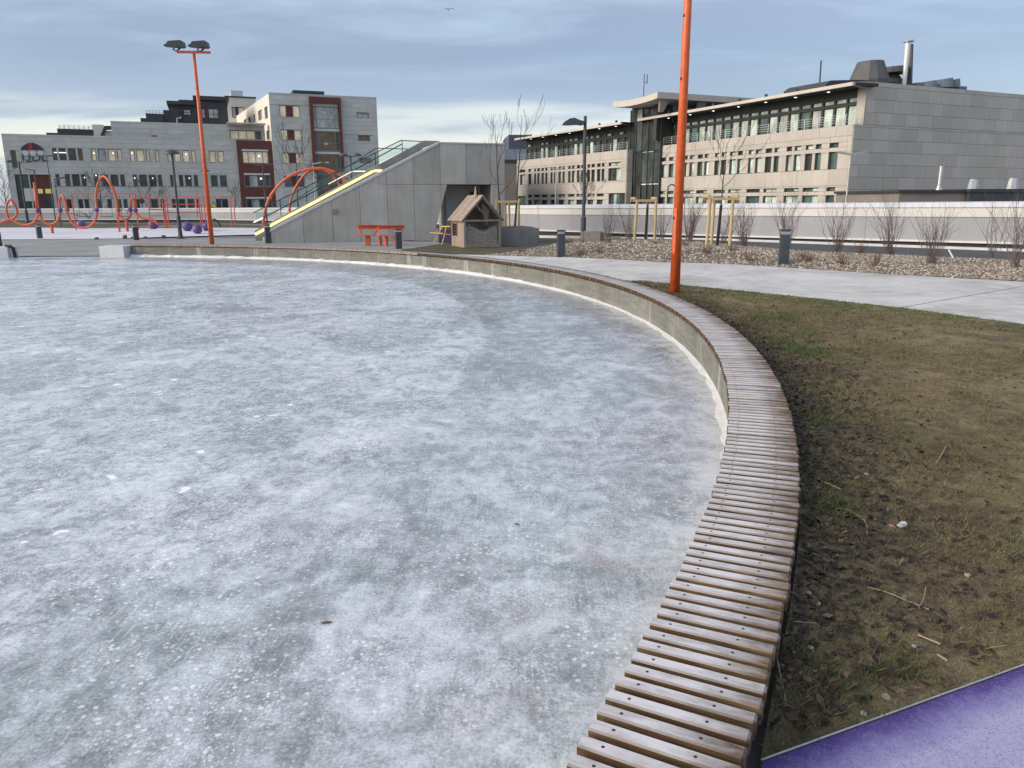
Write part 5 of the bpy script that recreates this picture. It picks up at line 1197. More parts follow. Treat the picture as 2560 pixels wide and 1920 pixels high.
# ------------------------------------------------------------------ street lamps
def lamp(label, px, Y, ytop, zb=0.0, arms=(1,), r=0.06, headc=None, style='dome', arm=0.35, col=None):
    p0 = aty(px, 560, Y); ztop = aty(px, ytop, Y).z
    t = thing('street_lamp', label, 'street lamp', (p0.x, Y, zb), 0, 'street lamps around the park')
    H = ztop - zb; c = col or M_dark
    mb = MB()
    if style == 'dome' or style == 'side': mb.lathe((0, 0, 0), [(r * 3.2, -0.05), (r * 3.2, 0.06), (r * 2.0, 0.12), (r * 1.6, 0.35), (r * 1.6, 1.25), (r, 1.3), (r * 0.9, H)], 12)
    else: mb.lathe((0, 0, 0), [(r * 1.2, -0.05), (r * 0.8, H)], 10)
    local(t, 'pole', mb, c)
    if style == 'hook':
        mb = MB(); mb.tube([(0, 0, H)] + [(0.32 - 0.32 * math.cos(a), 0, H + 0.34 * math.sin(a)) for a in [R(15 * k) for k in range(1, 13)]] + [(0.66, 0, H - 0.45)], r * 0.8, 8); local(t, 'hook_arm', mb, c)
        mb = MB(); mb.lathe((0.66, 0, H - 0.75), [(0.16, 0), (0.14, 0.15), (0.04, 0.3)], 10); local(t, 'lamp_head', mb, c); return t
    for s in arms:
        mb = MB(); hx = 0.0 if style == 'dome' and len(arms) == 1 else s * arm
        if style == 'dome': mb.lathe((hx, 0, H - 0.05), [(0.05, -0.06), (0.42, 0.0), (0.40, 0.06), (0.28, 0.17), (0.12, 0.23), (0.03, 0.25)], 14)
        elif style == 'side':
            L = 0.95; prof = [(0.0, 0.06), (0.18, 0.10), (0.42, 0.20), (0.62, 0.17), (0.85, 0.04), (0.95, -0.08), (0.70, -0.09), (0.3, -0.07), (0.12, -0.10), (0.0, -0.05)]
            mb.prism([(s * (a + 0.04), -0.16, H - 0.28 + b) for a, b in prof], (0, 0.32, 0))
        else:
            prof = [(0.0, -0.04), (0.5, 0.06), (1.0, 0.12), (1.0, 0.07), (0.5, -0.05), (0.0, -0.12)]
            mb.prism([(s * a, -0.14, H + b) for a, b in prof], (0, 0.28, 0))
        local(t, 'lamp_head', mb, c)
        if style == 'dome' and len(arms) > 1: mb = MB(); mb.beam((0, 0, H - 0.12), (hx, 0, H - 0.05), 0.05, 0.05); local(t, 'arm', mb, c)
    return t
lamp('black street lamp with a round hood just left of the orange mast', 448, 44.5, 382, 0, style='dome', r=0.07)
lamp('black street lamp with a small hood close behind the orange mast on the left', 524, 72, 427, 0, style='dome', r=0.08)
lamp('black street lamp with two round hoods rising behind the glass balustrade of the ramp', 885, 72, 388, 0, (-1, 1), style='dome', arm=0.62, r=0.08)
lamp('street lamp with two flat wings in front of the oxblood bay', 668, 78, 412, 0, (-1, 1), style='wing', r=0.07)
lamp('tall grey lamp with twin pale heads in front of the oxblood framed windows', 792, 86, 408, 0, (-1, 1), style='wing', col=M_steel, r=0.06)
lamp('tall dark street lamp with one hood on its left arm near the wooden platform', 1458.5, 34.0, 290, 0.05, (-1,), style='side', r=0.075)
lamp('thin steel lamp with twin heads in front of the lower stone wing', 1388, 86, 421, 0, (-1, 1), style='wing', col=M_steel, r=0.06)
lamp('steel lamp with twin silver heads near the corner of the grey stone wall', 2110, 52, 383, 0, (-1, 1), style='wing', col=M_steel, r=0.065)
lamp('black lamp with a curved hook arm beside the orange mast on the right', 1666, 66, 472, 0, style='hook', r=0.07)
lamp('dark twin-headed lamp on the far left below the umbrella sign', 70, 84, 404, 0, (-1, 1), style='dome', arm=1.0, r=0.09)
lamp('dark lamp beside the sign on the far left with one long arm to the left', 105, 90, 424, 0, (-1,), style='wing', r=0.08)
lamp('slender lamp with twin heads left of the long row of windows', 140, 96, 389, 0, (-1, 1), style='wing', r=0.06)
lamp('slim dark lamp with one short arm above the small orange hoop', 152, 70, 446, 0, (1,), style='wing', r=0.05)

# ------------------------------------------------------------------ playground
YP = 50.5
def spline(pts, n=6):
    P = [Vector(p) for p in pts]; outp = []
    for i in range(len(P) - 1):
        a, b, c, d = P[max(i - 1, 0)], P[i], P[i + 1], P[min(i + 2, len(P) - 1)]
        for k in range(n):
            t = k / n; outp.append(0.5 * ((2 * b) + (c - a) * t + (2 * a - 5 * b + 4 * c - d) * t * t + (3 * b - a - 3 * c + d) * t ** 3))
    outp.append(P[-1]); return outp
zb, zc = Z(9.217, 0, 440), Z(6.9125, 100, 440)
L1 = [zb(*q) for q in [(-160, 1090), (0, 1070), (150, 1015), (280, 1010), (400, 1080), (580, 1130), (760, 1080), (850, 960), (885, 850), (930, 940), (1010, 1050), (1150, 1112), (1290, 1065), (1370, 920), (1385, 780), (1368, 600), (1395, 480), (1432, 452), (1490, 540), (1540, 760)]]
L1 += [zc(*q) for q in [(480, 660), (530, 770), (630, 865), (745, 895), (870, 865), (960, 750), (985, 600), (965, 400), (985, 200), (1040, 50), (1090, 5), (1150, 40), (1230, 160), (1310, 350), (1345, 590), (1370, 680), (1420, 735), (1475, 757), (1540, 725), (1575, 630), (1562, 480), (1580, 400), (1610, 385), (1640, 470), (1650, 600), (1690, 680), (1780, 733), (1930, 752), (1990, 790), (2045, 838)]]
ct = thing('climbing_tube', 'orange tube bent into waves and hoops with purple ball joints on the frosty playground', 'climbing frame', aty(*zc(740, 900), YP))
pts = []
for i, q in enumerate(L1):
    pts.append(q)
hoop_y = {14: .25, 15: .35, 16: .15, 17: -.1, 18: -.25, 19: -.2, 26: .5, 27: 0.7, 28: .7, 29: .4, 30: 0, 31: -.4, 32: -.7, 33: -.6, 34: -.4, 38: .3, 39: .35, 40: .2, 41: -.1, 42: -.3, 43: -.2}
pts = [aty(q[0], q[1], YP + 0.8 * hoop_y.get(i, 0)) for i, q in enumerate(pts)]
mb = MB(); mb.tube(spline(pts, 6), 0.074, 8); mb.build('tube', M_orange2, ct, smooth=True)
mb = MB(); mb.tube(spline([aty(*zb(x, y), YP + 0.4) for x, y in ((205, 1000), (150, 800), (165, 640), (235, 545), (300, 600), (390, 780), (360, 930), (240, 1000))], 5), 0.075, 8); mb.build('hoop', M_orange2, ct, smooth=True)
mb = MB(); mb.tube([aty(*zb(870, 870), YP), aty(*zb(790, 145), YP)], [0.10, 0.085], 8); mb.build('post', M_orange2, ct, smooth=True)
for x, y in ((870, 790), (1390, 790), (1545, 780)):
    mb = MB(); mb.ball(aty(*zb(x, y), YP), 0.16, 10, 7); mb.build('ball_joint', M_purple, ct, smooth=True)
for x, y in ((980, 590), (1352, 592), (1560, 585), (1650, 592)):
    mb = MB(); mb.ball(aty(*zc(x, y), YP), 0.155, 10, 7); mb.build('ball_joint', M_purple, ct, smooth=True)
for x, y, y2 in ((198, 850, 945), (1487, 745, 865), (1330, 660, 880), (1350, 660, 880)):
    a = aty(*zc(x, y), YP); b = aty(*zc(x, y2), YP); mb = MB(); mb.tube([a, Vector((a.x, a.y, play_h(a.x, a.y) - .05))], 0.09 if x in (198, 1487) else 0.035, 8); mb.build('foot', M_orange2, ct)
# rope net in the tall hoop and between the hoops
def ropes(pairs, Y, r=0.018, fn=zc):
    mb = MB()
    for a, b in pairs: mb.tube([aty(*fn(*a), Y), aty(*fn(*b), Y)], r, 4)
    return mb
pr = [((1010, 60), (1015, 260)), ((1060, 20), (1060, 200)), ((1100, 10), (1110, 190)), ((1150, 60), (1160, 200)), ((1200, 140), (1190, 270)), ((985, 300), (1110, 190)), ((1110, 190), (1260, 320)), ((1000, 440), (1130, 345)), ((1130, 345), (1290, 400)), ((1005, 260), (1190, 200)), ((860, 740), (945, 560)), ((850, 740), (780, 690)), ((870, 650), (930, 560)), ((780, 640), (860, 740)), ((520, 640), (700, 700)), ((640, 600), (640, 760)), ((700, 610), (860, 730)), ((1390, 560), (1530, 610)), ((1410, 560), (1410, 690)), ((1500, 600), (1530, 680))]
tag(ropes(pr, YP).build('rope_net', M_dark, ct), kind='stuff')

def frame(label, bars, Y, r=0.035, mat=M_redbar, name='climbing_bars', cat='climbing frame', fn=zc, ground=True, group='red playground bar frames'):
    t = thing(name, label, cat, aty(*fn(*bars[0][1]), Y), group=group)
    for a, b in bars:
        A, B = aty(*fn(*a), Y), aty(*fn(*b), Y)
        if ground and B.z < 0.75: B.z = play_h(B.x, B.y) - 0.03 if in_poly(B.x, B.y, play_poly) else -0.05
        mb = MB(); mb.tube([A, B], r, 6); mb.build('bar', mat, t)
    return t
sw_f = frame('red swing frame with hanging ropes behind the tallest orange hoop', [((540, 303), (1640, 303)), ((540, 300), (605, 790)), ((1640, 300), (1690, 800))], 56, 0.045, name='swing_frame', cat='swing')
for x, xb in ((640, 690), (828, 860), (1040, 1060), (1228, 1250), (1365, 1375), (1550, 1565)):
    ropes([((x, 305), (xb, 700))], 56, 0.014).build('swing_rope', M_dark, sw_f)
for x0, x1 in ((688, 862), (1058, 1252), (1373, 1567)):
    A, B = aty(*zc(x0, 700), 56), aty(*zc(x1, 700), 56); mb = MB(); mb.beam(A, B, 0.22, 0.04); mb.build('swing_seat', M_black, sw_f)
frame('red ladder frame between the swing frame and the purple boulders', [((1640, 372), (1870, 372)), ((1700, 358), (2110, 362)), ((1865, 370), (1900, 800)), ((2108, 360), (2150, 800)), ((1885, 575), (2130, 575)), ((1890, 688), (2140, 688)), ((2130, 490), (2180, 800)), ((2100, 480), (2230, 490))], 57)
zd = Z(6.9125, 380, 440)
frame('red bar frame behind the purple boulders and the left orange mast', [((250, 360), (910, 360)), ((250, 358), (285, 800)), ((890, 360), (935, 870)), ((225, 492), (850, 490)), ((215, 622), (830, 622)), ((760, 360), (790, 720)), ((805, 360), (840, 800)), ((850, 490), (878, 870)), ((225, 490), (250, 800))], 57, fn=zd)
frame('red bar frame right of the left orange mast in front of the oxblood bay', [((1000, 358), (1410, 362)), ((1348, 362), (1388, 870)), ((1408, 362), (1442, 870))], 57, fn=zd)
zr3 = Z(4.096, 600, 320)
def archway(label, pts, Y, r):
    P = [aty(*zr3(*q), Y) for q in pts]; t = thing('climbing_arch', label, 'climbing arch', P[0], group='orange arches behind the ramp')
    mb = MB(); mb.tube(spline(P, 6), r, 8); mb.build('tube', M_orange2, t, smooth=True)
    mb = MB(); mb.lathe((P[0].x, P[0].y, P[0].z - 0.05), [(r * 1.6, 0), (r * 1.6, 0.08), (r * 1.02, 0.1)], 10); mb.build('foot', M_orange2, t)
archway('wider of the two big orange arches rising from the foot of the ramp', [(238, 990), (262, 830), (330, 670), (470, 520), (630, 440), (800, 413), (900, 428), (1020, 478), (1120, 560), (1200, 700), (1240, 900)], 58, 0.105)
archway('narrower orange arch nested behind the wider arch', [(505, 850), (530, 700), (600, 560), (690, 455), (800, 422), (890, 440), (960, 500), (1030, 610), (1080, 800)], 61, 0.10)
zpb = [((467, 552.5), 12, 'left one of the two big purple ball boulders touching each other'), ((491.5, 555), 11.5, 'right one of the two big purple ball boulders touching each other'), ((516, 553), 11, 'purple ball boulder half hidden behind the orange mast'), ((383, 557), 12, 'purple boulder behind the low end of the orange tube'), ((203, 560), 11, 'purple boulder under the net left of the tallest hoop')]
for k, (q, rpx, lb) in enumerate(zpb):
    Y = (51, 49.5, 51.5, 58, 58)[k]; r = rpx / 1900 * Y; p = aty(*q, Y); h = play_h(p.x, p.y)
    mb = MB(); mb.ball((p.x, p.y, h + r * 0.9), r, 18, 12); mb.lathe((p.x, p.y, h - 0.05), [(r * .45, 0), (r * .4, r * .3)], 10)
    tag(mb.build('ball_boulder', M_purple, smooth=True, loc=(p.x, p.y, h)), lb, 'play boulder', 'purple ball boulders')
mb = MB(); mb.tube(spline([aty(*zd(x, y), 52) for x, y in ((1050, 740), (1110, 765), (1160, 830), (1195, 885))], 4), [0.05] * 12 + [0.09], 8)
tag(mb.build('spring_rocker', M_black, loc=aty(*zd(1195, 885), 52)), 'dark bent play pole on the rubber just right of the left orange mast', 'play pole')
for x, y, lb in ((980, 1090, 'leftmost'), (1470, 1080, 'second'), (1605, 1078, 'third'), (1818, 1075, 'fourth'), (2140, 1065, 'rightmost')):
    p = atz(*zc(x, y), 0.02); mb = MB(); mb.box(p.x - .09, p.x + .09, p.y - .08, p.y + .08, -0.03, 0.16 if x in (1470, 2140) else 0.09); mb.box(p.x - .04, p.x + .09, p.y - .05, p.y + .05, 0.08, 0.22 if x == 1470 else 0.12)
    tag(mb.build('edge_stump', M_dark, loc=(p.x, p.y, 0)), lb + ' of the small dark stumps along the front edge of the frosty playground', 'stump', 'small stumps along the playground edge')
# diamond and triangle warning signs beyond the wall
def sign(label, px, py, Y, size, diamond, mat, backmat):
    c = aty(px, py, Y); t = thing('warning_sign', label, 'sign', (c.x, Y, 0)); mb = MB(); mb.tube([(c.x, Y + .04, -1), (c.x, Y + .04, c.z)], 0.035, 6); mb.build('post', M_dark, t)
    sh = [(0, 1), (1, 0), (0, -1), (-1, 0)] if diamond else [(-1, -0.8), (1, -0.8), (0, 1)]
    mb = MB(); mb.prism([(c.x + a * size, Y, c.z + b * size) for a, b in sh], (0, -0.02, 0)); mb.build('plate', backmat, t)
    if not diamond:
        mb = MB(); mb.prism([(c.x + a * size * .62, Y - .021, c.z - 0.1 * size + b * size * .62) for a, b in sh], (0, -0.006, 0)); mb.build('face', mat, t)
        mb = MB(); mb.prism([(c.x + a * size, Y - .028, c.z + b * size) for a, b in ((-.12, -.5), (.12, -.5), (.18, -.1), (.05, .15), (-.15, -.05))], (0, -0.006, 0)); mb.build('symbol', M_black, t)
sign('black diamond sign seen from behind above the white wall, left of the red ladder frame', 355, 503, 100, 0.42, True, M_black, M_black)
sign('yellow triangular warning sign with a black border showing above the white wall', 534.5, 512, 98, 0.45, False, basic('sign_yellow', (0.75, 0.62, 0.08), (0.8, 0.66, 0.1), 3), M_black)

# ------------------------------------------------------------------ orange seats, yellow chair
def seat(label, x0, x1, yseat, yback, ybase, Y, face):
    """swivel bench seat: pedestals, seat plate, sloping side rods, back plate"""
    A, B = aty(x0, yseat, Y), aty(x1, yseat, Y); t = thing('bench_seat', label, 'seat', ((A.x + B.x) / 2, Y, 0), group='orange seats in front of the ramp')
    zs = A.z; zb_ = aty(x0, yback, Y).z; d = 0.46 * face
    mb = MB(); mb.hexa([(A.x + .05, Y - .25, zs - .04), (B.x - .05, Y - .25, zs - .04), (B.x - .05, Y + .25, zs - .04), (A.x + .05, Y + .25, zs - .04), (A.x + .05, Y - .25, zs), (B.x - .05, Y - .25, zs), (B.x - .05, Y + .25, zs), (A.x + .05, Y + .25, zs)]); mb.build('seat', M_orange2, t)
    yb_ = Y + 0.30 * face
    mb = MB(); mb.beam((A.x - .12, yb_ + .1 * face, zb_ - .09), (B.x + .12, yb_ + .1 * face, zb_ - .09), 0.03, 0.19); mb.beam((A.x - .12, yb_, zb_), (B.x + .12, yb_, zb_), 0.16, 0.025); mb.build('backrest', M_orange2, t)
    for xx, sx in ((A.x, -1), (B.x, 1)):
        for yy in (-.22, .22): mb = MB(); mb.tube([(xx + sx * -.05, Y + yy, zs - .02), (xx + sx * .1, Y + yy * 0.4 + 0.28 * face, zb_ - .1)], 0.022, 6); mb.build('side_rod', M_orange2, t)
    return t, zs
t, zs = seat('left orange swivel seat on a thick single pedestal in front of the ramp', 898, 938, 587, 563.5, 610, 36.6, 1)
mb = MB(); mb.box(aty(919, 590, 36.6).x - .11, aty(919, 590, 36.6).x + .11, 36.5, 36.72, -0.02, zs - .041); mb.build('pedestal', M_orange2, t)
t, zs = seat('right orange seat on three pedestals half behind the dark bollard', 948, 1002, 588, 564, 612, 36.0, 1)
for x in (950, 965, 989): mb = MB(); c = aty(x, 590, 36.0 + (0.6 if x == 950 else -.05)); mb.tube([(c.x, c.y, -.02), (c.x, c.y, zs - .041)], 0.085, 8); mb.build('pedestal', M_orange2, t)
yc = thing('garden_chair', 'yellow tubular garden chair with a tilted back beside the wooden playhouse', 'chair', aty(1098, 611, 36.5))
zy = Z(7.9, 860, 540)
def yb(a, b, Y0, Y1, r=0.022, nm='leg'):
    mb = MB(); mb.tube([aty(*zy(*a), Y0), aty(*zy(*b), Y1)], r, 6); mb.build(nm, M_yellow, yc)
yb((1860, 380), (1775, 540), 36.6, 36.4); yb((1990, 370), (1930, 570), 36.2, 36.1)
yb((1880, 335), (1940, 205), 36.6, 36.7, nm='back_post'); yb((1995, 335), (2020, 205), 36.2, 36.3, nm='back_post')
yb((1930, 207), (2100, 207), 36.7, 36.3, 0.03, 'back_rail')
for dx_, dy_ in ((0, 0), (40, 12), (90, 18), (140, 24)):
    a, b = aty(*zy(1700 + dx_, 328 + dy_), 36.6), aty(*zy(1960 + dx_, 342 + dy_), 36.2); mb = MB(); mb.beam(a, b, 0.07, 0.03); mb.build('seat_slat', M_yellow, yc)
mb = MB(); a, b = aty(1090, 600, 37.2), aty(1126, 600, 37.2); z0_, z1_ = 0.0, aty(1100, 577, 37.2).z
mb.box(a.x, b.x, 38.6, 38.75, 0, z1_); tag(mb.build('purple_board', basic('dark_purple_board', (0.05, 0.03, 0.10), (0.08, 0.05, 0.14), 4), loc=(a.x, 38.6, 0)), 'dark purple board standing behind the yellow chair in the passage under the ramp', 'board')

# ------------------------------------------------------------------ wooden playhouse, planter, platform
hp = atz(1160.5, 619, 0.04); HY = R(23)
hs = thing('playhouse', 'small wooden gabled playhouse with a wire mesh front and a grey straw filling', 'playhouse', (hp.x, hp.y, 0.03), HY)
HW, HE, HA, HD = 1.76, 1.20, 2.17, 1.75
def hb(name, x0, x1, y0, y1, z0, z1, m, par=hs):
    mb = MB(); mb.box(x0, x1, y0, y1, z0, z1); return local(par, name, mb, m)
for x in (0, HW - .1): hb('corner_post', x, x + .1, 0, .1, 0, HE, M_oldwood)
hb('sill', .1, HW - .1, 0.005, .095, 0.0, .14, M_oldwood); hb('tie_beam', .1, HW - .1, 0.01, .09, HE - .08, HE, M_oldwood)
for s in (0, 1):
    mb = MB(); x0 = -0.06 if s == 0 else HW + .06
    mb.beam((x0, 0.02, HE + .0), (HW / 2, 0.02, HA + .02), 0.10, 0.12, (0, 1, 0)); local(hs, 'rafter', mb, M_oldwood)
n = 9
for k in range(n):                        # board walls on the long sides, boards one by one
    y0, y1 = k * HD / n + .1 * (k == 0), (k + 1) * HD / n - 0.008
    if 5 <= k <= 7:
        hb('board', 0.02, 0.05, y0, y1, 0, .48, M_oldwood); hb('board', 0.02, 0.05, y0, y1, 1.02, HE, M_oldwood)
    else: hb('board', 0.02, 0.05, y0, y1, 0, HE, M_oldwood)
    hb('board', HW - .05, HW - .02, y0, y1, 0, HE, M_oldwood)
mb = MB(); mb.box(0.0, 0.06, 5 * HD / n - .05, 5 * HD / n, .44, 1.06); mb.box(0.0, .06, 8 * HD / n, 8 * HD / n + .05, .44, 1.06)
for z_ in (.55, .67, .79, .91): mb.box(0.06, .085, 5 * HD / n, 8 * HD / n, z_, z_ + .035)
local(hs, 'louvre', mb, M_redtwig)
hb('back_wall', .05, HW - .05, HD - .05, HD - .02, 0, HE, M_oldwood)
mb = MB(); mb.prism([(.05, HD - .05, HE), (HW - .05, HD - .05, HE), (HW / 2, HD - .05, HA - .06)], (0, .03, 0)); local(hs, 'back_gable', mb, M_oldwood)
for s in (0, 1):
    nb = 8
    for k in range(nb):                   # roof boards running up the slope, one by one
        y0, y1 = -0.1 + k * (HD + .22) / nb, -0.1 + (k + 1) * (HD + .22) / nb - 0.006
        xe = -0.13 if s == 0 else HW + .13; ze = HE - 0.06
        mb = MB(); mb.hexa([(xe, y0, ze), (HW / 2, y0, HA + .05), (HW / 2, y1, HA + .05), (xe, y1, ze), (xe, y0, ze + .035), (HW / 2, y0, HA + .088), (HW / 2, y1, HA + .088), (xe, y1, ze + .035)])
        local(hs, 'roof_board', mb, M_oldwood)
mb = MB(); mb.lathe((HW / 2 - .12, HD * .3, HA - .02), [(0.075, 0), (0.07, .12), (0.03, .35), (0.0, .52)], 8); local(hs, 'finial', mb, M_timber)
rs = np.random.RandomState(8)
mb = MB()                                 # heaped straw and cones behind the mesh
for k in range(1500):
    x = .12 + rs.rand() * (HW - .26); top = .72 + .12 * math.sin(x * 5) + rs.rand() * .1; z_ = .12 + rs.rand() * (top - .12); y = .06 + rs.rand() * .10 + (z_ - .1) * .10
    a = rs.rand() * 3.1; l = .03 + rs.rand() * .05; dx_, dz_ = math.cos(a) * l, math.sin(a) * l
    mb.tube([(x - dx_, y, z_ - dz_), (x + dx_, y + rs.randn() * .02, z_ + dz_)], 0.009 + rs.rand() * .008, 3, False)
mb.box(.11, HW - .11, .19, 1.2, .05, .64)
tag(local(hs, 'straw_filling', mb, basic('grey_straw', (0.34, 0.335, 0.31), (0.58, 0.57, 0.53), 22, 0.95)), kind='stuff')
mb = MB(); mb.prism([(HW * .55, .3, 1.95), (HW * .75, .3, 1.6), (HW * .68, .3, .9), (HW * .6, .3, 1.3)], (0, .06, 0)); local(hs, 'hanging_sack', mb, M_oldwood)
mb = MB()
for k in range(15): x = .1 + (HW - .2) * k / 14; mb.beam((x, .03, .14), (x, .03, min(HE + (HA - HE) * (1 - abs(x - HW / 2) / (HW / 2)) - .05, 3)), 0.003, 0.003)
for k in range(9): z_ = .16 + (HE - .24) * k / 8; mb.beam((.1, .03, z_), (HW - .1, .03, z_), 0.003, 0.003)
local(hs, 'wire_mesh', mb, M_steel)

pl0 = aty(1256, 613, 35.6); pl1 = aty(1348, 610, 36.2)
pt_ = thing('planter', 'big concrete planter with two young trees behind the wooden playhouse', 'planter', ((pl0.x + pl1.x) / 2, 36.5, 0))
ztp = aty(1347, 570.5, 36.2).z
mb = MB(); mb.hexa([(pl0.x - 1.2, 35.5, -.1), (pl1.x, 36.2, -.1), (pl1.x - .6, 38.6, -.1), (pl0.x - 1.6, 38.4, -.1), (pl0.x - 1.2, 35.5, ztp), (pl1.x, 36.2, ztp), (pl1.x - .6, 38.6, ztp), (pl0.x - 1.6, 38.4, ztp)]); mb.build('box', M_concrete, pt_)
mb = MB(); mb.hexa([(pl0.x - 1.05, 35.65, ztp + .001), (pl1.x - .15, 36.3, ztp + .001), (pl1.x - .7, 38.5, ztp + .001), (pl0.x - 1.5, 38.3, ztp + .001), (pl0.x - .9, 35.75, ztp + .06), (pl1.x - .3, 36.4, ztp + .06), (pl1.x - .8, 38.4, ztp + .06), (pl0.x - 1.4, 38.2, ztp + .06)]); mb.build('soil', M_gravelbed, pt_)
p0 = aty(1384, 607, 32.5)
pf = thing('wooden_platform', 'low weathered wooden platform with crates of blocks on it behind the bollard', 'platform', (p0.x + .9, 33, gz(p0.x, 33)))
gzp = 0.07
for k in range(5):
    piece('plank', M_greywood, pf, (p0.x + 1.25, 31.9 + k * .3, gzp + .13), (2.5, .28, .10), R(6))
piece('skirt', M_greywood, pf, (p0.x + 0.62, 31.78, gzp + .1), (1.25, .04, .16), R(-9)); piece('skirt', M_greywood, pf, (p0.x + 1.95, 31.82, gzp + .1), (1.45, .04, .16), R(11))
for x, w, h, y in ((.35, .26, .20, 32.3), (.62, .2, .26, 32.5), (.95, .3, .20, 32.2), (1.22, .1, .50, 32.6), (1.65, .62, .52, 32.5), (2.08, .2, .50, 32.7), (2.35, .22, .2, 32.3), (2.62, .35, .30, 32.3)):
    mb = MB(); X = p0.x + x; mb.box(X - w / 2, X + w / 2, y, y + w * .8 + .1, gzp + .185, gzp + .185 + h)
    k = len([c for c in C.objects if c.name.startswith('wood_block')])
    tag(mb.build('wood_block', M_greywood, loc=(X, y, gzp + .18)), ('leftmost low block', 'small upright block second from the left', 'low block third from the left', 'thin tall post', 'largest boxy crate', 'tall narrow crate right of the largest one', 'small low block left of the end block', 'rightmost squat block')[k] + ' on the weathered wooden platform', 'wood block', 'wooden blocks on the platform')

# ------------------------------------------------------------------ trees and shrubs
def grow(mb, p, d, L, r, depth, rr, kink=0.18, k=5, split=(2, 3), spread=0.55, upb=0.12, shrink=0.68, rmin=0.004):
    pts = [p.copy()]; rad = [r]; d = d.normalized(); n = 4; tips = []
    for i in range(n):
        d = (d + Vector((rr.gauss(0, kink), rr.gauss(0, kink), rr.gauss(0, kink * .5) + upb))).normalized()
        p = p + d * (L / n); pts.append(p.copy()); rad.append(max(rmin, r * (1 - 0.45 * (i + 1) / n))); tips.append((p.copy(), d.copy(), rad[-1]))
    mb.tube(pts, rad, k if r > .02 else 3, False)
    if depth <= 0: return
    for j in range(rr.randint(*split)):
        q, dd, r2 = tips[-1 if j == 0 else rr.randint(1, n - 1)]
        ax = Vector((rr.gauss(0, 1), rr.gauss(0, 1), rr.gauss(0, .5))).normalized()
        nd = (dd + ax * spread * rr.uniform(.6, 1.3)).normalized()
        grow(mb, q, nd, L * shrink * rr.uniform(.8, 1.15), max(rmin, r2 * (.9 if j == 0 else .65)), depth - 1, rr, kink, k, split, spread, upb, shrink, rmin)
def tree(label, base, H, trunk_h, r, seed, lean=(0, 0), nb=7, depth=3, wrap=0.0, mat=M_bark, spread=0.5, blen=0.4, group='bare young trees', rmin=0.006, upb=0.16):
    rr = random.Random(seed); b = Vector(base); t = thing('bare_tree', label, 'tree', base, group=group)
    mb = MB(); pts = []; rad = []; n = 9; top = H * 0.93
    for i in range(n + 1):
        f = i / n; pts.append(b + Vector((lean[0] * f + rr.gauss(0, .012) * H * .1, lean[1] * f + rr.gauss(0, .012) * H * .1, top * f - .05))); rad.append(max(rmin, r * (1 - .9 * f)))
    mb.tube(pts, rad, 7); mb.build('trunk', mat, t)
    if wrap: 
        mb = MB(); q = b + (pts[3] - pts[0]) * (wrap / (top * 3 / n)); mb.tube([b, q], [r * 1.25, r * 1.15], 8); mb.build('trunk_guard', M_black, t)
    mb = MB()
    for j in range(nb):
        f = trunk_h / H + (0.92 - trunk_h / H) * (j + rr.random() * .6) / nb; i = min(n - 1, int(f * n)); p = pts[i].lerp(pts[i + 1], f * n - i)
        a = j * 2.4 + rr.uniform(-.4, .4); d = Vector((math.cos(a) * .75, math.sin(a) * .75, rr.uniform(.5, 1.0)))
        grow(mb, p, d, H * blen * (1.15 - .65 * f) * rr.uniform(.8, 1.2), max(rmin * 1.2, r * (1 - .85 * f) * .55), depth, rr, spread=spread, upb=upb, rmin=rmin)
    mb.build('crown', mat, t); return t
def tb(px, py, Y): return aty(px, py, Y)
p = tb(1252, 568, 36.9); tree('bare young tree standing left in the planter behind the playhouse', (p.x, p.y, ztp), aty(1251, 290, 36.9).z - ztp, 1.6, 0.055, 12, (-.25, .2), 7, 2, spread=.34, blen=.27, rmin=.006)
p = tb(1287, 569, 37.2); tree('taller bare young tree standing right in the planter with upswept branches', (p.x, p.y, ztp), aty(1310, 262, 37.2).z - ztp, 2.4, 0.06, 27, (.35, .1), 5, 2, mat=M_bark, spread=.30, blen=.30, rmin=.006, upb=.25)
p = aty(1613, 601, 30.0); tree('thin bare young tree with a dark wrapped trunk in the middle timber support', (p.x, p.y, grav_h(p.x, p.y)), aty(1612, 372, 30).z - grav_h(p.x, p.y), 2.5, 0.04, 5, (.1, .1), 7, 2, 1.25, spread=.4, rmin=.005)
p = aty(1793, 609, 25.8); tree('bare young tree with black wrapped trunk in the support right of the mast', (p.x, p.y, grav_h(p.x, p.y)), aty(1803, 330, 25.8).z - grav_h(p.x, p.y), 2.0, 0.042, 17, (.15, .1), 8, 1, 1.35, spread=.35, blen=.42, rmin=.006, upb=.2)
for lb, px, Y, yt, zb_, th, sd, dp, nb, sp in (('low spreading bare tree behind the white wall in front of the stone wing', 1462, 78, 448, 0, 1.0, 3, 4, 9, .8), ('thin tall bare tree behind the orange arches in front of the grey tower', 746, 68, 362, 0, 3.0, 6, 3, 9, .45), ('smaller bare tree behind the orange arches below the oxblood frame', 812, 72, 420, 0, 2.2, 8, 3, 8, .6),
    ('bushy bare tree beyond the white wall left of the orange mast', 378, 98, 458, -.5, 1.2, 14, 4, 9, .8), ('bare tree inside the tallest orange hoop in front of the grey building', 256, 99, 452, -.5, 1.4, 19, 4, 9, .7), ('small bare tree beside the oxblood bay beyond the wall', 590, 99, 470, -.5, 1.2, 23, 3, 8, .7), ('bare tree half lost at the far left end of the wall', 18, 97, 430, -.5, 1.4, 29, 4, 9, .7)):
    p = aty(px, 540, Y); tree(lb, (p.x, Y, zb_), aty(px, yt, Y).z - zb_, th, 0.09 if Y > 60 else .05, sd, (.1, .1), nb, dp - 1, spread=sp, group='bare trees behind the wall', rmin=.014)
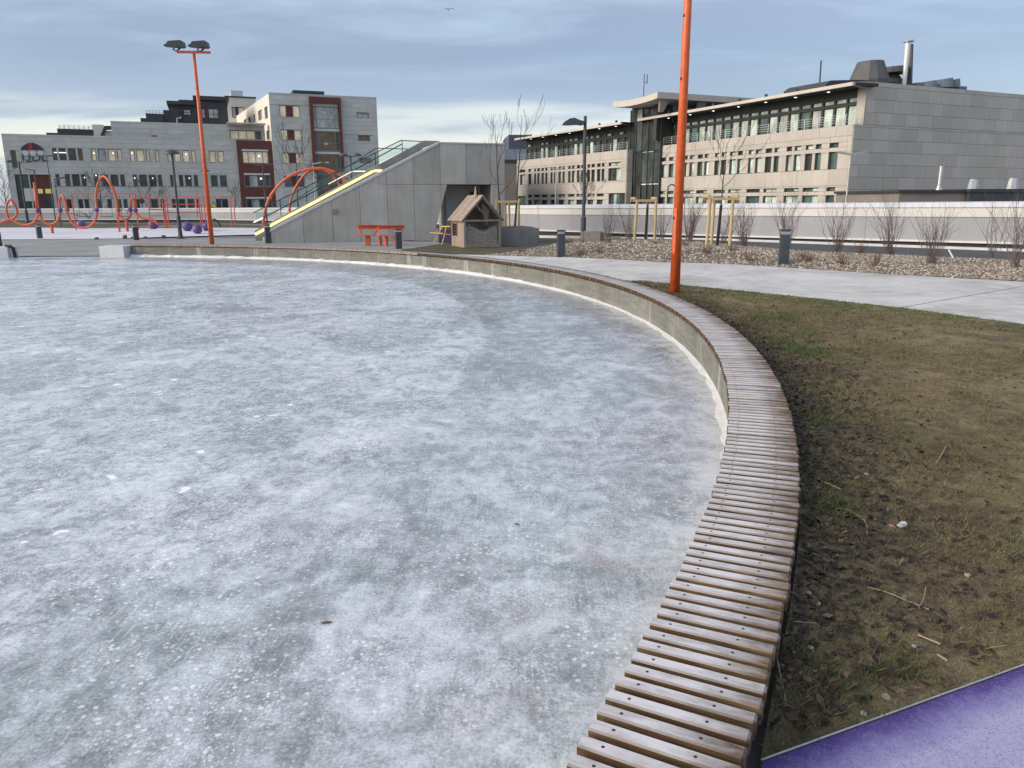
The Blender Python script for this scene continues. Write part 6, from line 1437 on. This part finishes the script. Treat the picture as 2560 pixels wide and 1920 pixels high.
def stakes(label, posts, ring, Y, zb_fn):
    A, B = aty(*ring[0], Y), aty(*ring[1], Y); t = thing('tree_support', label, 'tree support', ((A.x + B.x) / 2, Y, 0), group='timber tree supports')
    zr = A.z; dpt = (B.x - A.x) * .75
    cs = []
    for i, (px, dy, ln) in enumerate(posts):
        q = aty(px, 560, Y + dy); cs.append((q.x, Y + dy))
        zg = zb_fn(q.x, Y + dy); mb = MB(); mb.tube([(q.x, Y + dy, zg - .1), (q.x + ln, Y + dy, zr)], 0.052, 8); mb.build('post', M_timber, t)
    y0, y1 = min(c[1] for c in cs), max(c[1] for c in cs)
    for k, (a, b) in enumerate((((A.x, y0, zr), (B.x, y0, zr)), ((A.x, y1, zr), (B.x, y1, zr)), ((A.x + .04, y0, zr + .09), (A.x + .04, y1, zr + .09)), ((B.x - .04, y0, zr + .09), (B.x - .04, y1, zr + .09)))):
        mb = MB(); mb.beam(a, b, 0.075, 0.085); mb.build('crossbar', M_timber, t)
stakes('four-post timber tree support standing on the planter', [(1242, 0, 0), (1264, .2, 0), (1273, .95, 0), (1297, 0, .0)], ((1237, 504), (1301, 504)), 36.5, lambda x, y: ztp)
stakes('timber tree support on the gravel left of the orange mast', [(1587, 0, .06), (1617, .9, 0), (1638, 0, 0)], ((1585, 501.5), (1643, 501.5)), 29.6, grav_h)
stakes('timber tree support on the gravel right of the orange mast', [(1769, 0, .05), (1781, .8, .02), (1827, 0, 0.03)], ((1771, 497), (1849, 495)), 25.5, grav_h)

def shrub(label, px, py, Y, ytop, nst, seed, wpx, mat=M_twig, group='tall bare shrubs on the gravel', small=False, mask=None):
    rr = random.Random(seed); q = aty(px, py, Y); zg = grav_h(q.x, Y) if in_poly(q.x, Y, grav_poly) else gz(q.x, Y)
    H = aty(px, ytop, Y).z - zg; W_ = wpx / 1900 * Y
    H *= rr.uniform(.88, 1.1) if not small else rr.uniform(.7, 1.15); lean = Vector((rr.gauss(0, .10), rr.gauss(0, .08), 0)); mb = MB(); b = Vector((q.x, Y, zg - .03))
    for k in range(nst):
        a = rr.uniform(0, 6.28); sp = rr.random() ** .8 * W_ * .42 / H * (1.0 if not small else 1.4)
        d = (Vector((math.cos(a) * sp, math.sin(a) * sp, 1)) + lean).normalized(); L = H * rr.uniform(.42, 1.05)
        r0 = rr.uniform(.0045, .0105) if not small else rr.uniform(.003, .006)
        p = b + Vector((math.cos(a), math.sin(a), 0)) * rr.uniform(0, .09 if not small else .06)
        pts = [p.copy()]; rad = [r0]; n = 6
        for i in range(n):
            d = (d + Vector((rr.gauss(0, .13), rr.gauss(0, .13), .05 + (0.04 if i < 3 else 0)))).normalized(); p = p + d * L / n; pts.append(p.copy()); rad.append(max(.0028 if not small else .002, r0 * (1 - .75 * (i + 1) / n)))
            if i >= (1 if small else 2) or rr.random() < .3:
                for _ in range(rr.randint(1, 2)):
                    dd = (d + Vector((rr.gauss(0, .45), rr.gauss(0, .45), .1))).normalized(); l2 = L * rr.uniform(.13, .32); m = p + dd * l2 * .55; e = m + (dd + Vector((rr.gauss(0, .2), rr.gauss(0, .2), .2))).normalized() * l2 * .5
                    mb.tube([p, m, e], [rad[-1] * .75, rad[-1] * .6, .002], 3, False)
        mb.tube(pts, rad, 4, False)
    return tag(mb.build('bare_shrub', mat, loc=(q.x, Y, zg)), label, 'shrub', group)
for lb, px, py, Y, yt, n, sd, w in (('tall bare shrub at the right edge of the photo on the gravel', 2535, 685, 19.0, 478, 16, 41, 115), ('slender bare shrub second from the right edge', 2480, 655, 22.3, 500, 9, 42, 85), ('widest tall bare shrub, right of the white stick, low on the slope', 2328, 668, 20.2, 496, 22, 43, 150), ('tall bare shrub third from the right behind the gravel crest', 2226, 637, 24.0, 480, 20, 44, 120),
    ('tall bare shrub in the middle between the right bollard and the grey stone wall corner', 2092, 627, 25.2, 500, 22, 45, 110), ('bare shrub directly behind the right-hand bollard', 1968, 620, 25.5, 492, 20, 46, 100), ('bare shrub just right of the timber support with the black trunk', 1860, 610, 27.0, 498, 22, 47, 100), ('dark bare shrub immediately right of the orange mast', 1722, 602, 28.6, 470, 24, 48, 75), ('bare shrub half hidden inside the right timber support', 1806, 598, 29.8, 505, 14, 55, 60),
    ('thin bare shrub left of the middle timber support', 1520, 628, 28.6, 512, 14, 49, 55), ('bare shrub directly left of the middle timber support', 1572, 600, 31.5, 512, 18, 50, 70), ('thin bare shrub between the middle timber support and the orange mast', 1655, 596, 30.6, 510, 12, 51, 70)):
    shrub(lb, px, py, Y, yt - 8, int(n * 1.7), sd, w * 1.25)
for lb, px, py, Y, yt, sd in (('small red-brown shrub at the foot of the left gravel tip', 1452, 640, 26.2, 614, 60), ('small red-brown shrub left of the orange mast on the gravel slope', 1502, 640, 26.0, 610, 61), ('small red-brown shrub just left of the orange mast', 1640, 626, 26.4, 596, 62), ('small twiggy shrub touching the right side of the orange mast', 1712, 630, 25.0, 596, 63), ('small twiggy shrub below the right timber support', 1765, 646, 23.2, 608, 64), ('small twiggy shrub right of the timber support below the crest', 1833, 640, 23.4, 603, 65),
    ('small twiggy shrub at the front edge of the gravel left of the right bollard', 1880, 655, 21.8, 622, 66), ('small twiggy shrub beside the right bollard', 2000, 648, 21.8, 618, 67), ('small twiggy shrub second right of the right bollard', 2020, 655, 21.0, 630, 68), ('small twiggy shrub in the middle of the right gravel slope', 2105, 660, 20.4, 625, 69), ('small reddish shrub on the gravel below the third tall shrub', 2188, 663, 19.8, 630, 70), ('tiny shrub with dry flower heads near the kerb', 2150, 630, 24.2, 590, 71), ('small red shrub low on the back lawn', 1305, 634, 29.0, 616, 72), ('small twiggy shrub on the crest behind the mast', 1600, 632, 26.8, 612, 73)):
    shrub(lb, px, py, Y, yt - 5, 30, sd, 56, M_redtwig, 'small twiggy shrubs on the gravel', True)
mb = MB(); a = aty(2372, 625, 22.5); b = aty(2382, 643, 22.2); mb.tube([b + (b - a) * .5, a], 0.022, 8); tag(mb.build('marker_stick', M_white, loc=b), 'short white stick leaning out of the gravel near the kerb', 'stick')

# ------------------------------------------------------------------ gravel, grass, leaves (uncounted)
def soup(name, V, F, mat, tone, kind='stuff'):
    me = bpy.data.meshes.new(name); nv = len(V); k = F.shape[1]
    me.vertices.add(nv); me.vertices.foreach_set('co', V.astype(np.float32).ravel())
    me.loops.add(F.size); me.loops.foreach_set('vertex_index', F.astype(np.int32).ravel())
    me.polygons.add(len(F)); me.polygons.foreach_set('loop_start', np.arange(0, F.size, k, dtype=np.int32))
    try: me.polygons.foreach_set('loop_total', np.full(len(F), k, dtype=np.int32))
    except Exception: pass
    me.update(calc_edges=True); me.materials.append(mat)
    at = me.attributes.new('tone', 'FLOAT', 'POINT'); at.data.foreach_set('value', tone.astype(np.float32))
    o = bpy.data.objects.new(name, me); C.objects.link(o); o['kind'] = kind; return o
def inside(P, poly):
    poly = np.array(poly); c = np.zeros(len(P), bool); j = len(poly) - 1
    for i in range(len(poly)):
        a, b = poly[i], poly[j]; cond = ((a[1] > P[:, 1]) != (b[1] > P[:, 1])) & (P[:, 0] < (b[0] - a[0]) * (P[:, 1] - a[1]) / (b[1] - a[1] + 1e-12) + a[0]); c ^= cond; j = i
    return c
def gz_np(x, y):
    t = np.clip((x - 0.25 * (y - 2) + 9) / 9.5, 0, 1); w = np.clip((0.72 * x + 0.69 * y - 24.2) / 5.0, 0, 1); return 0.25 * t * t * (3 - 2 * t) - 0.36 * w * w * (3 - 2 * w)
def lawn_np(x, y):
    e = np.clip(-((x - pu0.x) * pn.x + (y - pu0.y) * pn.y) / .16, 0, 1)
    return gz_np(x, y) + .10 * np.exp(-np.maximum(0, np.hypot(x - CX, y - CY) - R_OUT) / .35) * e * e * (3 - 2 * e)
def value_noise(x, y, s, seed):
    r = np.random.RandomState(seed).rand(64, 64); u, v = x / s + 1000, y / s + 1000; i, j = np.floor(u).astype(int), np.floor(v).astype(int); fu, fv = u - i, v - j; fu, fv = fu * fu * (3 - 2 * fu), fv * fv * (3 - 2 * fv)
    g_ = lambda a, b: r[a % 64, b % 64]
    return (g_(i, j) * (1 - fu) + g_(i + 1, j) * fu) * (1 - fv) + (g_(i, j + 1) * (1 - fu) + g_(i + 1, j + 1) * fu) * fv
rs = np.random.RandomState(1)
# stones
P = np.c_[rs.uniform(-2, 16, 160000), rs.uniform(14, 33, 160000)]; P = P[inside(P, grav_poly)]
P = P[rs.rand(len(P)) < np.clip(1.25 - (P[:, 1] - 15) / 16, 0.45, 1)][:42000]
gp = np.array(grav_poly); dmin = np.full(len(P), 1e9)
for i in range(len(gp)):
    a, b = gp[i - 1], gp[i]; e = b - a; t = np.clip(((P - a) @ e) / (e @ e + 1e-9), 0, 1); dmin = np.minimum(dmin, np.hypot(*(P - a - t[:, None] * e).T))
tt = np.clip(dmin / 2, 0, 1); sx_ = np.clip((P[:, 0] - 5.0) / 5.5, 0, 1); hz = gz_np(P[:, 0], P[:, 1]) + (.31 - .22 * sx_ * sx_ * (3 - 2 * sx_)) * tt * tt * (3 - 2 * tt) + .02
octv = np.array([[1, 0, 0], [0, 1, 0], [-1, 0, 0], [0, -1, 0], [0, 0, 1]], float); octf = np.array([[0, 1, 4], [1, 2, 4], [2, 3, 4], [3, 0, 4]])
n = len(P); sz = rs.uniform(.022, .055, (n, 1, 1)) * np.array([1, .75, .6]) * rs.uniform(.7, 1.3, (n, 1, 3)); aa = rs.rand(n) * 6.28
v = octv[None] * sz + rs.normal(0, .006, (n, 5, 3)); c_, s_ = np.cos(aa)[:, None], np.sin(aa)[:, None]
V = np.stack([v[:, :, 0] * c_ - v[:, :, 1] * s_ + P[:, 0:1], v[:, :, 0] * s_ + v[:, :, 1] * c_ + P[:, 1:2], v[:, :, 2] + hz[:, None]], 2)
soup('gravel', V.reshape(-1, 3), (octf[None] + 5 * np.arange(n)[:, None, None]).reshape(-1, 3), M_stone, np.repeat(rs.rand(n) ** 1.2, 5))
# grass blades
lp = lawn_poly; N0 = 1500000
Q = np.c_[rs.uniform(0, 10.5, N0), rs.uniform(1.6, 17.5, N0)]; Q = Q[inside(Q, lp)]
dist = np.hypot(Q[:, 0], Q[:, 1])
cl = value_noise(Q[:, 0], Q[:, 1], .11, 4) * .45 + value_noise(Q[:, 0], Q[:, 1], .35, 5) * .3 + value_noise(Q[:, 0], Q[:, 1], 1.1, 6) * .25
Q = Q[(rs.rand(len(Q)) < np.clip((5.2 / (dist + 2)) ** 1.3, .16, 1.0)) & (rs.rand(len(Q)) < np.clip((cl - .34) * 4.2, .06, 1))][:430000]
n = len(Q); dist = np.hypot(Q[:, 0], Q[:, 1]); rr_ = np.hypot(Q[:, 0] - CX, Q[:, 1] - CY) - R_OUT
gn = value_noise(Q[:, 0], Q[:, 1], .9, 9) * .6 + value_noise(Q[:, 0], Q[:, 1], .3, 10) * .4
pfd = np.full(n, 1e9); pfp = np.array(path_front + [(path_front[-1][0] + 2.6, path_front[-1][1] - 4.24)])
for i in range(1, len(pfp)):
    a, b = pfp[i - 1], pfp[i]; e = b - a; t = np.clip(((Q - a) @ e) / (e @ e), 0, 1); pfd = np.minimum(pfd, np.hypot(*(Q - a - t[:, None] * e).T))
tuft = np.zeros(n)
for q, rad_ in ((Z(2.304, 1900, 1200)(430, 640), .16), (Z(2.304, 1900, 1200)(200, 600), .10), (Z(2.304, 1900, 1200)(180, 1150), .09), (Z(2.304, 1900, 1200)(470, 220), .16), (Z(2.304, 1900, 1200)(520, 700), .08), (Z(2.304, 1900, 1200)(560, 1300), .12), (Z(2.304, 1900, 1200)(810, 1150), .09), ((1990, 880), .5), ((1930, 800), .4), ((2030, 1080), .22)):
    c0 = atg(*q); tuft = np.maximum(tuft, np.exp(-(((Q[:, 0] - c0.x) ** 2 + (Q[:, 1] - c0.y) ** 2) / rad_ ** 2)))
green = (rs.rand(n) < tuft * .95 + np.clip((gn - .60) * 4, 0, .8) + np.clip(.55 - rr_ * 1.3, 0, .18) + np.clip(.85 - pfd * .7, 0, .70) + np.clip((Q[:, 0] - 4.5) * .16, 0, .45) * np.clip(gn * 2.2 - .5, 0, 1))
h = rs.uniform(.008, .026, n) * np.where(green, 1.3, 1.0) * (1 + .03 * dist) * (1 + 1.1 * tuft); wd = rs.uniform(.0011, .0022, n) * (1 + .13 * dist)
an = rs.rand(n) * 6.28; ln = rs.uniform(.5, 2.2, n) * np.where(green, .55, 1.0) * h; an2 = rs.rand(n) * 6.28
z0 = lawn_np(Q[:, 0], Q[:, 1]) + .018
B0 = np.c_[Q[:, 0] - np.cos(an) * wd, Q[:, 1] - np.sin(an) * wd, z0 - .01]; B1 = np.c_[Q[:, 0] + np.cos(an) * wd, Q[:, 1] + np.sin(an) * wd, z0 - .01]
T = np.c_[Q[:, 0] + np.cos(an2) * ln, Q[:, 1] + np.sin(an2) * ln, z0 + h * .75]
V = np.stack([B0, B1, T], 1).reshape(-1, 3); tone = np.where(green, .73 + .27 * rs.rand(n), .71 * np.clip(rs.beta(2.2, 2.2, n) * .75 + .25 * value_noise(Q[:, 0], Q[:, 1], .5, 11), 0, 1))
soup('grass', V, np.arange(3 * n).reshape(-1, 3), M_blade, np.repeat(tone, 3))
# dead leaves and crumbs of soil, thick beside the bench
nl = 13000; al = np.radians(rs.uniform(-31, 22, nl)); rl_ = R_OUT + .02 + rs.exponential(.35, nl); Q = np.c_[CX + rl_ * np.cos(al), CY + rl_ * np.sin(al)]
Q2 = np.c_[rs.uniform(0.5, 9, 6000), rs.uniform(2, 15, 6000)]; Q2 = Q2[value_noise(Q2[:, 0], Q2[:, 1], .8, 20) > .62]; Q = np.r_[Q, Q2]
Q = Q[inside(Q, lp) & (((Q - np.array([pu0.x, pu0.y])) @ np.array([pn.x, pn.y])) < -.04)]; n = len(Q); s = rs.uniform(.007, .027, n); an = rs.rand(n) * 6.28; z0 = lawn_np(Q[:, 0], Q[:, 1]) + .02 + rs.rand(n) * .014
u = np.c_[np.cos(an), np.sin(an), rs.normal(0, .35, n)] * s[:, None]; w = np.c_[-np.sin(an), np.cos(an), rs.normal(0, .35, n)] * (s * rs.uniform(.4, .8, n))[:, None]; c = np.c_[Q, z0]
V = np.stack([c - u, c + w * .9, c + u, c - w], 1).reshape(-1, 3)
soup('leaf_litter', V, np.arange(4 * n).reshape(-1, 4), M_leaf, np.repeat(rs.rand(n) ** 1.3, 4))

# ------------------------------------------------------------------ small things lying on the lawn and the ice
M_straw = basic('dry_straw', (0.26, 0.21, 0.125), (0.38, 0.32, 0.21), 30, 0.8)
def stalk(label, pix, r=0.0022, mat=M_straw):
    P = [q + Vector((0, 0, .03 + lawn_h(q.x, q.y) - gz(q.x, q.y))) for q in (atg(x, y) for x, y in pix)]; mb = MB(); mb.tube(spline(P, 3), r, 4); tag(mb.build('straw', mat, loc=P[0]), label, 'straw stalk', 'dry stalks lying on the lawn')
z8 = Z(2.304, 1900, 1200)
stalk('kinked dry stalk below left of the crushed cup', [z8(425, 250), z8(495, 245), z8(595, 300), z8(610, 380)])
stalk('long dry stalk lying across the bare patch in the middle of the lawn', [z8(610, 700), z8(720, 720), z8(845, 765), z8(965, 808)], .0026)
stalk('curved dry stalk standing at the end of the long stalk', [z8(905, 805), z8(935, 740), z8(948, 675)])
stalk('dry stalk beside the bench running towards the purple surface', [z8(72, 1150), z8(100, 1290), z8(140, 1430)], .002)
stalk('short pale stalk near the right edge of the photo', [z8(1295, 1022), z8(1410, 998)])
stalk('thick dry straw above the pale pebbles near the purple surface', [z8(900, 962), z8(1030, 1010)], .004)
stalk('short thick straw right of the pale pebbles', [z8(1012, 1072), z8(1070, 1100)], .004)
stalk('pale stalk beside the bench above the crushed cup', [z8(340, 92), z8(460, 125)], .003)
stalk('pale stalk lying left of the stone beside the bench', [z8(180, 972), z8(310, 955)], .002)
stalk('stalk pointing from the bench to the pale stone', [z8(130, 785), z8(260, 830)], .002)
stalk('forked dry twig on the lawn far right above the cup', [(2340, 1168), (2352, 1150), (2363, 1128)], .004)
cp = atg(*z8(780, 303)); d_ = thing('crushed_cup', 'crushed clear plastic cup with a red torn side lying on the lawn', 'litter', cp + Vector((0, 0, .02)), 0.4)
M_plast = basic('clear_plastic', (0.38, 0.39, 0.39), (0.62, 0.64, 0.66), 60, 0.25); M_redpl = basic('red_plastic', (0.34, 0.10, 0.095), (0.50, 0.27, 0.25), 60, 0.4)
mb = MB(); mb.tube([(0, 0, .02), (.012, .002, .026), (.03, .004, .03), (.034, .004, .03)], [.014, .018, .025, .026], 12); local(d_, 'cup', mb, M_plast).rotation_euler = (0.5, 0.3, 0)
mb = MB(); mb.hexa([(-.07, -.012, .0), (-.02, -.02, .0), (-.018, .02, .004), (-.075, .022, .002), (-.068, -.01, .012), (-.02, -.016, .022), (-.02, .018, .026), (-.072, .02, .02)]); local(d_, 'torn_side', mb, M_redpl)
M_peb = basic('pale_pebble', (0.24, 0.22, 0.19), (0.36, 0.335, 0.30), 40, 0.8)
def pebble(label, q, s, mat=M_peb):
    p = atg(*q); p.z = lawn_h(p.x, p.y); mb = MB(); rr = random.Random(int(q[0])); s *= .85; mb.ball(p + Vector((0, 0, .022)), s, 7, 5, .6)
    mb.v = [(a + rr.uniform(-.15, .15) * s, b + rr.uniform(-.15, .15) * s, c + rr.uniform(-.1, .1) * s) for a, b, c in mb.v]; tag(mb.build('pebble', mat, loc=p), label, 'pebble', 'pale pebbles on the lawn')
for lb, q, s in (('largest pale pebble lying near the purple surface', z8(720, 1297), .02), ('pale pebble beside the bench under a dry stalk', z8(318, 827), .018), ('pale chip just above the pebble beside the bench', z8(272, 775), .014), ('small pale pebble right of the middle of the lawn', z8(880, 1020), .012), ('white flat chip close to the purple edge', z8(592, 1382), .016), ('grey pebble beside the bench near its bottom end', z8(280, 1095), .015), ('pale chip at the upper right of the lawn', z8(1190, 585), .017), ('white chip on the lawn nearest the bench above the stalk', (2085, 1186), .018), ('white scrap beside a dark patch above the cup', (2165, 1205), .02)):
    pebble(lb, q, s)
def iceleaf(label, q, s, a, mat):
    p = atz(*q, 0.006); mb = MB(); c, n_ = math.cos(a), math.sin(a)
    P = [(-1, 0), (-.4, .32), (.3, .28), (1, 0), (.2, -.25), (-.5, -.3)]
    mb.prism([(p.x + (x * c - y * n_) * s, p.y + (x * n_ + y * c) * s, .004 + .006 * abs(y)) for x, y in P], (0, 0, .004)); tag(mb.build('leaf', mat, loc=p), label, 'leaf', 'dead leaves frozen on the ice')
M_bleaf = basic('brown_leaf', (0.11, 0.075, 0.05), (0.19, 0.13, 0.09), 60, 0.8)
iceleaf('brown dead leaf frozen on the ice near the lower middle of the photo', (815, 1556), .028, .2, M_bleaf); iceleaf('tiny brown leaf scrap on the ice farther out towards the bench', (1292, 1310), .02, -.5, M_bleaf); iceleaf('faint brown leaf on the ice in the lower left of the photo', (500, 1260), .015, .9, M_bleaf)
# gull high over the ramp
gp_ = aty(1121, 24, 70); gl = thing('gull', 'small gull gliding high in the sky above the stair ramp', 'bird', gp_, 0.2)
mb = MB(); mb.tube([(-.04, -.22, 0), (0, -.1, .0), (0, .1, .0), (0, .22, -.01)], [.02, .07, .06, .015], 8); local(gl, 'body', mb, M_steel)
for sx in (-1, 1): mb = MB(); mb.hexa([(0, -.1, 0), (sx * .28, -.06, .12), (sx * .28, .08, .12), (0, .1, 0), (0, -.1, .02), (sx * .28, -.06, .135), (sx * .28, .08, .135), (0, .1, .02)]); mb.hexa([(sx * .28, -.06, .12), (sx * .58, .1, .03), (sx * .56, .14, .03), (sx * .28, .08, .12), (sx * .28, -.06, .135), (sx * .58, .1, .04), (sx * .56, .14, .04), (sx * .28, .08, .135)]); local(gl, 'wing', mb, M_steel)
